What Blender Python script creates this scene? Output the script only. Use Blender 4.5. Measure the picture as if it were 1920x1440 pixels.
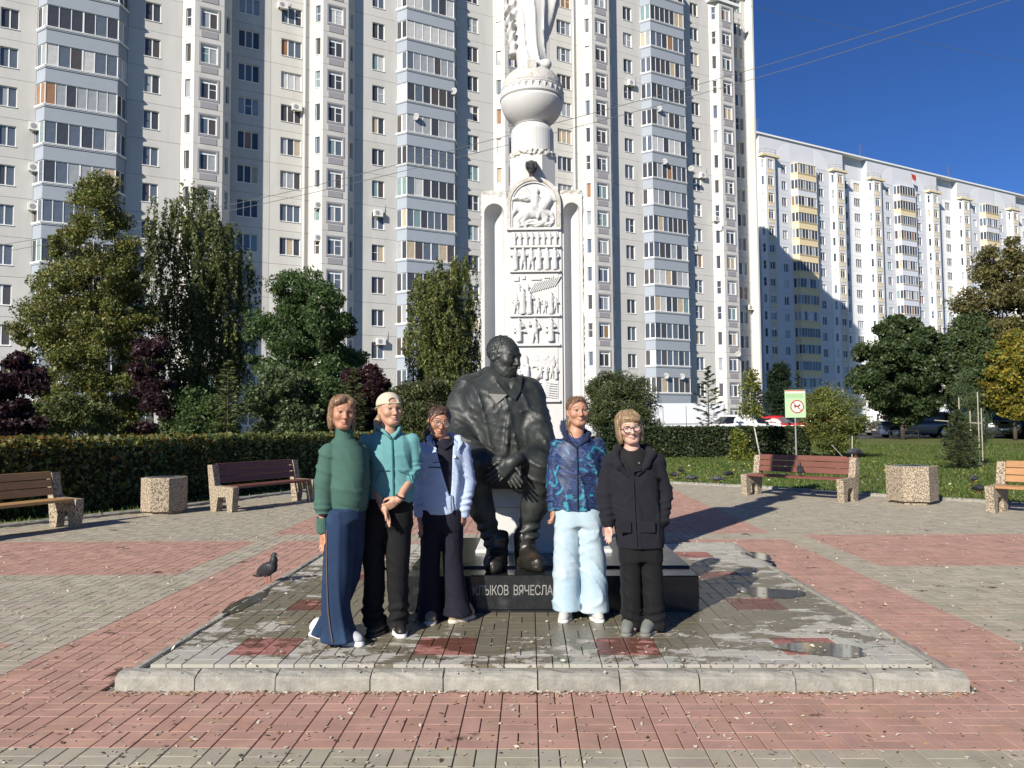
import bpy, math, random
import numpy as np
from mathutils import Vector, Matrix
for o in list(bpy.data.objects): bpy.data.objects.remove(o)
SC = bpy.context.scene
COL = SC.collection
RND = random.Random(7)
NR = np.random.default_rng(11)
R = math.radians
# ------------------------------------------------------------------ camera
FPX = 1443.0; PITCH = R(3.1); ROLL = R(0.40); EYE = 1.56
cd = bpy.data.cameras.new('camera'); cam = bpy.data.objects.new('camera', cd); COL.objects.link(cam)
cd.sensor_width = 36.0; cd.lens = 36.0 * FPX / 1920.0; cd.clip_start = 0.1; cd.clip_end = 3000
cam.matrix_world = Matrix.Translation((0, 0, EYE)) @ Matrix.Rotation(R(90) + PITCH, 4, 'X') @ Matrix.Rotation(-ROLL, 4, 'Z')
SC.camera = cam
# ------------------------------------------------------------------ light
SUN_AZ = R(34.0)   # light travels towards +y, turned this much to +x
SUN_EL = R(29.0)
w = bpy.data.worlds.new('World'); SC.world = w; w.use_nodes = True
nt = w.node_tree; nt.nodes.clear()
sky = nt.nodes.new('ShaderNodeTexSky'); sky.sky_type = 'NISHITA'; sky.sun_disc = False
sky.sun_elevation = SUN_EL; sky.sun_rotation = math.pi + SUN_AZ
sky.air_density = 0.8; sky.dust_density = 0.9; sky.ozone_density = 6.0; sky.altitude = 2500
bg = nt.nodes.new('ShaderNodeBackground'); bg.inputs['Strength'].default_value = 0.10
wo = nt.nodes.new('ShaderNodeOutputWorld')
hsv = nt.nodes.new('ShaderNodeHueSaturation'); hsv.inputs['Saturation'].default_value = 1.12; hsv.inputs['Value'].default_value = 0.82; hsv.inputs['Hue'].default_value = 0.508
nt.links.new(sky.outputs[0], hsv.inputs['Color']); nt.links.new(hsv.outputs[0], bg.inputs[0]); nt.links.new(bg.outputs[0], wo.inputs[0])
sd = bpy.data.lights.new('sun', 'SUN'); sd.energy = 5.0; sd.angle = R(0.5); sd.color = (1.0, 0.93, 0.82)
sun = bpy.data.objects.new('sun', sd); COL.objects.link(sun)
SUNDIR = Vector((math.sin(SUN_AZ) * math.cos(SUN_EL), math.cos(SUN_AZ) * math.cos(SUN_EL), -math.sin(SUN_EL)))
sun.rotation_euler = SUNDIR.to_track_quat('-Z', 'Y').to_euler(); sun.location = (-20, -30, 40)
SC.view_settings.view_transform = 'Standard'; SC.view_settings.look = 'None'
SC.view_settings.gamma = 1.0; SC.view_settings.use_curve_mapping = False
SC.view_settings.exposure = 0.58
SC.cycles.max_bounces = 6; SC.cycles.diffuse_bounces = 3; SC.cycles.glossy_bounces = 3
SC.cycles.transmission_bounces = 3; SC.cycles.transparent_max_bounces = 6
SC.cycles.use_denoising = True

# ------------------------------------------------------------------ measuring helpers (true ground and depth positions)
def ray(u, v):
    du, dv = u - 960.0, v - 720.0
    u2, v2 = du - dv * ROLL, dv + du * ROLL
    x = u2 / FPX; y = -v2 / FPX
    return x, math.cos(PITCH) - math.sin(PITCH) * y, math.sin(PITCH) + math.cos(PITCH) * y
def G(u, v, z=0.0):
    r = ray(u, v); t = (z - EYE) / r[2]
    return Vector((t * r[0], t * r[1], z))
def A(u, v, d):
    r = ray(u, v); t = d / r[1]
    return Vector((t * r[0], d, EYE + t * r[2]))

# ------------------------------------------------------------------ object helpers
def tag(o, label=None, cat=None, group=None, kind=None):
    if label: o['label'] = label
    if cat: o['category'] = cat
    if group: o['group'] = group
    if kind: o['kind'] = kind
    return o
def empty(name, loc=(0, 0, 0), rz=0.0, label=None, cat=None, group=None):
    o = bpy.data.objects.new(name, None); COL.objects.link(o)
    o.location = loc; o.rotation_euler = (0, 0, rz); o.empty_display_size = 0.2
    return tag(o, label, cat, group)
def link(name, me, parent=None, loc=None, rot=None, scale=None):
    o = bpy.data.objects.new(name, me); COL.objects.link(o)
    if parent is not None: o.parent = parent
    if loc is not None: o.location = loc
    if rot is not None: o.rotation_euler = rot
    if scale is not None: o.scale = scale
    return o
def mesh(name, verts, faces, mats, midx=None, smooth=False, col=None):
    """verts (n,3); faces: (m,k) array or list of lists."""
    me = bpy.data.meshes.new(name)
    V = np.asarray(verts, np.float32).reshape(-1, 3)
    if isinstance(faces, np.ndarray):
        m, k = faces.shape
        me.vertices.add(len(V)); me.vertices.foreach_set('co', V.ravel())
        me.loops.add(m * k); me.loops.foreach_set('vertex_index', faces.astype(np.int32).ravel())
        me.polygons.add(m); me.polygons.foreach_set('loop_start', np.arange(0, m * k, k, dtype=np.int32))
        me.update(calc_edges=True)
    else:
        me.from_pydata(V.tolist(), [], faces)
    for mt in (mats if isinstance(mats, (list, tuple)) else [mats]): me.materials.append(mt)
    if midx is not None: me.polygons.foreach_set('material_index', np.asarray(midx, np.int32))
    me.polygons.foreach_set('use_smooth', np.full(len(me.polygons), bool(smooth)))
    if col is not None:
        a = me.color_attributes.new('Col', 'FLOAT_COLOR', 'POINT')
        c = np.ones((len(V), 4), np.float32); c[:, :3] = np.asarray(col, np.float32)
        a.data.foreach_set('color', c.ravel())
    me.validate(verbose=False) if False else None
    return me

class Geo:
    """Collects shapes; one Geo becomes one mesh."""
    def __init__(s): s.v = []; s.f = []; s.m = []
    def raw(s, v, f, m=0):
        b = len(s.v); s.v.extend([tuple(p) for p in v]); s.f.extend([[b + i for i in q] for q in f]); s.m.extend([m] * len(f)); return s
    def box(s, x0, x1, y0, y1, z0, z1, m=0, T=None):
        v = [(x0, y0, z0), (x1, y0, z0), (x1, y1, z0), (x0, y1, z0), (x0, y0, z1), (x1, y0, z1), (x1, y1, z1), (x0, y1, z1)]
        if T is not None: v = [T @ Vector(p) for p in v]
        return s.raw(v, [[3, 2, 1, 0], [4, 5, 6, 7], [0, 1, 5, 4], [1, 2, 6, 5], [2, 3, 7, 6], [3, 0, 4, 7]], m)
    def bev(s, x0, x1, y0, y1, z0, z1, b=0.01, m=0, T=None):
        """box with chamfered edges (top and vertical)."""
        P = [(x0 + b, y0), (x1 - b, y0), (x1, y0 + b), (x1, y1 - b), (x1 - b, y1), (x0 + b, y1), (x0, y1 - b), (x0, y0 + b)]
        cx, cy = (x0 + x1) / 2, (y0 + y1) / 2
        def ins(p): return (p[0] + (b if p[0] < cx else -b), p[1] + (b if p[1] < cy else -b))
        v = [(p[0], p[1], z0) for p in P] + [(p[0], p[1], z1 - b) for p in P] + [(*ins(p), z1) for p in P]
        if T is not None: v = [T @ Vector(p) for p in v]
        f = [list(range(7, -1, -1)), list(range(16, 24))]
        for i in range(8):
            j = (i + 1) % 8
            f += [[i, j, 8 + j, 8 + i], [8 + i, 8 + j, 16 + j, 16 + i]]
        return s.raw(v, f, m)
    def prism(s, poly, z0, z1, m=0, T=None, cap=True):
        n = len(poly)
        v = [(p[0], p[1], z0) for p in poly] + [(p[0], p[1], z1) for p in poly]
        if T is not None: v = [T @ Vector(p) for p in v]
        f = [[i, (i + 1) % n, n + (i + 1) % n, n + i] for i in range(n)]
        if cap: f += [list(range(n - 1, -1, -1)), list(range(n, 2 * n))]
        return s.raw(v, f, m)
    def tube(s, pts, rad, n=8, m=0, cap=True):
        pts = [Vector(p) for p in pts]; k = len(pts)
        if not isinstance(rad, (list, tuple)): rad = [rad] * k
        v = []; f = []; prev = None
        for i, p in enumerate(pts):
            t = (pts[min(i + 1, k - 1)] - pts[max(i - 1, 0)]).normalized()
            if prev is None:
                a = t.cross(Vector((0, 0, 1)));
                if a.length < 1e-3: a = t.cross(Vector((0, 1, 0)))
            else: a = prev - t * prev.dot(t)
            a.normalize(); prev = a; b = t.cross(a)
            for j in range(n):
                th = 2 * math.pi * j / n
                v.append(p + (a * math.cos(th) + b * math.sin(th)) * rad[i])
        for i in range(k - 1):
            for j in range(n):
                j2 = (j + 1) % n
                f.append([i * n + j2, i * n + j, (i + 1) * n + j, (i + 1) * n + j2])
        if cap: f += [list(range(n)), list(range(k * n - 1, (k - 1) * n - 1, -1))]
        return s.raw(v, f, m)
    def lathe(s, prof, n=32, m=0, c=(0, 0, 0), a0=0.0, a1=2 * math.pi, axis='z', sq=1.0, cap=None):
        full = abs(a1 - a0 - 2 * math.pi) < 1e-6; k = n if full else n + 1
        v = []; f = []
        for r, z in prof:
            for j in range(k):
                th = a0 + (a1 - a0) * j / n
                p = (r * math.cos(th), r * math.sin(th) * sq, z)
                if axis == 'y': p = (p[0], p[2], p[1])
                if axis == 'x': p = (p[2], p[0], p[1])
                v.append((c[0] + p[0], c[1] + p[1], c[2] + p[2]))
        for i in range(len(prof) - 1):
            for j in range(n):
                j2 = (j + 1) % k if full else j + 1
                f.append([i * k + j, i * k + j2, (i + 1) * k + j2, (i + 1) * k + j])
        cap = (axis == 'z') if cap is None else cap
        if cap and prof[-1][0] > 1e-6 and full: f.append([(len(prof) - 1) * k + j for j in range(k)])
        if cap and prof[0][0] > 1e-6 and full: f.append([j for j in range(k - 1, -1, -1)])
        return s.raw(v, f, m)
    def merge(s, g, T=None):
        return s.rawm([T @ Vector(p) for p in g.v] if T is not None else g.v, g.f, g.m)
    def rawm(s, v, f, m):
        b = len(s.v); s.v.extend([tuple(p) for p in v]); s.f.extend([[b + i for i in q] for q in f]); s.m.extend(m); return s
    def me(s, name, mats, smooth=False): return mesh(name, s.v, s.f, mats, s.m, smooth)
    def obj(s, name, mats, parent=None, smooth=False, loc=None, rot=None): return link(name, s.me(name, mats, smooth), parent, loc, rot)

# ------------------------------------------------------------------ materials
MATS = {}
def mat(name, col=(0.5, 0.5, 0.5), rough=0.6, spec=0.4, metallic=0.0, var=0.0, vscale=4.0, bump=0.0, bscale=30.0, bdist=0.01,
        attr=False, orand=0.0, col2=None, mixscale=3.0, mixlo=0.45, mixhi=0.6, coat=0.0, detail=5.0, stretch=None, sheen=0.0, world=False):
    m = bpy.data.materials.new(name); m.use_nodes = True; t = m.node_tree; N = t.nodes; L = t.links
    b = N['Principled BSDF']; b.inputs['Roughness'].default_value = rough; b.inputs['Metallic'].default_value = metallic
    b.inputs['Specular IOR Level'].default_value = spec
    if coat: b.inputs['Coat Weight'].default_value = coat; b.inputs['Coat Roughness'].default_value = 0.06
    if sheen: b.inputs['Sheen Weight'].default_value = sheen
    tc = N.new('ShaderNodeTexCoord'); src = tc.outputs['Object']
    if world:
        ge = N.new('ShaderNodeNewGeometry'); src = ge.outputs['Position']
    if stretch:
        mp = N.new('ShaderNodeMapping'); mp.inputs['Scale'].default_value = stretch; L.new(src, mp.inputs[0]); src = mp.outputs[0]
    if attr:
        at = N.new('ShaderNodeAttribute'); at.attribute_name = 'Col'; cur = at.outputs['Color']
    else:
        rgb = N.new('ShaderNodeRGB'); rgb.outputs[0].default_value = (*col, 1); cur = rgb.outputs[0]
    if col2 is not None:
        n2 = N.new('ShaderNodeTexNoise'); n2.inputs['Scale'].default_value = mixscale; n2.inputs['Detail'].default_value = 7; n2.inputs['Roughness'].default_value = 0.62
        L.new(src, n2.inputs['Vector'])
        mr = N.new('ShaderNodeMapRange'); mr.inputs[1].default_value = mixlo; mr.inputs[2].default_value = mixhi; L.new(n2.outputs[0], mr.inputs[0])
        mx = N.new('ShaderNodeMix'); mx.data_type = 'RGBA'; L.new(mr.outputs[0], mx.inputs[0]); L.new(cur, mx.inputs[6]); mx.inputs[7].default_value = (*col2, 1); cur = mx.outputs[2]
    if var or orand:
        hs = N.new('ShaderNodeHueSaturation'); L.new(cur, hs.inputs['Color'])
        val = None
        if var:
            n1 = N.new('ShaderNodeTexNoise'); n1.inputs['Scale'].default_value = vscale; n1.inputs['Detail'].default_value = detail; n1.inputs['Roughness'].default_value = 0.65
            L.new(src, n1.inputs['Vector'])
            mr = N.new('ShaderNodeMapRange'); mr.inputs[1].default_value = 0.25; mr.inputs[2].default_value = 0.75
            mr.inputs[3].default_value = 1 - var; mr.inputs[4].default_value = 1 + var; L.new(n1.outputs[0], mr.inputs[0]); val = mr.outputs[0]
        if orand:
            oi = N.new('ShaderNodeObjectInfo'); mr = N.new('ShaderNodeMapRange'); mr.inputs[3].default_value = 1 - orand; mr.inputs[4].default_value = 1 + orand
            L.new(oi.outputs['Random'], mr.inputs[0])
            if val is None: val = mr.outputs[0]
            else:
                mu = N.new('ShaderNodeMath'); mu.operation = 'MULTIPLY'; L.new(val, mu.inputs[0]); L.new(mr.outputs[0], mu.inputs[1]); val = mu.outputs[0]
        L.new(val, hs.inputs['Value']); cur = hs.outputs[0]
    L.new(cur, b.inputs['Base Color'])
    if bump:
        nb = N.new('ShaderNodeTexNoise'); nb.inputs['Scale'].default_value = bscale; nb.inputs['Detail'].default_value = 6; L.new(src, nb.inputs['Vector'])
        bp = N.new('ShaderNodeBump'); bp.inputs['Strength'].default_value = bump; bp.inputs['Distance'].default_value = bdist
        L.new(nb.outputs[0], bp.inputs['Height']); L.new(bp.outputs[0], b.inputs['Normal'])
    MATS[name] = m
    return m
def leafmat(name, var=0.25, trans=0.35):
    m = bpy.data.materials.new(name); m.use_nodes = True; t = m.node_tree; N = t.nodes; L = t.links
    b = N['Principled BSDF']; b.inputs['Roughness'].default_value = 0.5; b.inputs['Specular IOR Level'].default_value = 0.35
    at = N.new('ShaderNodeAttribute'); at.attribute_name = 'Col'
    L.new(at.outputs['Color'], b.inputs['Base Color'])
    tr = N.new('ShaderNodeBsdfTranslucent'); hs = N.new('ShaderNodeHueSaturation'); hs.inputs['Saturation'].default_value = 1.1; hs.inputs['Value'].default_value = 1.3
    L.new(at.outputs['Color'], hs.inputs['Color']); L.new(hs.outputs[0], tr.inputs['Color'])
    mx = N.new('ShaderNodeMixShader'); mx.inputs[0].default_value = trans
    L.new(b.outputs[0], mx.inputs[1]); L.new(tr.outputs[0], mx.inputs[2]); L.new(mx.outputs[0], N['Material Output'].inputs[0])
    MATS[name] = m
    return m
# ================================================================== GROUND
YAW = R(1.3)                                   # the platform's depth axis leans this much to +x
PC = Vector((0.135, 4.61, 0))                   # middle of the platform's front edge
cY, sY = math.cos(YAW), math.sin(YAW)
def PW(x, y, z=0.0):                           # platform frame -> world
    return Vector((PC.x + x * cY + y * sY, PC.y - x * sY + y * cY, z))
PLAT_W, PLAT_D, PLAT_H = 5.03, 5.15, 0.095
OUTLINE = [(-30, -16), (-30, 2), (-12.5, 6.5), (-8.9, 11.2), (-7.9, 12.6), (-6.75, 14.6), (-5.2, 18.3), (-3.6, 21.0), (-1.0, 22.3), (1.6, 22.0), (4.2, 20.4),
           (5.8, 19.0), (7.4, 16.9), (9.2, 15.0), (10.8, 12.6), (13.5, 8.0), (26, 2), (26, -16)]
def inside(x, y, poly):
    r = False; n = len(poly); j = n - 1
    for i in range(n):
        xi, yi = poly[i]; xj, yj = poly[j]
        if (yi > y) != (yj > y) and x < (xj - xi) * (y - yi) / (yj - yi) + xi: r = not r
        j = i
    return r
m_grout = mat('paving_joint_sand', (0.18, 0.158, 0.125), 0.95, var=0.3, vscale=3)
m_paver = mat('concrete_paver', attr=True, rough=0.85, spec=0.25, col2=(0.085, 0.055, 0.042), mixscale=1.7, mixlo=0.645, mixhi=0.685, var=0.2, vscale=4, bump=0.35, bscale=120, bdist=0.003, world=True)
m_asphalt = mat('asphalt', (0.06, 0.06, 0.062), 0.9, var=0.2, vscale=2, bump=0.3, bscale=60)
m_soil = mat('lawn_soil', (0.085, 0.115, 0.032), 0.95, spec=0.1, col2=(0.13, 0.12, 0.055), mixscale=0.9, mixlo=0.42, mixhi=0.75, var=0.35, vscale=6, world=True)
m_kerb = mat('kerb_concrete', (0.30, 0.288, 0.25), 0.9, spec=0.2, col2=(0.22, 0.21, 0.185), mixscale=5, mixlo=0.4, mixhi=0.7, var=0.25, vscale=14, bump=0.7, bscale=60, bdist=0.006, orand=0.1, world=True)
def rise(x, y):
    t = min(max((y - 37.0) / 9.0, 0), 1); return 0.58 * t * t * (3 - 2 * t)
def make_lawn():
    def dens(poly, step):
        out = []
        for i in range(len(poly)):
            a = Vector(poly[i]); b = Vector(poly[(i + 1) % len(poly)]); n = max(1, int((b - a).length / step))
            for k in range(n): out.append(a.lerp(b, k / n))
        return out
    P = dens(OUTLINE, 0.7); n = len(P); c = Vector((0, 5)); offs = [0.06, 0.3, 1, 2, 4, 6, 8, 10, 12, 14, 16, 18, 20, 22, 24, 26, 28, 31, 35, 42, 60, 100, 200, 500, 1500]
    v = []; f = []
    for k, of in enumerate(offs):
        for p in P:
            q = p + (p - c).normalized() * of
            z = 0.035 + rise(q.x, q.y) + (0.02 * math.sin(q.x * 1.3) * math.sin(q.y * 0.9) if 0.5 < of < 40 else 0)
            v.append((q.x, q.y, z))
    for k in range(len(offs) - 1):
        for i in range(n):
            j = (i + 1) % n; f.append([k * n + j, k * n + i, (k + 1) * n + i, (k + 1) * n + j])
    o = link('lawn', mesh('lawn', v, f, m_soil, smooth=True)); tag(o, kind='structure'); return o
lawn = make_lawn()
plaza = link('plaza', mesh('plaza', [(x, y, -0.018) for x, y in OUTLINE], [list(range(len(OUTLINE) - 1, -1, -1))], m_grout)); tag(plaza, kind='structure')
# parking strip and road in front of the buildings
rd = Geo()
rd.raw([(-60, 47, 0.624), (140, 47, 0.624), (190, 110, 0.624), (100, 120, 0.624), (30, 66, 0.624), (-60, 49, 0.624)], [[0, 1, 2, 3, 4, 5]])
o = rd.obj('parking_road', m_asphalt); tag(o, kind='structure')

RED = np.array([0.375, 0.228, 0.180]); GREY = np.array([0.335, 0.302, 0.235]); PALE = np.array([0.37, 0.36, 0.315]); WETRED = np.array([0.29, 0.125, 0.105])
def plaza_col(x, y):
    """x,y in the platform frame; which concrete colour is laid here."""
    if -3.34 <= x <= 3.34 and -0.8 <= y <= 6.0: return RED
    if -3.8 <= x <= 3.85 and y <= 6.5: return GREY
    if y > 6.5 and -3.75 < x < 3.4: return RED if y < 15.5 else GREY
    yy = y + 4.61 - (0.4 if x > 0 else 0)
    if x < -3.8 or x > 3.85:
        if 8.25 <= yy <= 10.6 or 3.2 <= yy <= 5.65: return RED
    return GREY
def paver_geo(cx, cy, hx, hy, ztop, rng, T):
    b = 0.0022; j = 0.0032; jy = 0.0012
    x0, x1, y0, y1 = cx - hx + j, cx + hx - j, cy - hy + jy, cy + hy - jy
    dz = rng.normal(0, 0.0006, 1)[0]; tx, ty = rng.normal(0, 0.0010, 2)
    o = [(x0, y0), (x1, y0), (x1, y1), (x0, y1)]; i = [(x0 + b, y0 + b), (x1 - b, y0 + b), (x1 - b, y1 - b), (x0 + b, y1 - b)]
    def z(p, d): return ztop + dz + (p[0] - cx) * tx + (p[1] - cy) * ty - d
    pts = [(p[0], p[1], ztop - 0.02) for p in o] + [(p[0], p[1], z(p, 0.0018)) for p in o] + [(p[0], p[1], z(p, 0)) for p in i]
    return [T(*p) for p in pts]
PF = [[8, 9, 10, 11]] + [[4 + k, 4 + (k + 1) % 4, 8 + (k + 1) % 4, 8 + k] for k in range(4)] + [[k, (k + 1) % 4, 4 + (k + 1) % 4, 4 + k] for k in range(4)]
def lay_pavers(parent, test, colf, rng, ztop, xr, yr, sq, material, limit):
    items = []
    nx0, nx1 = int(math.floor(xr[0] / sq)), int(math.ceil(xr[1] / sq)); ny0, ny1 = int(math.floor(yr[0] / sq)), int(math.ceil(yr[1] / sq))
    for a in range(nx0, nx1):
        for b in range(ny0, ny1):
            x, y = (a + .5) * sq, (b + .5) * sq
            wv = PW(x, y)
            if not test(x, y, wv): continue
            base = colf(x, y)
            for h in (-1, 1):
                if (a + b) % 2: it = (x + h * sq / 4, y, sq / 4, sq / 2)
                else: it = (x, y + h * sq / 4, sq / 2, sq / 4)
                c = base * (1 + rng.normal(0, 0.04)) * (1 + rng.normal(0, 0.015, 3))
                items.append((wv.y + abs(wv.x) * 0.3, it, np.clip(c, 0.02, 0.9)))
    items.sort(key=lambda t: t[0])
    T = lambda x, y, z: PW(x, y, z)
    V = []; F = []; C = []
    for n, (d, it, c) in enumerate(items):
        pts = paver_geo(*it, ztop, rng, T)
        if n < limit and d > 2.8:
            q = PW(it[0], it[1], ztop)
            me = mesh('paver', [p - q for p in pts], PF, material, col=np.tile(c, (12, 1)))
            link('paver', me, parent, q)
        else:
            b = len(V); V.extend(pts); F.extend([[b + i for i in q] for q in PF]); C.extend([c] * 12)
    o = link('paver_field', mesh('paver_field', V, np.array(F, np.int32), material, col=np.array(C)), parent); tag(o, kind='stuff')
def plaza_test(x, y, wv):
    if -PLAT_W / 2 < x < PLAT_W / 2 and 0 < y < PLAT_D: return False
    if abs(wv.x) > 0.75 * wv.y + 2.5: return False
    return inside(wv.x, wv.y, OUTLINE)
lay_pavers(plaza, plaza_test, plaza_col, NR, 0.0, (-12, 14), (-2.4, 18), 0.2, m_paver, 300)
# ---- raised platform under the monument
platform = Geo()
platform.raw([PW(-PLAT_W / 2 + .06, .06, PLAT_H - .02), PW(PLAT_W / 2 - .06, .06, PLAT_H - .02), PW(PLAT_W / 2 - .06, PLAT_D - .06, PLAT_H - .02), PW(-PLAT_W / 2 + .06, PLAT_D - .06, PLAT_H - .02)], [[0, 1, 2, 3]])
platform = platform.obj('platform', m_grout); tag(platform, kind='structure')
# wet and dry concrete: pale when dry, darker and glossy where water still lies
def wet_mat():
    m = bpy.data.materials.new('half_dried_paver'); m.use_nodes = True; t = m.node_tree; N = t.nodes; L = t.links
    b = N['Principled BSDF']; at = N.new('ShaderNodeAttribute'); at.attribute_name = 'Col'; ge = N.new('ShaderNodeNewGeometry')
    def noise(s, d=6, r=0.6):
        n = N.new('ShaderNodeTexNoise'); n.inputs['Scale'].default_value = s; n.inputs['Detail'].default_value = d; n.inputs['Roughness'].default_value = r; L.new(ge.outputs['Position'], n.inputs['Vector']); return n.outputs[0]
    def mth(op, a, c):
        x = N.new('ShaderNodeMath'); x.operation = op
        for i, q in enumerate((a, c)):
            if isinstance(q, (int, float)): x.inputs[i].default_value = q
            else: L.new(q, x.inputs[i])
        return x.outputs[0]
    # water was splashed round the plinth: wetter close to it (distance in plan), drier at the rim
    sub = N.new('ShaderNodeVectorMath'); sub.operation = 'SUBTRACT'; L.new(ge.outputs['Position'], sub.inputs[0]); sub.inputs[1].default_value = (0.1, 6.9, 0.095)
    mul = N.new('ShaderNodeVectorMath'); mul.operation = 'MULTIPLY'; L.new(sub.outputs[0], mul.inputs[0]); mul.inputs[1].default_value = (0.42, 0.58, 0)
    ln = N.new('ShaderNodeVectorMath'); ln.operation = 'LENGTH'; L.new(mul.outputs[0], ln.inputs[0])
    mpx = N.new('ShaderNodeMapping'); mpx.inputs['Scale'].default_value = (1, 1.7, 1); L.new(ge.outputs['Position'], mpx.inputs[0])
    nn = N.new('ShaderNodeTexNoise'); nn.inputs['Scale'].default_value = 3.6; nn.inputs['Detail'].default_value = 8; nn.inputs['Roughness'].default_value = 0.68; L.new(mpx.outputs[0], nn.inputs['Vector'])
    f = mth('ADD', mth('MULTIPLY', mth('SUBTRACT', nn.outputs[0], 0.5), 2.9), mth('MULTIPLY', mth('SUBTRACT', 1.16, ln.outputs['Value']), 1.0))
    mr = N.new('ShaderNodeMapRange'); mr.inputs[1].default_value = -0.03; mr.inputs[2].default_value = 0.07; L.new(f, mr.inputs[0])
    hs = N.new('ShaderNodeMix'); hs.data_type = 'RGBA'; hs.blend_type = 'MULTIPLY'; hs.inputs[0].default_value = 1.0; hs.inputs[7].default_value = (.42, .385, .31, 1); L.new(at.outputs['Color'], hs.inputs[6])
    mrn = N.new('ShaderNodeMapRange'); mrn.inputs[3].default_value = 0.8; mrn.inputs[4].default_value = 1.2; L.new(noise(9), mrn.inputs[0])
    hv = N.new('ShaderNodeHueSaturation'); L.new(at.outputs['Color'], hv.inputs['Color']); L.new(mrn.outputs[0], hv.inputs['Value'])
    mx = N.new('ShaderNodeMix'); mx.data_type = 'RGBA'; L.new(mr.outputs[0], mx.inputs[0]); L.new(hv.outputs[0], mx.inputs[6]); L.new(hs.outputs[2], mx.inputs[7]); L.new(mx.outputs[2], b.inputs['Base Color'])
    ro = N.new('ShaderNodeMapRange'); ro.inputs[3].default_value = 0.85; ro.inputs[4].default_value = 0.36; L.new(mr.outputs[0], ro.inputs[0]); L.new(ro.outputs[0], b.inputs['Roughness'])
    bp = N.new('ShaderNodeBump'); bp.inputs['Strength'].default_value = 0.35; bp.inputs['Distance'].default_value = 0.004; L.new(noise(80), bp.inputs['Height']); L.new(bp.outputs[0], b.inputs['Normal'])
    return m
m_wet = wet_mat()
REDSQ = [(x, y) for x in (-1.8, -0.6, 0.6, 1.8) for y in (0.7, 1.9, 3.1, 4.3)]
def plat_col(x, y):
    for a, b in REDSQ:
        if abs(x - a) < 0.2 and abs(y - b) < 0.2: return WETRED
    return PALE
KW = 0.12
lay_pavers(platform, lambda x, y, wv: abs(x) < PLAT_W / 2 - KW - 0.02 and KW < y < PLAT_D - KW and not (-1.05 < x < 1.05 and 1.6 < y < 3.6), plat_col, NR, PLAT_H, (-2.6, 2.6), (0, 5.4), 0.2, m_wet, 300)
# ---- kerb stones round the platform, each a stone of its own
def kerb_stone(parent, a, b, wdt, z0, z1, inward, chip=0.0):
    """a,b: world points on the outer edge; inward: unit vector."""
    L_ = (b - a).length; d = (b - a).normalized(); g = Geo(); nseg = 6
    prof = [(0.0, z0), (0.003, z1 - 0.032), (0.012, z1 - 0.020), (0.040, z1 - 0.005), (0.06, z1), (wdt - 0.012, z1), (wdt, z1 - 0.01), (wdt, z0)]
    v = []; k = len(prof)
    for i in range(nseg + 1):
        t = i / nseg
        e = 0.003 if i in (0, nseg) else 0
        for q, (p, z) in enumerate(prof):
            jit = NR.normal(0, 0.0022, 3) * (1 if 0 < i < nseg else 0.6)
            c = -chip * RND.random() if (i in (0, nseg) and 1 < q < 5) else 0
            w_ = a + d * (t * L_ + (e if i == 0 else -e if i == nseg else 0)) + inward * p
            v.append((w_.x + jit[0], w_.y + jit[1], z + (jit[2] if z > z0 else 0) + c))
    f = [[i * k + q, (i + 1) * k + q, (i + 1) * k + q + 1, i * k + q + 1] for i in range(nseg) for q in range(k - 1)]
    f += [list(range(k - 1, -1, -1)), [nseg * k + q for q in range(k)]]
    f = [q[::-1] for q in f]
    m0 = a.lerp(b, .5)
    return link('kerb_stone', mesh('kerb_stone', [(p[0] - m0.x, p[1] - m0.y, p[2]) for p in v], f, m_kerb), parent, (m0.x, m0.y, 0))
def kerb_run(parent, P, Q, n, wdt, z0, z1, inward, gap=0.002, chip=0.012):
    P = Vector(P); Q = Vector(Q); cuts = [0] + sorted([(i + RND.uniform(-.12, .12)) / n for i in range(1, n)]) + [1]; L_ = (Q - P).length
    for i in range(n):
        a = P.lerp(Q, cuts[i] + gap / L_ / 2); b = P.lerp(Q, cuts[i + 1] - gap / L_ / 2)
        kerb_stone(parent, a, b, wdt, z0, z1, inward, chip)
hw = PLAT_W / 2
kerb_run(platform, PW(-hw, 0), PW(hw, 0), 10, KW, -0.03, PLAT_H + 0.006, Vector((sY, cY, 0)))
kerb_run(platform, PW(hw, KW), PW(hw, PLAT_D), 9, KW * .8, -0.03, PLAT_H + 0.004, Vector((-cY, sY, 0)))
kerb_run(platform, PW(-hw, PLAT_D), PW(-hw, KW), 9, KW * .8, -0.03, PLAT_H + 0.004, Vector((cY, -sY, 0)))
kerb_run(platform, PW(hw, PLAT_D), PW(-hw, PLAT_D), 9, KW * .8, -0.03, PLAT_H + 0.004, Vector((-sY, -cY, 0)))
# kerb between plaza and lawn
for i in range(2, 15):
    a = Vector((*OUTLINE[i], 0)); b = Vector((*OUTLINE[i + 1], 0)); d = (b - a).normalized()
    kerb_run(plaza, b, a, max(2, round((b - a).length / 0.85)), 0.11, -0.05, 0.062, Vector((-d.y, d.x, 0)), chip=0.006)
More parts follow.
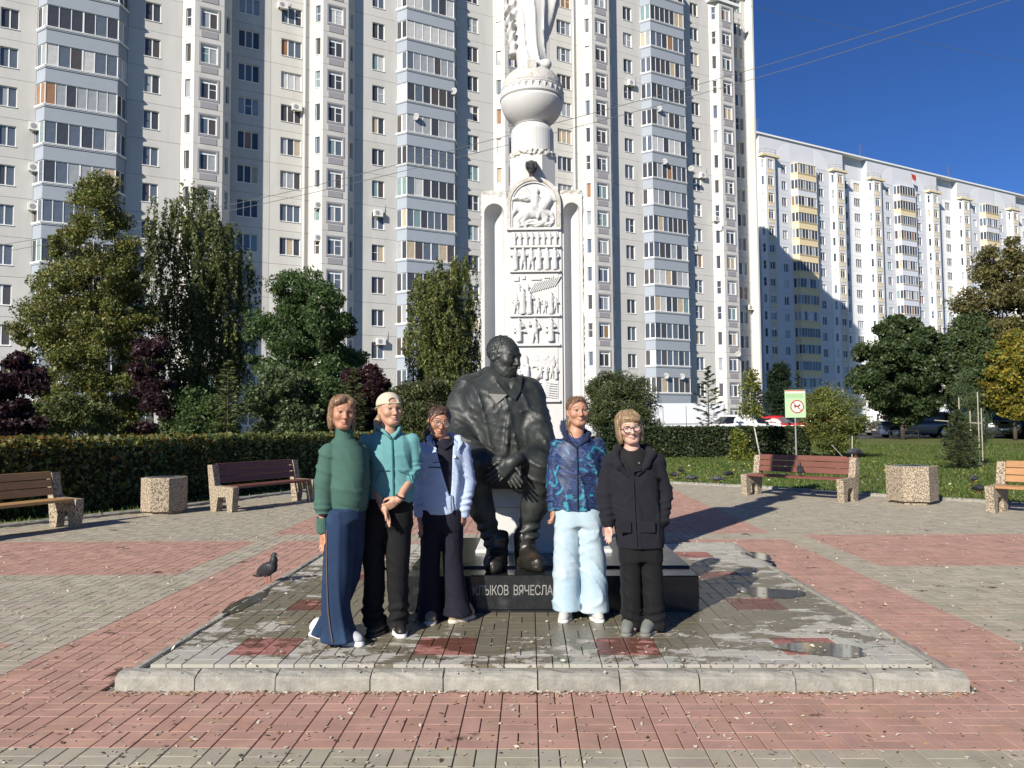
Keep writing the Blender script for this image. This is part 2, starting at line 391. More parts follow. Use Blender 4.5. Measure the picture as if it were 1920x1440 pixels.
# ---- standing water on the platform
m_water = mat('puddle_water', (0.085, 0.08, 0.066), 0.05, spec=0.7)
def puddle(cx, cy, rx, ry, seed, z):
    r = random.Random(seed); n = 56; ph = [r.uniform(0, 6.3) for _ in range(6)]
    P = []
    for i in range(n):
        t = 2 * math.pi * i / n
        k = 1 + .16 * math.sin(2 * t + ph[0]) + .11 * math.sin(3 * t + ph[1]) + .06 * math.sin(5 * t + ph[2]) + .03 * math.sin(9 * t + ph[3])
        P.append(Vector((cx + rx * k * math.cos(t), cy + ry * k * math.sin(t), z)))
    o = link('puddle', mesh('puddle', P, [list(range(n))], m_water)); tag(o, kind='structure')
for k, (u, v, rx, ry) in enumerate([(1545, 1218, .25, .17), (1445, 1112, .24, .24), (1420, 1042, .14, .25), (462, 1130, .09, .42)]):
    p = G(u, v, PLAT_H); puddle(p.x, p.y, rx, ry, 40 + k, PLAT_H + 0.0042)
# ================================================================== APARTMENT BUILDINGS
m_wallA = mat('facade_cream', (0.60, 0.59, 0.55), 0.9, spec=0.15, var=0.07, vscale=0.35, col2=(0.52, 0.50, 0.44), mixscale=0.5, mixlo=0.5, mixhi=0.8, bump=0.15, bscale=25, orand=0.025, world=True, stretch=(1, 1, .22))
m_wallG = mat('facade_grey', (0.55, 0.54, 0.515), 0.9, spec=0.15, var=0.07, vscale=0.5, col2=(0.47, 0.455, 0.42), mixscale=0.7, mixlo=0.5, mixhi=0.8, bump=0.15, bscale=25, orand=0.025, world=True, stretch=(1, 1, .22))
m_wallW = mat('facade_white', (0.78, 0.79, 0.79), 0.9, spec=0.15, var=0.05, vscale=0.3, bump=0.1, bscale=25, orand=0.02)
m_wallW2 = mat('facade_pale_grey', (0.60, 0.62, 0.66), 0.9, spec=0.15, var=0.05, vscale=0.3, orand=0.02)
m_joint = mat('facade_joint', (0.30, 0.28, 0.25), 0.95)
m_surr = mat('window_surround_grey', (0.30, 0.29, 0.31), 0.85)
m_blue = mat('balcony_blue_grey', (0.30, 0.335, 0.385), 0.85, var=0.05, vscale=1.0, orand=0.03)
m_cream = mat('balcony_cream', (0.72, 0.60, 0.38), 0.85, orand=0.04)
m_pale = mat('balcony_pale', (0.62, 0.65, 0.72), 0.85, orand=0.04)
m_frame = mat('window_frame_white', (0.78, 0.78, 0.77), 0.45)
m_roof = mat('roof_metal', (0.35, 0.36, 0.38), 0.6)
m_ac = mat('ac_plastic', (0.72, 0.71, 0.67), 0.55); m_black = mat('dark_void', (0.02, 0.02, 0.02), 0.7); m_cable = mat('cable_grey', (0.12, 0.12, 0.12), 0.7)
def glass(name, col, rough=0.06): return mat(name, [min(.5, c * 1.7 + .018) for c in col], rough, spec=0.6, var=0.25, vscale=1.3)
GL = [glass('glass_dark', (0.022, 0.025, 0.03)), glass('glass_blue', (0.05, 0.065, 0.085)), glass('glass_room', (0.035, 0.03, 0.027)), glass('glass_net_curtain', (0.17, 0.18, 0.19)),
      glass('glass_light_curtain', (0.30, 0.30, 0.28)), glass('glass_brown_curtain', (0.16, 0.085, 0.04)), glass('glass_green', (0.10, 0.15, 0.15)), glass('glass_red_curtain', (0.32, 0.02, 0.02)), glass('glass_beige', (0.26, 0.21, 0.14))]
GW = [30, 22, 18, 13, 6, 3, 4, 0.3, 4]
def pick(r): return r.choices(GL, GW)[0]
FH = 2.92
class Bld:
    def __init__(s, name, loc, ang, label, z0, nfl, style):
        s.root = empty(name, loc, ang, label, 'building'); s.z0 = z0; s.n = nfl; s.st = style; s.req = {}; s.cache = {}; s.r = random.Random(len(label))
        s.M = Matrix.Translation(loc) @ Matrix.Rotation(ang, 4, 'Z')
    def ask(s, name, key, geof, mats, T, slots=None, kids=None):
        """note one piece; pieces nearest the camera become parts, the rest are joined past the limit."""
        p = s.M @ T.translation
        s.req.setdefault(name, []).append(((p.y + abs(p.x) * .2) + p.z * .3, key, geof, mats, T, slots, kids))
    def get(s, key, geof, mats):
        if key not in s.cache:
            g = geof(); s.cache[key] = (g, g.me(key[0], mats))
        return s.cache[key]
    def flush(s, limit=290, panebudget=290):
        kidn = {}
        for name, L_ in s.req.items():
            L_.sort(key=lambda t: t[0]); rest = {}
            for n, (d, key, geof, mats, T, slots, kids) in enumerate(L_):
                g, me = s.get(key, geof, mats)
                if n < limit:
                    o = link(name, me, s.root); o.matrix_local = T
                    if slots:
                        for i, mt in slots.items(): o.material_slots[i].link = 'OBJECT'; o.material_slots[i].material = mt
                    for (kn, kkey, kgeo, kmats, kT, kslots) in kids or ():
                        kg, kme = s.get(kkey, kgeo, kmats); ko = link(kn, kme, o); ko.matrix_local = kT
                        if kslots:
                            for i, mt in kslots.items(): ko.material_slots[i].link = 'OBJECT'; ko.material_slots[i].material = mt
                else:
                    G_ = rest.setdefault(tuple(m.name for m in mats), (Geo(), mats)); G_[0].merge(g, T)
                    for (kn, kkey, kgeo, kmats, kT, kslots) in kids or ():
                        kg, kme = s.get(kkey, kgeo, kmats); km = [kslots.get(i, q) if kslots else q for i, q in enumerate(kmats)]
                        G2 = rest.setdefault(tuple(m.name for m in km), (Geo(), km)); G2[0].merge(kg, T @ kT)
            for gg, mm in rest.values():
                o = gg.obj(name + '_field', mm, s.root); tag(o, kind='stuff')
def panel_geo(wd, ht, holes, m=0, gap=0.012, depth=0.07, reveal=0.17):
    """wall panel in the xz plane facing -y with openings (x0,x1,z0,z1)."""
    g = Geo(); xs = sorted({gap, wd - gap, *[h[0] for h in holes], *[h[1] for h in holes]}); zs = sorted({gap, ht - gap, *[h[2] for h in holes], *[h[3] for h in holes]})
    for i in range(len(xs) - 1):
        for k in range(len(zs) - 1):
            cx, cz = (xs[i] + xs[i + 1]) / 2, (zs[k] + zs[k + 1]) / 2
            if any(h[0] < cx < h[1] and h[2] < cz < h[3] for h in holes): continue
            g.raw([(xs[i], 0, zs[k]), (xs[i + 1], 0, zs[k]), (xs[i + 1], 0, zs[k + 1]), (xs[i], 0, zs[k + 1])], [[0, 1, 2, 3]], m)
    a, b, c, d = gap, wd - gap, gap, ht - gap
    g.raw([(a, 0, c), (b, 0, c), (b, 0, d), (a, 0, d), (a, depth, c), (b, depth, c), (b, depth, d), (a, depth, d)], [[1, 0, 4, 5], [2, 1, 5, 6], [3, 2, 6, 7], [0, 3, 7, 4]], m)
    for (a, b, c, d) in holes:
        g.raw([(a, 0, c), (b, 0, c), (b, 0, d), (a, 0, d), (a, reveal, c), (b, reveal, c), (b, reveal, d), (a, reveal, d)], [[0, 1, 5, 4], [1, 2, 6, 5], [2, 3, 7, 6], [3, 0, 4, 7]], m)
    return g
def frame_geo(wd, ht, n, sill=True, blind=False, trans=-1):
    g = Geo(); t = 0.055; d0, d1 = 0.0, 0.06
    g.box(0, wd, d0, d1, 0, t); g.box(0, wd, d0, d1, ht - t, ht); g.box(0, t, d0, d1, t, ht - t); g.box(wd - t, wd, d0, d1, t, ht - t)
    for i in range(1, n): x = wd * i / n; g.box(x - .045, x + .045, d0 + .004, d1, t, ht - t)
    if trans >= 0: g.box(wd * trans / n + t, wd * (trans + 1) / n - .045, d0 + .008, d1, ht * .52, ht * .52 + .045)
    if sill: g.box(-.04, wd + .04, -.16, .0, -.05, -.004)
    if blind: g.box(t, wd - t, -.004, d1, ht - .24, ht - t + .001)
    return g
def pane_geo(wd, ht):
    return Geo().box(0, wd, 0, .012, 0, ht)
def window(B, T, wd, ht, n, kind, panes=True, sill=True, trans=None, blind=False):
    r = B.r; tr = trans if trans is not None else (r.randrange(n) if r.random() < .3 else -1)
    kids = []
    if panes:
        pw = wd / n; base = pick(r)
        for i in range(n):
            gl = base if r.random() < .6 else pick(r)
            kids.append(('pane', ('pane', kind, n, i), (lambda pw=pw, ht=ht: pane_geo(pw - .09, ht - .1)), [GL[0]], Matrix.Translation((pw * i + .045, .03, .05)), {0: gl}))
        B.ask(kind, (kind, round(wd, 3), n, tr, blind), lambda: frame_geo(wd, ht, n, sill, blind, tr), [m_frame], T, None, kids)
    else:
        def gf():
            g = frame_geo(wd, ht, n, sill, blind, tr); g.box(.03, wd - .03, .03, .05, .03, ht - .03, 1); return g
        B.ask(kind, (kind, round(wd, 3), n, tr, blind), gf, [m_frame, GL[0]], T, {1: pick(r)})
def seg_T(p, q, z):
    d = Vector((q[0] - p[0], q[1] - p[1], 0)); return Matrix.Translation((p[0], p[1], z)) @ Matrix.Rotation(math.atan2(d.y, d.x), 4, 'Z'), d.length
WH = 1.5; SILL = 0.85
def wall_seg(B, p, q, k, m, wins, key, panes, surround=False):
    """one storey-high panel from p to q with windows [(centre, width, n, kind)]."""
    z = B.z0 + k * FH; T, ln = seg_T(p, q, z)
    holes = [(c - w_ / 2, c + w_ / 2, SILL, SILL + WH) for c, w_, n, kd in wins]
    B.ask('wall_panel', ('wall_panel', key, m.name), lambda: panel_geo(ln, FH, holes), [m], T)
    for c, w_, n, kd in wins:
        window(B, T @ Matrix.Translation((c - w_ / 2, .11, SILL)), w_, WH, n, kd, panes, blind=(kd == 'bay_window'))
    if surround:
        c, w_, n, kd = wins[0]
        def sg():
            g = Geo(); a = w_ / 2 + .05; b = a + .13
            g.box(-b, b, -.03, .03, WH + .05, WH + .18).box(-b, b, -.03, .03, -.2, -.06).box(-b, -a, -.03, .03, -.06, WH + .05).box(a, b, -.03, .03, -.06, WH + .05)
            g.box(-a + .02, a - .02, -.03, .03, -.82, -.3); return g
        B.ask('window_surround', ('window_surround', key), sg, [B.st['surr']], T @ Matrix.Translation((c, 0, SILL)))
def balcony(B, s, k, rnd):
    """glazed bay balcony of one storey, s: its left end."""
    z = B.z0 + k * FH; st = B.st; ph = 1.14; out = 0.98
    P = [(0, 0.02), (.62, -out), (5.35, -out), (6.0, 0.02)]
    mcol = st['balc'](k, s)
    def off(P, o): return [(P[0][0] - o, P[0][1]), (P[1][0] - o * .6, P[1][1] - o), (P[2][0] + o * .6, P[2][1] - o), (P[3][0] + o, P[3][1])]
    def pg():
        g = Geo(); g.prism(P, 0.0, ph - .1, 0); g.prism(off(P, .09), ph - .10, ph - .03, 1); g.prism(off(P, .05), ph - .2, ph - .102, 0); g.prism(off(P, .12), ph - .028, ph + .02, 1)
        g.prism(off(P, .04), FH - .1, FH - .002, 0)
        return g
    T = Matrix.Translation((s, 0, z)); kids = []
    gh = FH - .1 - ph - .02
    segs = [(P[0], P[1], 2), (P[1], P[2], 6 if rnd.random() < .8 else 7), (P[2], P[3], 2)]
    for a, b, n in segs:
        Tk, ln = seg_T(a, b, ph + .02); base = pick(rnd)
        kids.append(('glazing_frame', ('glazing_frame', round(ln, 2), n), (lambda ln=ln, n=n: bal_frame(ln, gh, n)), [m_frame], Tk @ Matrix.Translation((0, .02, 0)), None))
        pw = ln / n
        for i in range(n):
            gl = base if rnd.random() < .5 else pick(rnd)
            kids.append(('balcony_pane', ('balcony_pane', round(pw, 3)), (lambda pw=pw: pane_geo(pw - .06, gh - .1)), [GL[0]], Tk @ Matrix.Translation((pw * i + .03, .045, .05)), {0: gl}))
    if not st['panes']:
        kids2 = []
        for (a, b, n) in segs:
            Tk, ln = seg_T(a, b, ph + .02)
            def fg(ln=ln, n=n):
                g = bal_frame(ln, gh, n)
                for i in range(n): g.box(ln * i / n + .03, ln * (i + 1) / n - .03, .03, .045, .05, gh - .05, 1 + (i * 7 + n) % 3)
                return g
            kids2.append(('glazing_frame', ('glazing_frame', round(ln, 2), n), fg, [m_frame, GL[0], GL[1], GL[3]], Tk @ Matrix.Translation((0, .02, 0)), {1: pick(rnd), 2: pick(rnd), 3: pick(rnd)}))
        kids = kids2
    B.ask('balcony', ('balcony', mcol.name), pg, [mcol, st['trim']], T, None, kids)
def bal_frame(ln, gh, n):
    g = Geo(); t = .05
    g.box(0, ln, 0, .06, 0, t).box(0, ln, 0, .06, gh - t, gh)
    for i in range(n + 1):
        x = ln * i / n; wd = .055 if (i in (0, n) or i * 2 == n) else .028
        g.box(max(0, x - wd), min(ln, x + wd), -.004, .055, t, gh - t)
    return g
def erker(B, s, k, mirror, key, top):
    """angular bay: two slanting sides and a front."""
    st = B.st; P = [(0, 0), (.88, -.86), (3.1, -.86), (3.8, -.02)]
    if mirror: P = [(3.8 - x, y) for x, y in P][::-1]
    P = [(s + x, y) for x, y in P]
    for i, nm in enumerate(('slant', 'front', 'slant')):
        p, q = P[i], P[i + 1]; ln = math.dist(p, q)
        if nm == 'front': wall_seg(B, p, q, k, st['wall2'], [(ln / 2, 1.22, 2, 'bay_window')], ('f', mirror), st['panes'], True)
        else: wall_seg(B, p, q, k, st['wall'], [(ln / 2, .5, 1, 'narrow_window')], ('s', i, mirror), False)
    # return wall down to the recessed middle bays
    if mirror: p, q = (s, 1.02), P[0]
    else: p, q = P[3], (s + 3.8, 1.02)
    T, ln = seg_T(p, q, B.z0 + k * FH)
    B.ask('wall_panel', ('wall_panel', 'ret', mirror), lambda: panel_geo(ln, FH, []), [st['wall2']], T)
PER = 28.1
def block(B, s0, k0, k1, floors, erk_top):
    """one period of the facade from the balcony stack at s0; k0,k1: which elements are built."""
    st = B.st
    for k in range(floors):
        el = {'B': lambda: balcony(B, s0, k, B.r) if k < erk_top else None,
              'W1': lambda: wall_seg(B, (s0 + 6.0, 0), (s0 + 9.9, 0), k, st['wall2'], [(1.75, 1.15, 2, 'window')], 'w1', st['panes']),
              'E1': lambda: erker(B, s0 + 9.9, k, False, 'e1', False) if k < erk_top else None,
              'T1': lambda: wall_seg(B, (s0 + 13.7, 1.0), (s0 + 17.05, 1.0), k, st['wall2'], [(1.55, 1.75, 3, 'wide_window')], 't1', st['panes']),
              'T2': lambda: wall_seg(B, (s0 + 17.05, 1.0), (s0 + 20.4, 1.0), k, st['wall'], [(1.75, 1.75, 3, 'wide_window')], 't2', st['panes']),
              'E2': lambda: erker(B, s0 + 20.4, k, True, 'e2', False) if k < erk_top else None,
              'W2': lambda: wall_seg(B, (s0 + 24.2, 0), (s0 + 28.1, 0), k, st['wall2'], [(2.15, 1.15, 2, 'window')], 'w2', st['panes'])}
        for n in ('B', 'W1', 'E1', 'T1', 'T2', 'E2', 'W2'):
            if k0 <= n_order[n] <= k1: el[n]()
n_order = dict(B=0, W1=1, E1=2, T1=3, T2=4, E2=5, W2=6)
def carcass(B, sL, sR, depth, top, starts):
    """the solid body behind the panels, recessed where the middle bays are, plus parapet and base."""
    st = B.st; g = Geo(); zb = -0.4
    pts = [(sL, .3)]
    for s0 in starts:
        a, b = s0 + 13.66, s0 + 20.44
        if b < sL or a > sR: continue
        if a > sL: pts += [(a, .3)]
        pts += [(max(a, sL), 1.3), (min(b, sR), 1.3)]
        if b < sR: pts += [(b, .3)]
    if pts[-1][1] < 1: pts += [(sR, .3)]
    pts = [p for i, p in enumerate(pts) if i == 0 or p != pts[i - 1]]
    poly = pts + [(sR, depth), (sL, depth)]
    g.prism(poly, zb, B.z0 + B.n * FH, 0)
    o = g.obj('wall_core', [m_joint], B.root)
    for x0, x1 in ((sR - .02, sR + .22), (sL - .22, sL + .02)): Geo().box(x0, x1, -.12, depth + .02, zb, top - .3, 0).obj('end_wall', [st['wall']], B.root)
    g = Geo(); g.prism([(x, y - .305) if y < 2 else (x, y) for x, y in poly], B.z0 + B.n * FH + .01, top, 0)
    g.obj('attic', [st['attic']], B.root)
    g = Geo(); g.box(sL - .3, sR + .3, -.25, depth + .2, top + .002, top + .28, 0); g.obj('roof_edge', [st['roofc']], B.root)
    for s0 in starts:                                      # cap and thin rail on each bay
        for q in (9.7, 20.2):
            if not (sL < s0 + q and s0 + q + 4 < sR): continue
            Geo().box(s0 + q, s0 + q + 4.2, -1.05, .05, zt(B), zt(B) + .35).obj('bay_roof', [st['trim']], B.root)
            g = Geo(); z = zt(B) + .35
            for zz in (.45, .9): g.tube([(s0 + q + .1, 0, z + zz), (s0 + q + .9, -.95, z + zz), (s0 + q + 3.3, -.95, z + zz), (s0 + q + 4.1, 0, z + zz)], .02, 4)
            for x, y in ((.1, 0), (.9, -.95), (2.1, -.95), (3.3, -.95), (4.1, 0)): g.tube([(s0 + q + x, y, z), (s0 + q + x, y, z + .9)], .02, 4)
            g.obj('roof_rail', [m_cable], B.root)
def zt(B): return B.z0 + B.st['etop'] * FH
eA = Vector((0.881, 0.473, 0)); ANG = math.atan2(.473, .881)
# ---- near tower
stA = dict(wall=m_wallA, wall2=m_wallG, surr=m_surr, trim=m_frame, attic=m_wallG, roofc=m_wallA, panes=True, etop=17, balc=lambda k, s: m_blue)
BA = Bld('apartment_building', (-36.3, 55.2, 0), ANG, 'tall cream panel tower with blue-grey glazed balconies, directly behind the monument', 0.9, 18, stA)
S0 = [1.3, 1.3 + PER, 1.3 + 2 * PER]
block(BA, S0[0] - PER, 5, 6, 18, 17)
block(BA, S0[0], 0, 6, 18, 17); block(BA, S0[1], 0, 6, 18, 17); block(BA, S0[2], 0, 3, 18, 17)
carcass(BA, S0[0] - 8.4, 74.3, 13.0, 54.4, [S0[0] - PER] + S0)
for s in (S0[0] + 19.9, S0[1] + 19.9): Geo().tube([(s, .85, .5), (s, .85, 53)], .07, 6).obj('downpipe', m_ac, BA.root)
BA.flush(290)
# ---- far white building
stB = dict(wall=m_wallW, wall2=m_wallW2, surr=m_cream, trim=m_cream, attic=m_wallW2, roofc=m_wallW, panes=False, etop=16,
           balc=lambda k, s: (m_cream if (k in (1, 3, 4, 5, 6, 7, 8, 9, 10, 11, 12, 13, 15) and s < 20) or (k in (15, 13, 12) and s > 60) or (k == 14 and 20 < s < 60) else m_pale))
BB = Bld('apartment_building', (43.0, 130.5, 0), ANG, 'far white panel building with cream and pale balconies, behind the right-hand trees', 0.9, 16, stB)
SB = [7.5, 7.5 + PER, 7.5 + 2 * PER]
block(BB, SB[0] - PER, 3, 6, 16, 16)
for s in SB: block(BB, s, 0, 6, 16, 16)
carcass(BB, SB[0] - PER + 13.7, SB[2] + PER - .02, 13.0, 51.6, [SB[0] - PER] + SB)
BB.flush(290)
m_arc = mat('attic_paint', (0.66, 0.68, 0.71), 0.9)
za_ = BB.z0 + 16 * FH + .02                                 # paler quarter-round shapes painted beside each balcony stack on the attic
for s in SB:
    for q, c in ((-1, s - .1), (1, s + 6.1)):
        P_ = [(c, za_)] + [(c + q * 3.4 * math.sin(a), za_ + 3.4 * math.cos(a)) for a in np.linspace(0, math.pi / 2, 14)]
        Geo().prism([(p[0], p[1]) for p in P_], .012, .03, 0, Matrix.Rotation(R(90), 4, 'X')).obj('attic_arc', [m_arc], BB.root)
# ================================================================== IMPLICIT SURFACES -> one smooth mesh each
f32 = np.float32
class SDF:
    def __init__(s, lo, hi, h, zs=None):
        s.h = h
        s.ax = [np.arange(lo[i], hi[i] + h, h, dtype=f32) for i in range(3)]
        if zs is not None: s.ax[2] = np.asarray(zs, f32)
        s.V = np.full([len(a) for a in s.ax], 0.5, f32)
    def sub(s, lo, hi):
        return tuple(slice(max(0, int(np.searchsorted(a, l)) - 1), int(np.searchsorted(a, u)) + 1) for a, l, u in zip(s.ax, lo, hi))
    def add(s, f, lo, hi, k=0.01, op='u', pad=0.03):
        sl = s.sub([q - pad for q in lo], [q + pad for q in hi])
        X, Y, Z = s.ax[0][sl[0]][:, None, None], s.ax[1][sl[1]][None, :, None], s.ax[2][sl[2]][None, None, :]
        if 0 in (X.size, Y.size, Z.size): return s
        d = f(X, Y, Z).astype(f32); Am = s.V[sl]
        if op == 'u': h = np.clip(.5 + .5 * (Am - d) / k, 0, 1); s.V[sl] = Am + (d - Am) * h - k * h * (1 - h)
        elif op == 'd': h = np.clip(.5 - .5 * (Am + d) / k, 0, 1); s.V[sl] = Am + (-d - Am) * h + k * h * (1 - h)
        elif op == 'i': h = np.clip(.5 - .5 * (d - Am) / k, 0, 1); s.V[sl] = d + (Am - d) * h + k * h * (1 - h)
        elif op == '+': s.V[sl] = Am + d
        return s
    def cone(s, a, b, ra, rb, k=0.01, op='u', fold=None):
        a = np.array(a, f32); b = np.array(b, f32); r = max(ra, rb); ab = b - a; L2 = float(ab @ ab) + 1e-12
        def f(X, Y, Z):
            px, py, pz = X - a[0], Y - a[1], Z - a[2]; t = np.clip((px * ab[0] + py * ab[1] + pz * ab[2]) / L2, 0, 1)
            d = np.sqrt((px - t * ab[0]) ** 2 + (py - t * ab[1]) ** 2 + (pz - t * ab[2]) ** 2) - (ra + t * (rb - ra))
            return d + fold(X, Y, Z) if fold is not None else d
        return s.add(f, np.minimum(a, b) - r, np.maximum(a, b) + r, k, op)
    def chain(s, pts, rad, k=0.01, op='u', fold=None):
        for i in range(len(pts) - 1): s.cone(pts[i], pts[i + 1], rad[i], rad[i + 1], k, op, fold)
        return s
    def ell(s, c, r, k=0.01, op='u', rot=None, fold=None):
        c = np.array(c, f32); r = np.array(r, f32); M_ = None if rot is None else np.array(rot.to_3x3().transposed(), f32); R_ = float(max(r))
        def f(X, Y, Z):
            p = [X - c[0], Y - c[1], Z - c[2]]
            if M_ is not None: p = [M_[i][0] * p[0] + M_[i][1] * p[1] + M_[i][2] * p[2] for i in range(3)]
            k0 = np.sqrt(sum((p[i] / r[i]) ** 2 for i in range(3))); k1 = np.sqrt(sum((p[i] / r[i] ** 2) ** 2 for i in range(3))) + 1e-9
            d = k0 * (k0 - 1) / k1
            return d + fold(X, Y, Z) if fold is not None else d
        ext = r if rot is None else np.array([R_] * 3)
        return s.add(f, c - ext, c + ext, k, op)
    def box(s, c, hs, rd=0.01, k=0.005, op='u', rot=None):
        c = np.array(c, f32); hs = np.array(hs, f32); M_ = None if rot is None else np.array(rot.to_3x3().transposed(), f32); R_ = float(np.linalg.norm(hs))
        def f(X, Y, Z):
            p = [X - c[0], Y - c[1], Z - c[2]]
            if M_ is not None: p = [M_[i][0] * p[0] + M_[i][1] * p[1] + M_[i][2] * p[2] for i in range(3)]
            q = [np.abs(p[i]) - hs[i] + rd for i in range(3)]
            return np.sqrt(sum(np.maximum(a, 0) ** 2 for a in q)) + np.minimum(np.maximum(np.maximum(q[0], q[1]), q[2]), 0) - rd
        ext = hs if rot is None else np.array([R_] * 3)
        return s.add(f, c - ext, c + ext, k, op)
    def loft(s, rows, k=0.01, op='u', fold=None, n=2.0, ang=0.0):
        """rows: (z, cx, cy, rx, ry) from bottom to top: a body of elliptical sections."""
        q = np.array(sorted(rows), f32); z = q[:, 0]; ca, sa = math.cos(ang), math.sin(ang)
        def f(X, Y, Z):
            zz = Z.ravel()
            # smooth interpolation (Catmull-like through numpy: cubic hermite)
            cx, cy, rx, ry = [pch(zz, z, q[:, i])[None, None, :] for i in (1, 2, 3, 4)]
            px, py = X - cx, Y - cy
            ax, ay = np.abs(px * ca + py * sa) / rx, np.abs(-px * sa + py * ca) / ry
            rr = (ax ** n + ay ** n) ** (1 / n)
            d = (rr - 1) * np.minimum(rx, ry)
            if fold is not None: d = d + fold(X, Y, Z)
            return np.maximum(d, np.maximum(z[0] - Z, Z - z[-1]))
        R_ = q[:, 3:5].max()
        return s.add(f, (q[:, 1].min() - R_, q[:, 2].min() - R_, z[0]), (q[:, 1].max() + R_, q[:, 2].max() + R_, z[-1]), k, op)
    def mesh(s):
        V = s.V; ax = s.ax; neg = V < 0; nx, ny, nz = V.shape
        cnt = np.zeros((nx - 1, ny - 1, nz - 1), np.int8)
        for i in (0, 1):
            for j in (0, 1):
                for k in (0, 1): cnt += neg[i:nx - 1 + i, j:ny - 1 + j, k:nz - 1 + k]
        act = (cnt > 0) & (cnt < 8); I, J, K = np.nonzero(act); n = len(I)
        cid = np.full(act.shape, -1, np.int32); cid[act] = np.arange(n, dtype=np.int32)
        cv = {(a, b, c): V[I + a, J + b, K + c] for a in (0, 1) for b in (0, 1) for c in (0, 1)}
        acc = np.zeros((n, 3), f32); num = np.zeros(n, f32)
        for p in cv:
            for axs in range(3):
                if p[axs]: continue
                qd = list(p); qd[axs] = 1; a, b = cv[p], cv[tuple(qd)]; mk = (a < 0) != (b < 0)
                t = np.where(mk, a / np.where(mk, a - b, 1), 0)
                for d in range(3): acc[:, d] += np.where(mk, p[d] + (t if d == axs else 0), 0)
                num += mk
        pos = acc / num[:, None]; P = np.empty((n, 3), f32)
        for d, idx in enumerate((I, J, K)): A_ = ax[d]; P[:, d] = A_[idx] + pos[:, d] * (A_[idx + 1] - A_[idx])
        F = []
        for axs in range(3):
            o = [(1, 2), (2, 0), (0, 1)][axs]; sl0 = [slice(None)] * 3; sl1 = [slice(None)] * 3; sl0[axs] = slice(0, -1); sl1[axs] = slice(1, None)
            a = neg[tuple(sl0)]; b = neg[tuple(sl1)]; ch = a != b
            for d in o:
                idx = [slice(None)] * 3; idx[d] = 0; ch[tuple(idx)] = False; idx[d] = -1; ch[tuple(idx)] = False
            E = np.argwhere(ch); fl = a[ch]
            def cell(du, dv):
                e = E.copy(); e[:, o[0]] -= du; e[:, o[1]] -= dv; return cid[e[:, 0], e[:, 1], e[:, 2]]
            q = np.stack([cell(1, 1), cell(0, 1), cell(0, 0), cell(1, 0)], 1)
            q[~fl] = q[~fl][:, ::-1]; F.append(q)
        F = np.concatenate(F); F = F[(F >= 0).all(1)]
        return P, F
    def obj(s, name, mats, parent=None, loc=(0, 0, 0), col=None, midx=None, smooth=True, relax=1):
        P, F = s.mesh()
        for _ in range(relax):                       # light smoothing of the sampled surface
            acc = np.zeros_like(P); w_ = np.zeros(len(P), f32)
            for a, b in ((0, 1), (1, 2), (2, 3), (3, 0)):
                np.add.at(acc, F[:, a], P[F[:, b]]); np.add.at(w_, F[:, a], 1)
            P = P + 0.5 * (acc / np.maximum(w_, 1)[:, None] - P)
        me = mesh(name, P - np.array(loc, f32), F, mats, None if midx is None else midx(P[F].mean(1)), smooth, None if col is None else col(P))
        return link(name, me, parent, loc if parent is None else None)
def pch(x, xp, fp):
    """monotone-ish cubic interpolation."""
    if len(xp) < 3: return np.interp(x, xp, fp).astype(f32)
    d = np.diff(fp) / np.diff(xp); m = np.zeros_like(fp); m[0], m[-1] = d[0], d[-1]
    m[1:-1] = np.where(d[:-1] * d[1:] <= 0, 0, (d[:-1] + d[1:]) / 2)
    i = np.clip(np.searchsorted(xp, x) - 1, 0, len(xp) - 2); h = xp[i + 1] - xp[i]; t = np.clip((x - xp[i]) / h, 0, 1)
    return ((2 * t ** 3 - 3 * t ** 2 + 1) * fp[i] + (t ** 3 - 2 * t ** 2 + t) * h * m[i] + (-2 * t ** 3 + 3 * t ** 2) * fp[i + 1] + (t ** 3 - t ** 2) * h * m[i + 1]).astype(f32)
def folds(amp, freq, seed, zs=1.0, warp=0.6, sharp=1.4):
    """cloth folds: a warped sum of ridges; returns an additive distance."""
    r = np.random.default_rng(seed); W = r.normal(0, 1, (4, 3)); W[:, 2] *= zs; W /= np.linalg.norm(W, axis=1)[:, None]; ph = r.uniform(0, 6.28, 4); fr = freq * r.uniform(.6, 1.5, 4)
    W = W.astype(f32)
    def f(X, Y, Z):
        o = 0
        for i in range(4):
            u = fr[i] * (W[i, 0] * X + W[i, 1] * Y + W[i, 2] * Z) + ph[i]
            v = warp * 6.28 * np.sin(fr[(i + 1) % 4] * .45 * (W[i, 1] * X - W[i, 0] * Y + W[(i + 2) % 4, 2] * Z) + ph[(i + 2) % 4])
            o = o + np.abs(np.sin(u + v * .35)) ** sharp - .5
        return (amp * o * .5).astype(f32)
    return f
def ridge(amp, freq, dirn, seed, warp=0.5, wf=0.35, pw=3.2):
    """long soft cloth folds running across dirn."""
    r = np.random.default_rng(seed); d = np.array(dirn, float); d /= np.linalg.norm(d); W = r.normal(0, 1, (3, 3)) * freq * wf; ph = r.uniform(0, 6.28, 4)
    def f(X, Y, Z):
        u = freq * (d[0] * X + d[1] * Y + d[2] * Z) + ph[0] + warp * 3 * (np.sin(W[0, 0] * X + W[0, 1] * Y + W[0, 2] * Z + ph[1]) + .6 * np.sin(W[1, 0] * X + W[1, 1] * Y + W[1, 2] * Z + ph[2]))
        m = .35 + .65 * (.5 + .5 * np.sin(W[2, 0] * X * .7 + W[2, 1] * Y * .7 + W[2, 2] * Z * .7 + ph[3]))
        return (-amp * m * ((1 - np.abs(np.sin(u))) ** pw - .3)).astype(f32)
    return f
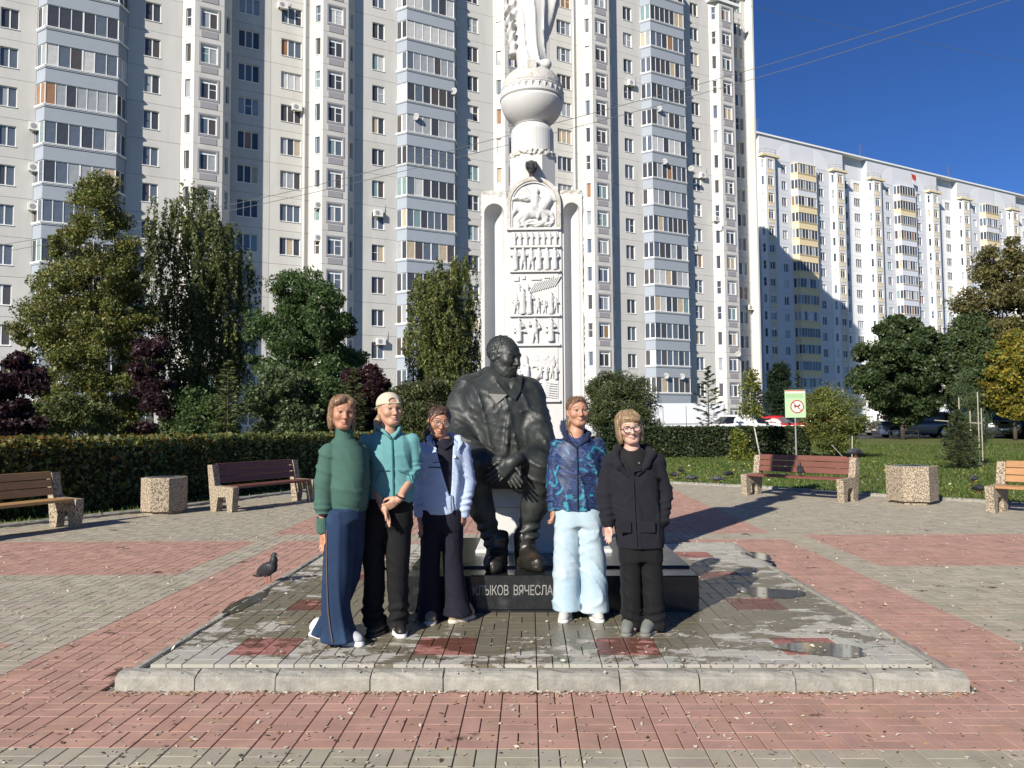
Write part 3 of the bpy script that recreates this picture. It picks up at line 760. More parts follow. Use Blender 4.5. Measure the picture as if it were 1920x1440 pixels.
def bunch(amp, n, z0, z1, seed=0):
    """horizontal bunching folds between two heights."""
    def f(X, Y, Z):
        w_ = np.clip((Z - z0) / (z1 - z0), 0, 1); w_ = np.sin(np.pi * w_)
        return (amp * w_ * np.sin(2 * np.pi * n * (Z - z0) / (z1 - z0) + 2.2 * np.sin(14 * X + seed) + 1.6 * np.sin(11 * Y + seed * 2)).astype(f32)).astype(f32)
    return f
def fsum(*fs): return lambda X, Y, Z: sum(f(X, Y, Z) for f in fs)
def noise3(P, fr, seed):
    r = np.random.default_rng(seed); o = 0
    for k in range(5):
        W = r.normal(0, 1, 3) * fr * (1 + .5 * k); o = o + np.sin(P @ W + r.uniform(0, 6.28) + 1.5 * np.sin(P @ (r.normal(0, 1, 3) * fr * .6))) / (1 + .4 * k)
    return o / 3
# ------------------------------------------------------------------ hands and heads (shared by people and the bronze)
def unit(v): v = np.array(v, float); return v / np.linalg.norm(v)
def hand(S, wrist, dirn, thumb, sc=1.0, curl=0.5, spread=0.12, k=0.006, wr=0.024, fr=1.0):
    """wrist point, direction to the fingertips, direction towards the thumb side. Palm, four jointed fingers and a thumb from the palm's side."""
    w_ = np.array(wrist, float); d = unit(dirn); t = np.array(thumb, float); t = unit(t - d * (t @ d)); nrm = np.cross(d, t)   # palm normal (curl side)
    hnd = lambda a, b, c: w_ + sc * (d * a + t * b + nrm * c)
    for b in (-.024, -.008, .008, .024): S.cone(hnd(.012, b * .72, 0), hnd(.085 - abs(b - .005) * .25, b, 0), .0145 * sc, .0125 * sc, .012 * sc)
    S.cone(hnd(-.03, 0, 0), hnd(.02, 0, 0), wr * sc, .021 * sc, .012 * sc)
    S.ell(hnd(.04, .02, .006), np.array([.02, .02, .03]) * sc, .012 * sc)
    for b, ln, r in ((.028, .072, .0088), (.0095, .08, .0092), (-.0095, .075, .0088), (-.027, .058, .0076)):
        p = hnd(.085 - abs(b - .005) * .3, b, 0); a = 0; q = p; dd = d
        for j, (fl, rr) in enumerate(((.44, 1.0), (.31, .92), (.25, .8))):
            a += curl * (.55, .75, .5)[j]; dd = math.cos(a) * d + math.sin(a) * nrm + t * (b * spread * 8)
            p2 = p + unit(dd) * ln * fl * sc; S.cone(p, p2, r * rr * sc * fr, r * (rr - .1) * sc * fr, k * sc); p = p2
    p = hnd(.026, .026, .008); p2 = hnd(.058, .047, .018 + .01 * curl); p3 = hnd(.085, .049, .026 + .02 * curl); p4 = hnd(.104, .043, .03 + .03 * curl)
    S.cone(p, p2, .014 * sc, .0115 * sc, .01 * sc); S.cone(p2, p3, .0105 * sc, .0095 * sc, k * sc); S.cone(p3, p4, .0095 * sc, .0078 * sc, k * sc)
def rotm(yaw, pitch=0, roll=0):
    """yaw>0 turns the face (-y) towards +x; pitch>0 looks down; roll>0 tips the crown towards +x."""
    return Matrix.Rotation(yaw, 4, 'Z') @ Matrix.Rotation(pitch, 4, 'X') @ Matrix.Rotation(roll, 4, 'Y')
class Head:
    def __init__(s, c, sc, yaw, pitch=0, roll=0): s.c = np.array(c, float); s.sc = sc; s.R = rotm(yaw, pitch, roll); s.Rn = np.array(s.R.to_3x3())
    def w(s, x, y, z): return s.c + s.sc * (s.Rn @ np.array((x, y, z)))
    def loc(s, P): return ((P - s.c) @ s.Rn) / s.sc
    def e(s, S, c, r, k=.01, op='u', rot=None, fold=None): S.ell(s.w(*c), np.array(r) * s.sc, k * s.sc, op, s.R if rot is None else s.R @ rot, fold)
    def n(s, S, a, b, ra, rb, k=.008, op='u'): S.cone(s.w(*a), s.w(*b), ra * s.sc, rb * s.sc, k * s.sc, op)
    def build(s, S, jaw=1.0, nose=1.0, cheek=1.0, smile=0.0, male=0.0):
        e, n = s.e, s.n
        e(S, (0, .018, .028), (.074, .094, .087)); e(S, (0, -.03, .01), (.066, .066, .075), .03)
        e(S, (0, -.018, -.045), (.057 * jaw, .068, .066), .03); e(S, (0, -.062, -.088), (.026 * jaw, .026, .022), .03)
        for q in (-1, 1):
            e(S, (q * .043, -.062, -.022), (.022 * cheek, .024, .022), .025); n(S, (q * .05, .0, -.05), (q * .022, -.06, -.092), .018 * jaw, .016, .03)
            e(S, (q * .032, -.1, .007), (.020, .019, .014), .014, 'd'); e(S, (q * .0315, -.0795, .005), (.0145, .0125, .0105), .004)
            n(S, (q * .012, -.092, .024), (q * .046, -.08, .022), .008 + .003 * male, .006, .012)
            e(S, (q * .074, .012, -.006), (.009, .02, .031), .006, rot=Matrix.Rotation(q * R(-20), 4, 'Z')); e(S, (q * .082, .006, -.004), (.006, .01, .018), .004, 'd')
            e(S, (q * .0125 * nose, -.098, -.034), (.0095 * nose, .012, .0085), .006)
        n(S, (0, -.088, .016), (0, -.112 * (1 + .03 * (nose - 1)), -.028), .0095, .0125 * nose, .012); e(S, (0, -.112, -.03), (.0125 * nose, .012, .0105), .008)
        wd = .022 + .006 * smile; up = .004 * smile
        n(S, (-wd, -.082, -.058 + up), (0, -.0945, -.0565), .004, .0072, .006); n(S, (0, -.0945, -.0565), (wd, -.082, -.058 + up), .0072, .004, .006)
        n(S, (-wd * .8, -.083, -.066 + up), (0, -.0935, -.0695), .0045, .008, .006); n(S, (0, -.0935, -.0695), (wd * .8, -.083, -.066 + up), .008, .0045, .006)
        n(S, (-wd, -.098, -.0615 + up), (wd, -.098, -.0615 + up), .0022, .0022, .003, 'd'); e(S, (0, -.098, -.08), (.016, .008, .005), .01, 'd')
    def color(s, P, skin, lip=(.42, .17, .14), brow=(.14, .09, .06), smile=0.0, blush=.12, eyes=True):
        q = s.loc(P); x, y, z = q.T; c = np.tile(np.array(skin, f32), (len(P), 1)); hd = (np.abs(z) < .14) & (np.abs(x) < .12) & (np.abs(y) < .14)
        fr = hd & (y < -.045)
        def mixin(mk, col, a=1.0): c[mk] = c[mk] * (1 - a) + np.array(col, f32) * a
        bl = np.exp(-(((np.abs(x) - .04) / .018) ** 2 + ((z + .025) / .018) ** 2)) * fr * blush
        c[:] = c * (1 - bl[:, None]) + np.array(skin, f32) * np.array([1.05, .68, .62], f32) * bl[:, None]
        up = .004 * smile * np.minimum(np.abs(x) / .022, 1)
        mixin(fr & (((x / .027) ** 2 + ((z + .0625 - up) / .0105) ** 2) < 1), lip, .5)
        mixin(fr & (np.abs(x) < .027) & (np.abs(z + .0615 - up) < .0022), (.10, .04, .035), .9)
        ax = np.abs(x); bz = .0285 + .006 * np.clip(1 - ((ax - .032) / .02) ** 2, -1, 1)
        mixin(fr & (ax > .012) & (ax < .052) & (np.abs(z - bz) < .0042), brow, .8)
        if eyes:
            ee = ((ax - .0315) / .0145) ** 2 + ((z - .0055) / .0048) ** 2
            mixin(fr & (ee < 1.25), (.22, .12, .09), .5); mixin(fr & (ee < .7), (.26, .20, .17)); mixin(fr & (((ax - .0315) / .0068) ** 2 + ((z - .005) / .0055) ** 2 < 1), (.03, .025, .02))
            mixin(fr & (np.abs(z - .0108) < .0018) & (ax > .016) & (ax < .047), (.05, .03, .025), .85)
        return c
# ================================================================== MONUMENT
m_stone = mat('white_painted_stone', (0.53, 0.53, 0.515), 0.75, spec=0.3, var=0.06, vscale=2.5, col2=(0.46, 0.455, 0.43), mixscale=4, mixlo=0.55, mixhi=0.85, bump=0.25, bscale=35, bdist=0.006)
m_stone_worn = mat('weathered_white_stone', (0.50, 0.49, 0.46), 0.85, spec=0.2, var=0.1, vscale=6, col2=(0.34, 0.29, 0.20), mixscale=9, mixlo=0.5, mixhi=0.72, bump=0.8, bscale=40, bdist=0.012)
m_granite = mat('polished_black_granite', (0.018, 0.019, 0.02), 0.16, spec=0.5, var=0.35, vscale=30, col2=(0.06, 0.06, 0.058), mixscale=7, mixlo=0.56, mixhi=0.8, bump=0.05, bscale=80)
m_letter = mat('engraved_letter_grey', (0.24, 0.235, 0.22), 0.8, var=0.25, vscale=20)
m_bronze = mat('dark_bronze', (0.021, 0.024, 0.022), 0.50, spec=0.5, metallic=0.1, var=0.4, vscale=8, col2=(0.042, 0.048, 0.043), mixscale=5, mixlo=0.45, mixhi=0.75, bump=0.35, bscale=45, bdist=0.006)
m_boot = mat('worn_bronze_boot', (0.035, 0.032, 0.026), 0.35, spec=0.6, metallic=0.5, var=0.35, vscale=12, col2=(0.14, 0.075, 0.03), mixscale=7, mixlo=0.55, mixhi=0.75, bump=0.4, bscale=60, bdist=0.006)
MX = 0.275; TOPZ = PLAT_H + 0.285
# ---- black granite plinth with the name cut into its front
pl = empty('granite_plinth', PW(0.13, 1.52, PLAT_H), -YAW, 'low black polished granite slab with pale engraved letters under the seated bronze man', 'plinth')
def local(o, p): return o.matrix_world.inverted() @ p
Geo().bev(-1.155, 1.155, 0, 2.1, 0, 0.282, 0.008).obj('slab', m_granite, pl)
NB0 = -0.64
Geo().bev(NB0, NB0 + 0.78, -0.022, -0.001, 0.03, 0.292, 0.008).obj('name_block', m_granite, pl)
for x0, x1 in ((-1.155, -.40), (-.396, .40), (.404, 1.155)): Geo().bev(x0, x1, .34, 1.9, .2825, .30, 0.006).obj('cover_stone', m_granite, pl)
fc = bpy.data.curves.new('lettering', 'FONT'); fc.body = 'КЛЫКОВ  ВЯЧЕСЛАВ'; fc.size = 0.15; fc.extrude = 0.002; fc.align_x = 'CENTER'; fc.space_character = 0.92
fo = bpy.data.objects.new('lettering_source', fc); COL.objects.link(fo); bpy.context.view_layer.update()
fm = bpy.data.meshes.new_from_object(fo.evaluated_get(bpy.context.evaluated_depsgraph_get())); bpy.data.objects.remove(fo); fm.name = 'lettering'
vv = np.empty(len(fm.vertices) * 3, f32); fm.vertices.foreach_get('co', vv); vv = vv.reshape(-1, 3); hw_ = np.abs(vv[:, 0]).max()
vv = np.stack([vv[:, 0] / hw_ * 0.335 - 0.285, -vv[:, 2] - .0245, 0.14 + vv[:, 1] * 0.078 / 0.11], 1); fm.vertices.foreach_set('co', vv.astype(f32).ravel()); fm.update()
fm.materials.clear(); fm.materials.append(m_letter); link('lettering', fm, pl)
# ---- white column: base blocks, panel with reliefs, two niches, drums, globe
MD = 8.1                                           # distance of the panel's face
mo = empty('monument_column', (MX, MD, PLAT_H), -YAW, 'tall white column with relief panels, side niches and a globe on top', 'monument')
MI = Matrix.Translation((MX, MD, PLAT_H)) @ Matrix.Rotation(-YAW, 4, 'Z'); MIi = MI.inverted()
def ML(u, v, dy=0.0):
    """photo point on the plane of the panel's face (shifted by dy) -> column frame."""
    r = ray(u, v); t = (MD + dy) / r[1]; return MIi @ Vector((t * r[0], MD + dy, EYE + t * r[2]))
def zl(v, dy=0.0): return ML(1003, v, dy).z
def xl(u, v=600, dy=0.0): return ML(u, v, dy).x
Geo().bev(-.60, .66, -.98, .35, .27, .33, .012).obj('base_step', m_stone, mo)
Geo().bev(-.50, .52, -.93, .30, .33, .72, .015).obj('lower_block', m_stone, mo)
Geo().bev(-.56, .56, -1.02, .30, .722, .96, .015).obj('seat_block', m_stone, mo)
Geo().bev(-.545, .545, -.02, .62, .30, 1.02, .015).obj('column_foot', m_stone, mo)
zA = zl(362); zArch = zl(332)
# stele: arched slab
x0, x1 = xl(950, 500), xl(1053, 500); cx = (x0 + x1) / 2; rr = (x1 - x0) / 2
arc = [(x0, .96)] + [(x0, zArch - rr)] + [(cx - rr * math.cos(a), zArch - rr + rr * math.sin(a)) for a in np.linspace(0.05, math.pi - .05, 22)] + [(x1, zArch - rr), (x1, .96)]
TZ = Matrix.Rotation(R(90), 4, 'X')                 # prism axis -> -y..: (x,y,z)->(x,-z,y)
def flat(g, poly, y0, y1, m=0): return g.prism([(p[0], p[1]) for p in poly], -y1, -y0, m, TZ)
flat(Geo(), arc[::-1][::-1], 0.0, .42).obj('stele', m_stone, mo)
# frame moulding round the panel: raised rim
def ring(outer, inner, y0, y1):
    g = Geo(); n = len(outer)
    v = [(p[0], y0, p[1]) for p in outer] + [(p[0], y0, p[1]) for p in inner] + [(p[0], y1, p[1]) for p in outer] + [(p[0], y1, p[1]) for p in inner]
    f = []
    for i in range(n - 1): f += [[i, i + 1, n + i + 1, n + i], [n + i, n + i + 1, 3 * n + i + 1, 3 * n + i], [2 * n + i + 1, i + 1 - 0, i, 2 * n + i]]
    return g.raw(v, f)
def archpts(rad, zc, zb, k=24): return [(cx - rad, zb)] + [(cx - rad * math.cos(a), zc + rad * math.sin(a)) for a in np.linspace(0, math.pi, k)] + [(cx + rad, zb)]
zc = zArch - rr
ring(archpts(rr - .004, zc, zl(432)), archpts(rr - .045, zc, zl(432)), -.028, 0.0).obj('arch_moulding', m_stone_worn, mo)
ring(archpts(rr - .05, zc, zl(430)), archpts(rr - .065, zc, zl(430)), -.018, 0.0).obj('inner_moulding', m_stone, mo)
# niches: half-round recess in a pylon each side
def pylon(xa, xb, seed):
    r = np.random.default_rng(seed); g = Geo(); w_ = (xb - xa); c = (xa + xb) / 2; ri = w_ / 2 - .028; zt_ = zA; zcen = zt_ - .10 - ri; yf = .02; yb = .44; zb = .3
    n = 14; prof = [(c - ri * math.cos(a), yf + ri * 1.55 * math.sin(a) ** .8) for a in np.linspace(0, math.pi, n)]
    v = []; f = []
    zsteps = [zb, zcen]
    for z in zsteps: v += [(p[0], p[1], z) for p in prof]
    f += [[i, n + i, n + i + 1, i + 1] for i in range(n - 1)]
    m = 7                                            # quarter-dome head
    for j in range(1, m + 1):
        th = (math.pi / 2) * j / m
        v += [(c + (p[0] - c) * math.cos(th), yf + (p[1] - yf) * math.cos(th), zcen + ri * math.sin(th)) for p in prof]
    for j in range(m): b = n * (1 + j); f += [[b + i, b + n + i, b + n + i + 1, b + i + 1] for i in range(n - 1)]
    g.raw(v, [q[::-1] for q in f])
    # front face strips, with a chipped outer edge
    arcp = [(c - ri, zb), (c - ri, zcen)] + [(c - ri * math.cos(a), zcen + ri * math.sin(a)) for a in np.linspace(.12, math.pi - .12, 14)] + [(c + ri, zcen), (c + ri, zb)]
    out = []
    for k, (x, z) in enumerate(arcp):
        if k < 2: out.append((xa, z))
        elif k >= len(arcp) - 2: out.append((xb, z))
        else:
            t = (k - 2) / (len(arcp) - 5); out.append((xa + (xb - xa) * t, zt_ + r.normal(0, .006)))
    v = [(p[0], yf, p[1]) for p in arcp] + [(p[0], yf, p[1]) for p in out]; k = len(arcp)
    g.raw(v, [[i, i + 1, k + i + 1, k + i] for i in range(k - 1)])
    g.raw([(xa, yf, zb), (xa, yb, zb), (xa, yb, zt_), (xa, yf, zt_)], [[0, 3, 2, 1]]); g.raw([(xb, yf, zb), (xb, yb, zb), (xb, yb, zt_), (xb, yf, zt_)], [[0, 1, 2, 3]])
    g.raw([(xa, yb, zb), (xb, yb, zb), (xb, yb, zt_), (xa, yb, zt_)], [[0, 3, 2, 1]]); g.raw([(xa, yf, zt_), (xb, yf, zt_), (xb, yb, zt_), (xa, yb, zt_)], [[0, 1, 2, 3]])
    o = g.obj('niche', m_stone, mo)
    S = SDF((xa - .03, yf - .03, zt_ - .14), (xb + .03, yb + .02, zt_ + .06), .013)   # crumbling cornice
    S.box((c, (yf + yb) / 2, zt_ - .0), ((xb - xa) / 2 + .006, (yb - yf) / 2, .04), .015).add(folds(.016, 36, seed, 1, 1.2), (xa - .02, yf - .02, zt_ - .2), (xb + .02, yb, zt_ + .1), op='+')
    S.obj('niche_cornice', m_stone_worn, o)
    # ragged broken edge down the outer side
    xe = xa if xa < cx else xb; S = SDF((xe - .05, yf - .01, 1.0), (xe + .05, yf + .16, zt_), .016); S.box((xe, yf + .07, (1.0 + zt_) / 2), (.011, .07, (zt_ - 1.0) / 2), .01).add(folds(.016, 45, seed + 3, 1, 1.0), (xe - .1, yf - .1, 1.0), (xe + .1, yf + .2, zt_), op='+')
    S.obj('chipped_edge', m_stone_worn, o)
pylon(xl(903, 500), x0 + .002, 3); pylon(x1 - .002, xl(1093, 500), 5)
# upper shaft, drum and globe
dyc = .31
def zc_(v): return zl(v, dyc)
def rad(u0, u1, v): return (xl(u1, v, dyc) - xl(u0, v, dyc)) / 2
ccx = xl(998, 250, dyc)
Geo().prism([(ccx + q * math.cos(a), dyc + q * math.sin(a)) for q, a in [(rad(953, 1043, 320) * 1.0, R(22.5 + 45 * i)) for i in range(8)]], zA - .5, zc_(303)).obj('octagonal_shaft', m_stone, mo)
g = Geo(); g.lathe([(rad(958, 1038, 290), zc_(304)), (rad(958, 1038, 290), zc_(252)), (rad(960, 1036, 245), zc_(246)), (rad(966, 1030, 240), zc_(240)), (rad(970, 1026, 240), zc_(234))], 40, 0, (ccx, dyc, 0)); g.obj('drum', m_stone, mo, False)
S = SDF((ccx - .28, dyc - .28, zc_(306)), (ccx + .28, dyc + .28, zc_(288)), .014)
def bandf(X, Y, Z): return np.maximum(np.abs(np.sqrt((X - ccx) ** 2 + (Y - dyc) ** 2) - rad(957, 1039, 295)) - .02, np.abs(Z - zc_(298)) - .035) + folds(.022, 55, 9, 1, 1.2)(X, Y, Z)
S.add(bandf, (ccx - .3, dyc - .3, zc_(310)), (ccx + .3, dyc + .3, zc_(280))); S.obj('carved_band', m_stone_worn, mo)
RG = rad(938, 1057, 187); zg = zc_(187)
g = Geo(); g.lathe([(.20, zc_(238))] + [(RG * math.cos(a) * .985, zg - .025 + (zg - .025 - zc_(243)) * math.sin(a)) for a in np.linspace(-1.2, -.05, 14)], 48, 0, (ccx, dyc, 0)); g.obj('globe_bowl', m_stone, mo, True)
g = Geo(); g.lathe([(RG * .985, zg - .03), (RG * 1.01, zg - .02), (RG * 1.01, zg), (RG * .97, zg + .004), (RG * .97, zg + .075), (RG * .985, zg + .08), (RG * .985, zg + .095), (RG * .94, zg + .10)], 48, 0, (ccx, dyc, 0)); g.obj('globe_belt', m_stone, mo)
for i in range(30):
    a = 2 * math.pi * (i + .5) / 30; a0, a1 = a - .09, a + .09; r0, r1 = RG * .972, RG * 1.02; P_ = lambda q, r_, z: (ccx + r_ * math.cos(q), dyc + r_ * math.sin(q), z)
    Geo().raw([P_(a0, r0, zg + .07), P_(a1, r0, zg + .07), P_(a, r0, zg + .008), P_(a, r1, zg + .055)], [[0, 3, 1], [1, 3, 2], [2, 3, 0]]).obj('crown_tooth', m_stone, mo)
g = Geo(); g.lathe([(RG * .94, zg + .10)] + [(RG * .95 * math.cos(a), zg + .10 + RG * .72 * math.sin(a)) for a in np.linspace(.05, 1.45, 14)], 40, 0, (ccx, dyc, 0)); g.obj('globe_dome', m_stone_worn, mo, True)
g = Geo(); g.box(ccx - .05, ccx + .05, dyc - RG * .82, dyc - RG * .3, zg + .1, zg + .1 + RG * .62); g.obj('dome_panel', m_stone_worn, mo)
# ---- relief panels
RP = []
def relief(name, va, vb, u0=959, u1=1047):
    p = Geo(); xa, xb = xl(u0, (va + vb) / 2), xl(u1, (va + vb) / 2); za, zb = zl(vb), zl(va)
    p.bev(xa, xb, -.006, .003, za, zb, .003); o = p.obj('relief_panel', m_stone, mo)
    Geo().bev(xa - .02, xb + .02, -.032, -.001, za - .022, za + .002, .006).obj('ledge', m_stone, o)
    return o, xa, xb, za, zb
def fig(o, x, z, h, seed, style='robe', y=-.008, lean=0.0, arm=None):
    """one small standing carved figure, feet at (x,z)."""
    r = np.random.default_rng(seed); S = SDF((x - h * .42, y - .05, z - .01), (x + h * .42, y + .02, z + h * 1.06), max(.0055, h * .018)); c = lambda a, b, d=0: (x + a * h + lean * b * h, y - d * h, z + b * h)
    k = .02 * h; fo_ = folds(.010 * h, 60 / h * .25, seed, .2)
    if style == 'robe':
        S.cone(c(0, .05, .03), c(0, .5, .05), .15 * h, .12 * h, k, fold=fo_); S.cone(c(0, .5, .05), c(0, .76, .05), .125 * h, .13 * h, .03 * h, fold=fo_)
    else:
        for q in (-1, 1): S.chain([c(q * .1, .03, .03), c(q * .07, .26, .05), c(q * .05, .5, .05)], [.045 * h, .055 * h, .075 * h], k)
        S.cone(c(0, .45, .05), c(0, .77, .05), .11 * h, .12 * h, .03 * h, fold=fo_)
    S.ell(c(0, .92, .06), np.array([.065, .07, .085]) * h, .01 * h)
    a = arm if arm is not None else r.uniform(-1, 1, 2)
    for q, t in ((-1, a[0]), (1, a[1])):
        e = c(q * (.19 + .04 * max(t, 0)), .58 + .12 * max(t, 0), .06); w_ = c(q * (.08 + .14 * max(t, 0)), .5 + .36 * max(t, 0), .10)
        S.chain([c(q * .12, .77, .05), e, w_], [.05 * h, .042 * h, .036 * h], .02 * h)
    return S.obj('relief_figure', m_stone, o, relax=1)
def flatsdf(o, name, build, lo, hi, h=.006):
    S = SDF(lo, hi, h); build(S); return S.obj(name, m_stone, o)
# 1: rider over a coiled serpent, cloak flying
o, xa, xb, za, zb = relief('r', 350, 428)
W_ = xb - xa; H_ = zb - za
def q1(a, b, d=.012): return (xa + a * W_, -d, za + b * H_)
def rider(S):
    S.ell(q1(.52, .42, .014), (.125, .03, .075), .01, rot=Matrix.Rotation(R(-18), 4, 'Y')); S.ell(q1(.30, .36), (.075, .03, .075), .02)
    S.chain([q1(.68, .50), q1(.78, .64), q1(.80, .70)], [.06, .042, .035], .02); S.chain([q1(.80, .72), q1(.93, .66)], [.032, .02], .01); S.chain([q1(.79, .76), q1(.81, .82)], [.012, .006])
    for p in ([q1(.28, .34), q1(.14, .20), q1(.16, .04), q1(.10, .0)], [q1(.33, .32), q1(.24, .16), q1(.30, .02)], [q1(.68, .40), q1(.84, .32), q1(.90, .20)], [q1(.64, .38), q1(.74, .22), q1(.70, .12)]): S.chain(p, [.042, .026, .018, .014][:len(p)], .01)
    S.chain([q1(.24, .40), q1(.10, .46), q1(.04, .36), q1(.02, .28)], [.022, .026, .02, .008], .01)
    S.chain([q1(.50, .52, .02), q1(.51, .72, .02)], [.05, .045], .02); S.ell(q1(.53, .88, .02), (.030, .022, .036)); S.chain([q1(.48, .74, .02), q1(.38, .82, .02), q1(.30, .95, .02)], [.022, .018, .014]); S.chain([q1(.54, .72, .02), q1(.62, .64, .025)], [.022, .016])
    S.chain([q1(.50, .50, .03), q1(.60, .38, .03), q1(.56, .24, .03)], [.032, .026, .018], .01)
    S.chain([q1(.46, .74), q1(.30, .70), q1(.14, .73), q1(.02, .68)], [.03, .035, .03, .012], .01, fold=folds(.012, 60, 4))
    S.chain([q1(.30, .97, .025), q1(.52, .5, .03), q1(.74, .05, .02)], [.006, .006, .006])
    S.chain([q1(.24, .07), q1(.40, .14), q1(.52, .06), q1(.66, .12), q1(.80, .07), q1(.88, .16)], [.018, .03, .026, .03, .024, .02], .012, fold=folds(.008, 80, 6))
flatsdf(o, 'relief_rider', rider, (xa - .02, -.08, za - .01), (xb + .02, .01, zb + .01))
# 2, 3: rows of saints
o, xa, xb, za, zb = relief('r', 434, 461)
for i in range(8): fig(o, xa + (xb - xa) * (i + .5) / 8, za + .006, (zb - za) * .93, 20 + i, 'robe')
o, xa, xb, za, zb = relief('r', 464, 507)
for i in range(6): fig(o, xa + (xb - xa) * (i + .5) / 6, za + .006, (zb - za) * .95, 40 + i, 'robe' if i in (0, 3, 4, 5) else 'legs')
# 4: crowd with raised spears and a town
o, xa, xb, za, zb = relief('r', 513, 590)
for i, (fx, fz, fh, stl) in enumerate([(.10, .03, .50, 'legs'), (.24, .02, .62, 'robe'), (.38, .02, .55, 'robe'), (.56, .0, .42, 'legs'), (.70, .02, .34, 'legs'), (.84, .02, .52, 'robe'), (.94, .05, .36, 'legs'), (.16, .42, .34, 'robe'), (.34, .45, .30, 'robe')]):
    fig(o, xa + fx * (xb - xa), za + fz * (zb - za), fh * (zb - za), 60 + i, stl)
for i in range(12):
    t = i / 11; S = Geo(); x = xa + (.42 + .54 * t) * (xb - xa); z = za + (.52 + .16 * t) * (zb - za); S.tube([(x - .02, -.012, z), (x + .045, -.014, z + .11)], .007, 5); S.obj('relief_spear', m_stone, o)
for i, (a, b, w_, h_) in enumerate([(.05, .82, .12, .12), (.22, .86, .08, .09), (.42, .84, .22, .04), (.70, .88, .2, .07)]):
    x = xa + a * (xb - xa); z = za + b * (zb - za); Geo().bev(x, x + w_ * (xb - xa), -.02, 0, z, z + h_ * (zb - za), .006).obj('relief_building', m_stone, o)
# 5: three figures
o, xa, xb, za, zb = relief('r', 597, 645)
fig(o, xa + .16 * (xb - xa), za + .03, (zb - za) * .9, 81, 'robe', arm=(.1, .4)); fig(o, xa + .50 * (xb - xa), za + .01, (zb - za) * .97, 82, 'legs', arm=(1, .2)); fig(o, xa + .84 * (xb - xa), za + .03, (zb - za) * .9, 83, 'robe', arm=(.3, .3))
for fx in (.16, .84): Geo().bev(xa + (fx - .14) * (xb - xa), xa + (fx + .14) * (xb - xa), -.045, -.03, za + .13, za + .145, .004).obj('relief_tray', m_stone, o)
# 6: rider by a river below a walled town
o, xa, xb, za, zb = relief('r', 652, 750); W_ = xb - xa; H_ = zb - za
def town(S):
    for a, b, w_, h_ in ((.10, .72, .07, .22), (.30, .74, .05, .16), (.55, .70, .10, .14), (.72, .70, .09, .18), (.86, .70, .07, .14)):
        S.box(q1(a, b), (w_ * W_, .012, h_ * H_ * .5), .004); S.ell(q1(a, b + h_ * .55), (w_ * W_ * .8, .016, .022))
    for i in range(3): S.chain([q1(.45 + .1 * i, .62), q1(.5 + .1 * i, .70), q1(.55 + .1 * i, .62)], [.008] * 3)
    S.ell(q1(.34, .36), (.09, .03, .05), .01); S.chain([q1(.48, .38), q1(.56, .46), q1(.62, .44)], [.035, .028, .018]); S.chain([q1(.26, .30), q1(.24, .12)], [.02, .012]); S.chain([q1(.42, .30), q1(.47, .14)], [.02, .012])
    S.chain([q1(.32, .42, .02), q1(.33, .56, .02)], [.035, .03]); S.ell(q1(.34, .63, .02), (.024, .02, .028)); S.chain([q1(.33, .54, .02), q1(.20, .50, .02)], [.018, .012])
    for i in range(7): S.chain([q1(.5 + .03 * (i % 2), .32 - .045 * i), q1(.72, .34 - .045 * i), q1(.96, .30 - .045 * i)], [.007, .011, .007])
    for i in range(4): S.chain([q1(.05, .16 - .04 * i), q1(.3, .13 - .04 * i), q1(.5, .15 - .04 * i)], [.006, .009, .006])
flatsdf(o, 'relief_town', town, (xa - .02, -.07, za - .01), (xb + .02, .01, zb + .03))
for i, (fx, fz, fh, stl) in enumerate([(.62, .40, .28, 'legs'), (.74, .40, .26, 'robe'), (.86, .41, .28, 'legs'), (.95, .40, .24, 'robe'), (.08, .30, .30, 'robe'), (.17, .31, .26, 'legs')]): fig(o, xa + fx * W_, za + fz * H_, fh * H_, 120 + i, stl)
for i in range(9): x = xa + (.46 + .06 * i) * W_; Geo().bev(x, x + .035 * W_, -.014, 0, za + (.66 + .02 * (i % 3)) * H_, za + (.80 + .05 * (i % 2)) * H_, .004).obj('relief_building', m_stone, o)
# ---- white robed saint standing on the globe
sa = empty('saint_statue', MI @ Vector((ccx, dyc, zg + .10 + RG * .62)), -YAW, 'white robed stone figure standing on the globe at the top of the column', 'statue')
S = SDF((-.42, -.36, -.06), (.42, .36, 2.0), .014)
fv = ridge(.028, 26, (1, .4, .08), 12, .35, .2, 2.0)
S.loft([(-.04, 0, 0, .17, .15), (.3, .01, 0, .165, .15), (.7, .01, 0, .19, .16), (1.0, 0, 0, .2, .16), (1.35, 0, .02, .24, .15), (1.5, 0, .02, .14, .11)], .03, fold=fv)
S.loft([(.20, -.20, .06, .05, .12), (.5, -.22, .06, .06, .12), (.9, -.20, .06, .10, .13), (1.3, -.12, .06, .16, .13)], .03, fold=fsum(folds(.03, 30, 3, .5), bunch(.028, 7, .15, 1.0)))
S.loft([(.38, .14, .06, .04, .11), (.6, .20, .06, .055, .12), (.95, .24, .05, .09, .13), (1.3, .14, .06, .16, .13)], .03, fold=folds(.02, 25, 8, .1))
S.cone((-.1, -.12, -.03), (.16, -.17, .0), .05, .06, .02); S.cone((.04, -.14, -.02), (.05, -.2, -.02), .05, .045)
S.chain([(-.2, 0, 1.38), (-.3, -.1, 1.1), (-.2, -.24, 1.25)], [.07, .06, .045], .03); S.chain([(.2, 0, 1.38), (.3, -.1, 1.1), (.18, -.24, 1.2)], [.07, .06, .045], .03)
S.cone((0, .01, 1.45), (0, 0, 1.62), .06, .06, .03)
S.obj('robed_body', m_stone, sa, relax=1)
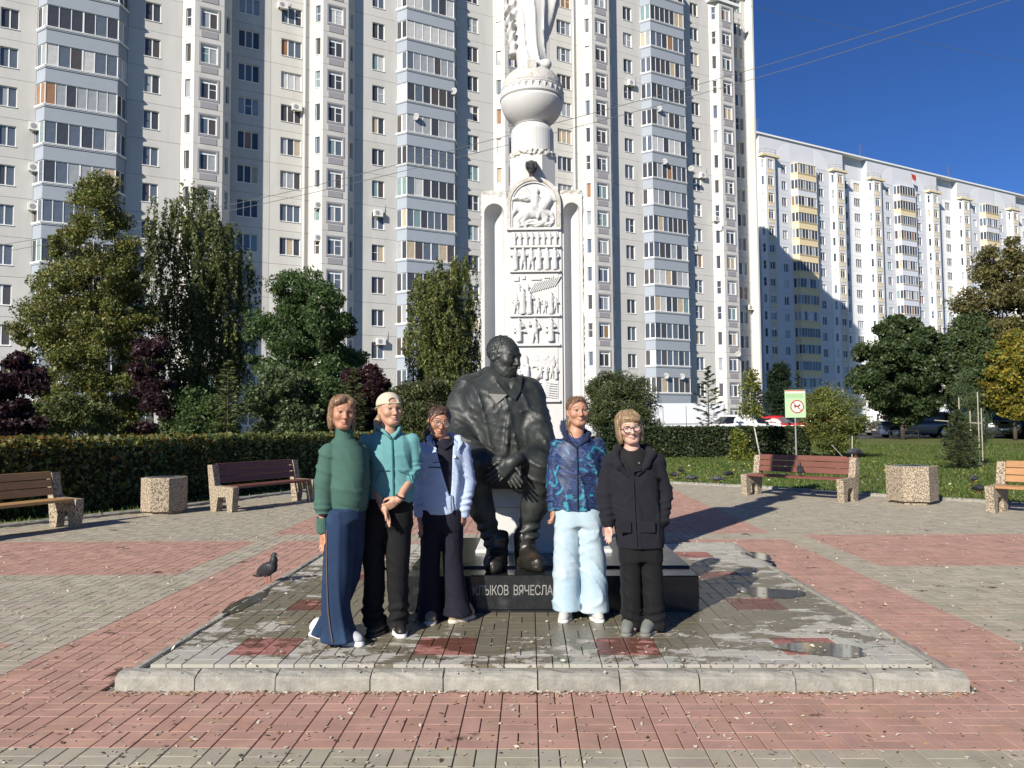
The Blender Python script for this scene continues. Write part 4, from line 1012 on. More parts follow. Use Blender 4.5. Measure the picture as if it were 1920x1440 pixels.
S = SDF((-.16, -.16, 1.5), (.16, .18, 1.95), .009); hd_ = Head((0, 0, 1.7), 1.05, 0); hd_.build(S, male=1); hd_.e(S, (0, .03, .03), (.085, .10, .095), .02); hd_.n(S, (0, -.075, -.09), (0, -.06, -.17), .035, .015, .03); S.obj('head', m_stone, sa)
# ================================================================== SEATED BRONZE MAN
SDp = 6.98
bz = empty('seated_bronze_statue', (0.12, SDp, TOPZ), 0, 'oversize dark bronze seated man with short beard, resting his crossed hands between his knees', 'statue')
bl = np.array((0.12, SDp, TOPZ))
def B_(u, v, d): return np.array(A(u, v, d)) - bl
S = SDF((-.72, -1.05, -.02), (.62, .62, 2.02), .0135)
coat = fsum(ridge(.010, 60, (.8, .2, .5), 15, .5), ridge(.036, 15, (1, .3, .22), 5, .35, .25), ridge(.012, 30, (1, .2, .5), 6, .5))
slv = fsum(ridge(.009, 62, (.4, .2, 1), 17, .5), ridge(.040, 17, (.5, .3, 1), 7, .55, .3), ridge(.012, 34, (.3, .2, 1), 8, .6))
sh_l, sh_r = B_(884, 722, 7.08), B_(990, 728, 7.0)
torso = [(*[0], )]
zz = lambda v, d=7.05: B_(940, v, d)[2]
xx = lambda u, v=800, d=7.05: B_(u, v, d)[0]
S.loft([(zz(912), xx(944), .02, .37, .30), (zz(880), xx(945), .0, .36, .29), (zz(820), xx(943), -.02, .35, .27), (zz(770), xx(940), -.02, .375, .27), (zz(738), xx(938), -.0, .36, .24), (zz(716), xx(938), .02, .25, .19), (zz(698), xx(940), .03, .14, .14)], .05, fold=coat, n=2.3)
# collar: two pointed wings, standing neck band, open throat, placket and buttons
S.ell(B_(956, 722, 6.76), (.05, .05, .06), .02, 'd'); 
S.chain([B_(904, 708, 7.14), B_(914, 700, 7.0), B_(932, 712, 6.87), B_(950, 732, 6.80)], [.075, .062, .05, .03], .010); S.chain([B_(982, 716, 6.98), B_(976, 712, 6.92), B_(962, 726, 6.82)], [.05, .042, .03], .010)
S.chain([B_(958, 748, 6.73), B_(953, 800, 6.70), B_(948, 850, 6.70)], [.024, .024, .024], .006)
for v in (768, 800, 832): S.ell(B_(951, v, 6.675), (.017, .012, .017), .003)
S.cone(B_(912, 770, 6.74), B_(930, 775, 6.70), .012, .012, .008); S.cone(B_(978, 772, 6.72), B_(992, 768, 6.74), .012, .012, .008)
# viewer-left arm: shoulder down to the elbow, forearm in across the thigh
eL = B_(868, 838, 6.72); wL = B_(944, 872, 6.30)
S.chain([B_(880, 730, 7.08), B_(862, 775, 7.0), eL], [.150, .150, .125], .05, fold=slv); S.cone(eL, B_(905, 858, 6.5), .125, .085, .04, fold=slv); S.cone(B_(900, 856, 6.52), wL, .06, .046, .03)
eR = B_(1012, 838, 6.66); wR = B_(962, 866, 6.26)
S.chain([B_(992, 735, 7.0), B_(1004, 785, 6.86), B_(1014, 822, 6.72)], [.138, .130, .118], .05, fold=slv); S.cone(B_(1012, 815, 6.74), B_(1018, 838, 6.64), .125, .115, .02, fold=folds(.012, 40, 3)); S.cone(B_(1014, 842, 6.64), wR, .085, .05, .03)
# thighs, shins
kL = B_(884, 872, 6.46); kR = B_(1010, 876, 6.44); leg = fsum(ridge(.020, 15, (.8, .2, .6), 21, .5, .3), ridge(.008, 34, (.4, .2, 1), 22, .6))
S.cone(B_(900, 890, 7.05), kL, .175, .125, .06, fold=leg); S.cone(B_(985, 890, 7.05), kR, .175, .125, .06, fold=leg)
aL = B_(932, 1040, 6.50); aR = B_(984, 1025, 6.53)
S.chain([kL, (kL * .5 + aL * .5) + np.array([-.015, .02, 0]), aL], [.122, .100, .078], .05, fold=fsum(leg, bunch(.014, 4, .1, .42, 2))); S.chain([kR, (kR * .5 + aR * .5) + np.array([.01, .02, 0]), aR], [.122, .105, .085], .05, fold=fsum(leg, bunch(.014, 4, .1, .42, 4)))
# hands: one hangs over the other
S.cone(B_(940, 705, 7.0), B_(944, 680, 6.98), .105, .095, .03)
S.obj('bronze_body', m_bronze, bz, relax=2)
hB = Head(B_(945, 669, 6.93), 1.56, R(52), R(11), R(4)); S = SDF(hB.c - .27, hB.c + .25, .0062); hB.build(S, jaw=1.06, nose=1.12, male=1.6)
hB.n(S, (0, .01, -.07), (0, .03, -.17), .06, .066, .03)
hB.e(S, (0, -.068, -.098), (.024, .026, .034), .014, fold=folds(.010, 75, 4)); hB.e(S, (0, -.04, -.085), (.05, .05, .03), .03, fold=folds(.006, 75, 24))
for q in (-1, 1):
    hB.n(S, (0, -.1, -.048), (q * .030, -.086, -.062), .0085, .006, .006); hB.n(S, (q * .010, -.092, .027), (q * .048, -.078, .028), .0105, .007, .008)
    hB.e(S, (q * .079, .012, -.006), (.013, .022, .034), .004, rot=Matrix.Rotation(q * R(-25), 4, 'Z')); hB.e(S, (q * .090, .006, -.004), (.007, .012, .02), .004, 'd')
    hB.n(S, (q * .030, -.082, -.02), (q * .040, -.066, -.066), .006, .005, .02); hB.e(S, (q * .066, -.012, .012), (.016, .022, .045), .012, fold=folds(.009, 80, 15 + q))
hr_ = SDF(hB.c - .27, hB.c + .25, .0062); hB.e(hr_, (0, .026, .036), (.080, .098, .087), .008, fold=fsum(folds(.010, 62, 14, 1, 1.0), folds(.006, 120, 15))); hB.e(hr_, (0, -.118, -.030), (.072, .072, .102), .010, 'd'); hB.e(hr_, (0, -.02, -.10), (.12, .12, .06), .02, 'd')
S.V = np.minimum(S.V, hr_.V); S.obj('head', m_bronze, bz)
for pts in ([(906, 700, 6.93), (916, 738, 6.735), (931, 757, 6.70), (951, 740, 6.695), (930, 716, 6.80)], [(980, 706, 6.86), (976, 734, 6.74), (966, 750, 6.70), (952, 738, 6.70), (966, 716, 6.80)]):
    P_ = [B_(*q) for q in pts]; Q_ = [q + np.array([0, .05, -.01]) for q in P_]; n = len(P_)
    Geo().raw(P_ + Q_, [list(range(n)), list(range(2 * n - 1, n - 1, -1))] + [[a, n + a, n + (a + 1) % n, (a + 1) % n] for a in range(n)]).obj('collar_wing', m_bronze, bz)
for nm, wr_, fr_, dr_, th_, sc_, cu_ in (('hand', wR, B_(1014, 842, 6.64), (-.75, -.30, -.62), (-.6, .0, .8), 1.62, .38), ('hand', wL, B_(900, 856, 6.52), (.60, -.25, -.85), (.5, .1, .9), 1.55, .45)):
    S = SDF(np.minimum(wr_, wr_ + np.array(dr_) * .34) - .14, np.maximum(wr_, wr_ + np.array(dr_) * .34) + .14, .0058); hand(S, wr_, np.array(dr_), np.array(th_), sc_, cu_, .16, .004, .031); S.cone(wr_, wr_ + unit(fr_ - wr_) * .1, .05, .058, .03); S.obj(nm, m_bronze, bz)
for (a, yaw, sd_) in ((aL, R(-6), 1), (aR, R(24), 2)):
    S = SDF((a[0] - .25, a[1] - .52, -.012), (a[0] + .25, a[1] + .2, .30), .011); d = np.array([math.sin(yaw), -math.cos(yaw), 0]); p = lambda f_, s_, z: np.array([a[0], a[1], 0]) + d * f_ + np.array([-d[1], d[0], 0]) * s_ + np.array([0, 0, z])
    fo_ = folds(.010, 40, sd_ + 30, .8)
    S.cone(p(0, 0, .06), p(0, 0, .24), .085, .10, .03, fold=fo_); S.chain([p(-.02, 0, .06), p(.14, 0, .065), p(.25, 0, .055)], [.08, .085, .075], .04, fold=fo_); S.cone(p(.02, 0, .14), p(.2, 0, .07), .075, .06, .03, fold=fo_)
    S.add(lambda X, Y, Z: -Z, (a[0] - .3, a[1] - .6, -.02), (a[0] + .3, a[1] + .3, .3), .004, 'i'); S.obj('boot', m_boot, bz)
# ================================================================== PEOPLE
def cloth(name, col, rough=0.85, var=0.12, vscale=6, bump=0.3, bscale=220, **k): return mat(name, col, rough, spec=0.25, var=var, vscale=vscale, bump=bump, bscale=bscale, bdist=0.003, sheen=0.02, **k)
m_skin = mat('skin', attr=True, rough=0.5, spec=0.4, var=0.05, vscale=25)
m_skin.node_tree.nodes['Principled BSDF'].inputs['Subsurface Weight'].default_value = 0.05; m_skin.node_tree.nodes['Principled BSDF'].inputs['Subsurface Radius'].default_value = (0.01, 0.004, 0.002); m_skin.node_tree.nodes['Principled BSDF'].inputs['Subsurface Scale'].default_value = 1.0
def hairm(name, a, b): return mat(name, a, 0.45, spec=0.5, col2=b, mixscale=1.6, mixlo=0.42, mixhi=0.62, stretch=(60, 60, 7), var=0.3, vscale=2.2)
m_lens = mat('spectacle_lens', (0.9, 0.85, 0.85), 0.05, spec=0.8); m_lens.node_tree.nodes['Principled BSDF'].inputs['Alpha'].default_value = 0.10
def strands(pr, hd, n, z_end, mt, seed, rx=.09, ry=.11, face=.9, zc=.036, rz=.098, hairo=None):
    r = np.random.default_rng(seed); g = Geo()
    for i in range(n):
        th = r.uniform(-math.pi, math.pi)
        if abs(th + math.pi / 2) < face: continue
        j = 1 + r.normal(0, .025); ph0 = r.uniform(.25, .9); pts = []
        for t in np.linspace(0, 1, 5): ph = ph0 + (1.5 - ph0) * t; a = th + .12 * math.sin(3 * t + i); pts.append(hd.w(rx * j * math.sin(ph) * math.cos(a), .022 + ry * j * math.sin(ph) * math.sin(a), zc + rz * j * math.cos(ph)))
        ze = z_end * r.uniform(.7, 1.12); k = r.normal(0, .008, 2)
        for t in (.5, 1.0): pts.append(hd.w(rx * j * (1 - .12 * t) * math.cos(th) + k[0] * t, .022 + ry * j * (1 - .12 * t) * math.sin(th) + k[1] * t, zc + (ze - zc) * t))
        g.tube(pts, [.0012, .0018, .0018, .0018, .0018, .0015, .0006], 4, cap=False)
    o = g.obj('hair_strands', mt, hairo); tag(o, kind='stuff')
class Person:
    def __init__(s, d, u, v, label, ext):
        g = G(u, v, PLAT_H); s.d = d = g.y; s.o = Vector((g.x, d, PLAT_H)); s.on = np.array(s.o); s.label = label
        s.lo, s.hi = ext                              # photo columns between which the figure stands
    def p(s, u, v, off=0.0): return np.array(A(u, v, s.d + off)) - s.on
    def x(s, u, off=0.0): return s.p(u, 900, off)[0]
    def z(s, v, off=0.0): return s.p(s.lo, v, off)[2]
    def m(s, px): return px / FPX * s.d
    def grid(s, u0, u1, v0, v1, y0, y1, h): return SDF((s.x(u0), y0, s.z(v1)), (s.x(u1), y1, s.z(v0)), h)
    def body(s, head, joints, hands, skin, colkw, nfine):
        """head: Head; joints: neck, hips, shoulders, elbows, wrists, knees, ankles; one continuous skin surface."""
        j = joints; zt = float(s.z(j['top'])); zh0 = float(min(h[0][2] for h in hands)) - .20; zh1 = float(max(h[0][2] for h in hands)) + .03; zn = float(head.c[2]) - .16 * head.sc
        segs = [(-.0, zh0, .016), (zh0, zh1, .0042), (zh1, zn, .014), (zn, zt + .03, .0040)]; zs = [z for a, b, h in segs for z in np.arange(a, b - 1e-6, h)]
        S = SDF((s.x(s.lo) - .02, -.34, 0), (s.x(s.hi) + .02, .34, 0), .0047, zs)
        nk = j['neck']; hb = head.w(0, .02, -.06); S.cone(hb, nk, .044 * head.sc, .050, .02); S.cone(nk, nk - np.array([0, -.01, .10]), .054, .08, .03)
        sh = j['sh']; hp = j['hip']
        sh = [q - np.array([0, 0, .022]) for q in sh]; S.cone(sh[0], sh[1], .036, .036, .03); S.cone((sh[0] + sh[1]) / 2 - np.array([0, 0, .1]), (hp[0] + hp[1]) / 2, .09, .085, .05)
        for q in (0, 1):
            S.chain([sh[q], j['el'][q], j['wr'][q]], [.036, .034, .025], .02)
            S.chain([hp[q], j['kn'][q], j['an'][q]], [.075, .05, .036], .03); a = j['an'][q]; S.cone(a, a + np.array([0, -.07, -.03]), .033, .03, .02)
        for h in hands: hand(S, *h[:3], h[3], h[4], .08, .006, .024)
        head.build(S, **nfine)
        def colr(P): return head.color(P, skin, **colkw)
        s.b = S.obj('person', m_skin, None, (0, 0, 0), colr, relax=1); s.b.location = s.o
        tag(s.b, s.label, 'person'); return s.b
    def part(s, name, S, mt, relax=2, **k): return S.obj(name, mt, s.b, relax=relax, **k)
    def shoe(s, u, v, yaw, ln, upper, sole, wd=.092, hgt=.085, soleh=.03, off=0.0, toe=None):
        c = s.p(u, v, off); c[2] = 0; d = np.array([math.sin(yaw), -math.cos(yaw), 0]); n = np.array([-d[1], d[0], 0])
        q = lambda f, t, z: c + d * f * ln + n * t + np.array([0, 0, z]); e = ln * .75
        S = SDF((c[0] - e, c[1] - e, .0), (c[0] + e, c[1] + e, .17), .0065)
        S.chain([q(-.36, 0, soleh + .02), q(0, 0, soleh + .02), q(.36, 0, soleh + .006)], [wd * .40, wd * .46, wd * .40], .02); S.cone(q(-.3, 0, .05), q(-.24, 0, .085), wd * .40, wd * .42, .02); S.cone(q(-.2, 0, hgt), q(.22, 0, soleh + .02), wd * .36, wd * .34, .03)
        for t in (.0, .08, .16): S.cone(q(t, -.02, hgt * (.98 - 1.2 * t)), q(t, .02, hgt * (.98 - 1.2 * t)), .006, .006, .004)
        S.add(lambda X, Y, Z: soleh - .004 - Z, (c[0] - e, c[1] - e, 0), (c[0] + e, c[1] + e, .2), .004, 'i', .0)
        S.V = np.maximum(S.V, (soleh - .004 - S.ax[2])[None, None, :])
        o = s.part('shoe', S, upper)
        S = SDF((c[0] - e, c[1] - e, -.006), (c[0] + e, c[1] + e, .07), .006); S.chain([q(-.38, 0, .0), q(.05, 0, .0), q(.38, 0, .0)], [wd * .45, wd * .52, wd * .46], .03)
        S.V = np.maximum(np.maximum(S.V, (S.ax[2] - soleh)[None, None, :]), (-.0005 - S.ax[2])[None, None, :]); S.obj('sole', sole, o)
        return o
def glasses(pr, hd, rad, col, th=.0022, sq=.86):
    m = mat('spectacle_frame', col, 0.3, spec=0.6); g = Geo(); gl = Geo()
    for q in (-1, 1):
        ring_ = [hd.w(q * .034 + rad * math.cos(a), -.1035 + .006 * abs(math.cos(a)) * (1 if q * math.cos(a) > 0 else 0), .0 + rad * sq * math.sin(a)) for a in np.linspace(0, 2 * math.pi, 21)]
        g.tube(ring_, th * hd.sc, 6, cap=False); gl.raw(ring_[:-1], [list(range(20))])
        g.tube([hd.w(q * (.034 + rad), -.1, .006), hd.w(q * .074, -.05, .006), hd.w(q * .079, .01, .004)], th * .8, 5)
    g.tube([hd.w(-.011, -.106, .004), hd.w(0, -.11, .008), hd.w(.011, -.106, .004)], th, 5)
    o = g.obj('glasses', m, pr.b); gl.obj('lens', m_lens, o)
def pants(pr, name, mt, legs, waist, h=.0095, fo=None, k=.02):
    """legs: list of rows (v, u, half-width px, depth m, offset); waist: (v0, v1, u, half px, depth)."""
    us = [r[1] for L in legs for r in L]; hw_ = max(r[2] for L in legs for r in L); z1 = float(pr.z(waist[1])); offs = [r[4] for L in legs for r in L]
    S = SDF((pr.x(min(us) - hw_ * 1.5), min(offs) - .24, .0), (pr.x(max(us) + hw_ * 1.5), max(offs) + .26, z1 + .02), h)
    for i, L in enumerate(legs): S.loft([(pr.z(v, of), pr.x(u, of), of, pr.m(hp), dp) for v, u, hp, dp, of in L], k * .4, fold=fo[i] if isinstance(fo, list) else fo, n=2.2)
    S.loft([(pr.z(v), pr.x(waist[2]), waist[5] if len(waist) > 5 else 0, pr.m(hp), waist[4]) for v, hp in ((waist[0], waist[3]), (waist[1], waist[3] * .97))], .03, n=2.3)
    return pr.part(name, S, mt)
# ---------------------------------------------------------------- 1: woman in the green jumper, turned to the right
m_jumper = cloth('green_knit', (0.050, 0.110, 0.087), 0.9, bscale=350, bump=0.5); m_rib = mat('green_ribbing', (0.052, 0.114, 0.090), 0.9, spec=0.2, var=0.1)
m_jeans = cloth('dark_blue_denim', (0.013, 0.030, 0.070), col2=(0.030, 0.062, 0.120), mixscale=4, mixlo=0.5, mixhi=0.75)
m_white = mat('white_rubber', (0.66, 0.65, 0.62), 0.6, var=0.06); m_shoegrey = cloth('grey_mesh', (0.36, 0.37, 0.40), bscale=120)
pr = Person(5.27, 640, 1205, 'woman in green turtleneck jumper and flared dark jeans, leftmost person', (588, 700))
hd = Head(pr.p(642, 774, -.02), 0.99, R(24), R(2), R(2))
J = dict(top=738, neck=pr.p(645, 822), sh=[pr.p(616, 846, -.06), pr.p(672, 846, .10)], el=[pr.p(604, 912, -.02), pr.p(684, 905, .22)], wr=[pr.p(606, 984, -.06), pr.p(678, 955, .18)],
         hip=[pr.p(640, 965, -.04), pr.p(662, 965, .06)], kn=[pr.p(641, 1075, -.04), pr.p(652, 1070, .12)], an=[pr.p(642, 1180, -.03), pr.p(606, 1172, .15)])
pr.body(hd, J, [(pr.p(606, 996, -.06), (.06, -.10, -1), (.8, -.5, 0), .90, .30), (pr.p(680, 958, .20), (-.2, .2, -1), (-.5, -.5, 0), .9, .4)], (.41, .205, .130), dict(lip=(.42, .17, .14), brow=(.15, .09, .05)), dict(nose=.78, jaw=.97))
S = pr.grid(582, 702, 822, 962, -.30, .36, .0082)
fo = fsum(ridge(.016, 20, (.5, .3, 1), 31, .6, .35), ridge(.006, 45, (.6, .2, .8), 32))
S.loft([(pr.z(v), pr.x(u), of, pr.m(hp), dp) for v, u, hp, dp, of in ((953, 653, 32, .125, .01), (940, 653, 36, .145, .01), (905, 654, 38, .15, .0), (870, 652, 39, .145, .0), (846, 648, 36, .13, .0), (830, 645, 26, .10, .01), (822, 645, 19, .07, .01))], .02, fold=fo, n=2.1)
sl = fsum(ridge(.016, 24, (.4, .2, 1), 33, .5), bunch(.006, 5, float(pr.z(990)), float(pr.z(930))))
S.chain([pr.p(618, 849, -.06), pr.p(609, 900, -.075), pr.p(607, 950, -.07)], [.072, .070, .062], .006, fold=sl); S.cone(pr.p(607, 950, -.07), pr.p(606, 980, -.065), .062, .045, .02, fold=sl)
S.chain([pr.p(672, 848, .10), pr.p(683, 905, .20), pr.p(679, 950, .18)], [.07, .068, .055], .03, fold=sl)
jm = pr.part('jumper', S, m_jumper)
def ribs(nz, ax_, cx, cy, amp=.0026): return lambda X, Y, Z: (amp * np.sin(nz * np.arctan2(Y - cy, X - cx))).astype(f32) + 0 * Z
def ribring(rows, cx, cy, n_, m=m_rib):
    S = SDF((min(r[1] for r in rows) - .16, -.25, min(r[0] for r in rows) - .01), (max(r[1] for r in rows) + .16, .25, max(r[0] for r in rows) + .012), .0055); S.loft(rows, .01, fold=ribs(n_, 2, cx, cy)); return S
S = ribring([(pr.z(v), pr.x(u), of, pr.m(hp), dp) for v, u, hp, dp, of in ((829, 645, 20, .076, .0), (818, 645, 16.5, .066, .0), (803, 644, 15.6, .062, .0))], float(pr.x(645)), 0, 42); S.ell(hd.w(0, 0, -.04), np.array([.062, .085, .058]), .01, 'd'); S.obj('ribbed_collar', m_rib, jm)
S = ribring([(pr.z(v), pr.x(651), .01, pr.m(hp), dp) for v, hp, dp in ((958, 34, .125), (945, 36, .132), (936, 37.5, .138))], float(pr.x(651)), .01, 64); S.obj('ribbed_hem', m_rib, jm)
S = SDF((pr.x(585), -.14, pr.z(999)), (pr.x(630), .04, pr.z(968)), .005); S.cone(pr.p(606, 973, -.06), pr.p(606, 994, -.06), .046, .042, .01, fold=ribs(26, 2, float(pr.x(606)), -.06)); S.obj('ribbed_cuff', m_rib, jm)
NEAR = [(1198, 640, 34, .165, -.03), (1180, 637, 30, .145, -.03), (1135, 631, 27, .115, -.04), (1075, 634, 28, .110, -.05), (1010, 637, 27, .12, -.04), (955, 641, 26, .125, -.02)]
pants(pr, 'jeans', m_jeans, [NEAR, [(1187, 607, 23, .13, .17), (1165, 618, 22, .12, .16), (1130, 640, 18, .11, .15), (1070, 660, 18, .105, .14), (1010, 663, 21, .115, .11), (955, 662, 23, .12, .07)]],
      (975, 950, 651, 32, .125, .01), k=.008, fo=[fsum(ridge(.013, 20, (1, .5, .10), 41, .3, .2), ridge(.004, 40, (.3, .2, 1), 42)), ridge(.010, 22, (1, .4, .3), 43)])
def onleg(u, v):
    rows = sorted([(float(pr.z(v_, of)), pr.x(u_, of), of, pr.m(hp), dp) for v_, u_, hp, dp, of in NEAR]); q = np.array(rows); z = np.array([float(pr.z(v))])
    cx_, of_, rx_, ry_ = [float(pch(z, q[:, 0], q[:, i])[0]) for i in (1, 2, 3, 4)]; x = float(pr.x(u)); t = min(abs((x - cx_) / rx_), .97)
    return (x, of_ - ry_ * (1 - t ** 2.2) ** (1 / 2.2) - .004, float(z[0]))
g = Geo(); g.tube([onleg(u, v) for u, v in ((622, 990), (622, 1020), (623, 1050), (624, 1080), (625, 1110), (627, 1140), (631, 1165), (637, 1190))], .003, 5); g.obj('side_seam', mat('orange_thread', (.16, .10, .06), .8), pr.b)
pr.shoe(652, 1205, R(62), .25, m_shoegrey, m_white, off=-.03, soleh=.034); pr.shoe(606, 1188, R(55), .245, m_white, m_white, off=.14, soleh=.04)
S = pr.grid(600, 690, 728, 830, -.24, .22, .0052); st = ridge(.004, 150, (1, .6, .3), 51, .2, .1)
hd.e(S, (0, .022, .037), (.086, .106, .096), .01, fold=st)
for q in (-1, 1): hd.e(S, (q * .073, .030, -.035), (.024, .055, .088), .02, fold=st)
hd.e(S, (0, .078, -.04), (.072, .044, .092), .02, fold=st); hd.e(S, (-.035, -.052, .083), (.055, .045, .032), .02, fold=st, rot=Matrix.Rotation(R(-24), 4, 'Y')); hd.e(S, (.045, -.035, .072), (.036, .045, .036), .02, fold=st)
hd.e(S, (0.006, -.112, -.022), (.060, .075, .082), .014, 'd'); hd.e(S, (-.078, -.02, -.01), (.02, .026, .034), .01, 'd')
HM = hairm('light_brown_hair', (.10, .05, .026), (.32, .20, .115)); HO = pr.part('hair', S, HM)
strands(pr, hd, 170, -.105, HM, 1, .088, .108, .85, hairo=HO)
# ---------------------------------------------------------------- 2: girl in the turquoise hoodie, cap turned backwards
m_turq = cloth('turquoise_fleece', (0.115, 0.285, 0.295), bscale=300); m_blackjean = cloth('black_denim', (0.007, 0.007, 0.008), col2=(0.018, 0.018, 0.02), mixscale=5, mixlo=.55, mixhi=.8); m_zip = mat('zip_tape', (0.025, 0.12, 0.13), .6); m_capc = cloth('cream_cotton', (0.50, 0.455, 0.345)); m_blk = mat('black_trainer', (0.014, 0.014, 0.015), .5, var=.2)
pr = Person(5.43, 728, 1186, 'girl in turquoise hoodie and backwards cream cap, hands clasped in front', (668, 800))
hd = Head(pr.p(731, 769, -.01), 0.99, R(30), R(-2), R(-3))
wR, wL = pr.p(748, 936, -.17), pr.p(719, 952, -.16)
J = dict(top=730, neck=pr.p(728, 806), sh=[pr.p(690, 826), pr.p(772, 826)], el=[pr.p(688, 885, .03), pr.p(778, 884, .02)], wr=[wL, wR], hip=[pr.p(712, 950), pr.p(748, 950)], kn=[pr.p(704, 1062), pr.p(746, 1062)], an=[pr.p(706, 1165), pr.p(746, 1160)])
pr.body(hd, J, [(wR, (-.80, -.12, -.55), (-.2, -.4, .9), .88, .42), (wL, (.45, -.12, -.88), (.3, -.7, .3), .88, .30)], (.47, .265, .180), dict(lip=(.46, .22, .18), brow=(.25, .16, .09), smile=.0), dict(jaw=.94, smile=.0, nose=.74, cheek=1.1))
S = pr.grid(664, 800, 800, 948, -.22, .22, .0082); fo = fsum(ridge(0.0130, 22, (1, .2, .35), 61, .5), ridge(0.0072, 40, (.5, .3, 1), 62))
S.loft([(pr.z(v), pr.x(u), 0, pr.m(hp), dp) for v, u, hp, dp in ((942, 734, 41, .115), (930, 734, 43.5, .125), (890, 734, 42, .12), (855, 732, 43, .118), (832, 730, 44, .105), (818, 730, 36, .085), (808, 729, 22, .075))], .02, fold=fo, n=2.4)
sl = fsum(ridge(0.0174, 30, (.3, .3, 1), 63, .5), bunch(.006, 4, float(pr.z(895)), float(pr.z(860))))
S.chain([pr.p(773, 826), pr.p(777, 860, .01), pr.p(777, 886, .0)], [.058, .054, .045], .010, fold=sl); S.cone(pr.p(777, 884, .0), pr.p(770, 897, -.05), .046, .042, .01, fold=sl)
S.chain([pr.p(689, 828), pr.p(686, 860, .02), pr.p(688, 886, .02)], [.060, .056, .048], .010, fold=sl); S.cone(pr.p(688, 884, .02), pr.p(695, 898, -.04), .047, .043, .01, fold=sl)
S.ell(pr.p(728, 803, -.05), (.052, .07, .05), .012, 'd')
hs_ = pr.part('hoodie', S, m_turq)
g = Geo(); g.tube([pr.p(u, v, of) for u, v, of in ((735, 822, -.098), (736, 850, -.122), (737, 890, -.126), (738, 936, -.124))], .006, 6); g.obj('zip', m_zip, hs_)
g = Geo()
for q in (-1, 1): g.tube([pr.p(735 + q * 2, 822, -.102), pr.p(733 + q * 14, 808, -.085), pr.p(728 + q * 22, 800, -.02), pr.p(728 + q * 18, 798, .05)], [.010, .013, .014, .014], 8)
g.obj('collar', m_turq, hs_, True)
g = Geo()
for q in (-1, 1): g.tube([pr.p(738 + q * 34, 905, -.10), pr.p(738 + q * 26, 884, -.122), pr.p(738 + q * 8, 882, -.129)], .003, 5)
g.obj('pocket_seam', m_zip, hs_)
pants(pr, 'trousers', m_blackjean, [[(1172, 703, 19, .11, .0), (1150, 700, 19, .10, .0), (1090, 703, 19, .095, .0), (1020, 700, 22, .105, .0), (938, 711, 25, .115, 0)], [(1170, 746, 21, .115, -.0), (1150, 748, 19, .10, -.0), (1090, 746, 20, .095, -.0), (1020, 747, 24, .105, .0), (938, 748, 25, .115, 0)]],
      (985, 930, 731, 41, .115), fo=fsum(ridge(0.0145, 24, (.8, .3, .6), 64, .6), bunch(.010, 3, float(pr.z(1175)), float(pr.z(1120)), 3)))
pr.shoe(708, 1180, R(-20), .25, m_blk, m_blk, off=-.02); o = pr.shoe(749, 1176, R(16), .25, m_blk, m_white, off=-.03, soleh=.026)
S = pr.grid(686, 776, 728, 836, -.22, .26, .0055); st = ridge(.0035, 150, (1, .6, .2), 52, .2, .1)
hd.e(S, (0, .024, .034), (.083, .102, .09), .01, fold=st); hd.e(S, (0, .085, -.02), (.06, .04, .06), .02, fold=st); hd.e(S, (0, -.105, -.02), (.060, .072, .080), .012, 'd')
for q in (-1, 1): hd.e(S, (q * .08, .0, -.01), (.02, .028, .036), .008, 'd')
S.chain([hd.w(-.02, .12, -.01), hd.w(-.05, .13, -.08), hd.w(-.075, .10, -.16), hd.w(-.09, .08, -.22)], [.022, .028, .02, .006], .02, fold=st); hr = HM = hairm('blond_hair', (.25, .16, .085), (.40, .28, .17)); HO = pr.part('hair', S, HM)
S = pr.grid(686, 780, 724, 790, -.22, .30, .005)
hd.e(S, (0, .016, .046), (.0905, .108, .088), .006); tp = Matrix.Rotation(R(-7), 4, 'X')
def below(X, Y, Z):
    q = [(X - hd.c[0]), (Y - hd.c[1]), (Z - hd.c[2])]; ly = sum(hd.Rn[i][1] * q[i] for i in range(3)); lz = sum(hd.Rn[i][2] * q[i] for i in range(3)); return (.036 - .10 * (ly)) * hd.sc - lz
S.add(below, (pr.x(680), -.3, pr.z(800)), (pr.x(785), .35, pr.z(720)), .003, 'i')
hd.e(S, (0, -.105, .058), (.036, .06, .030), .003, 'd'); hd.e(S, (0, .016, .02), (.080, .098, .085), .004, 'd')
hd.e(S, (0, .135, .026), (.066, .070, .006), .008, rot=Matrix.Rotation(R(-14), 4, 'X')); hd.n(S, (-.042, -.088, .046), (.042, -.088, .046), .007, .007, .004)
pr.part('cap', S, m_capc)
g = Geo(); g.tube([wR + np.array([.012 + .03 * math.cos(a), .03 * math.sin(a), .016 - .014 * math.cos(a)]) for a in np.linspace(0, 6.2832, 15)], .006, 6, cap=False); g.obj('wristband', m_blk, pr.b)
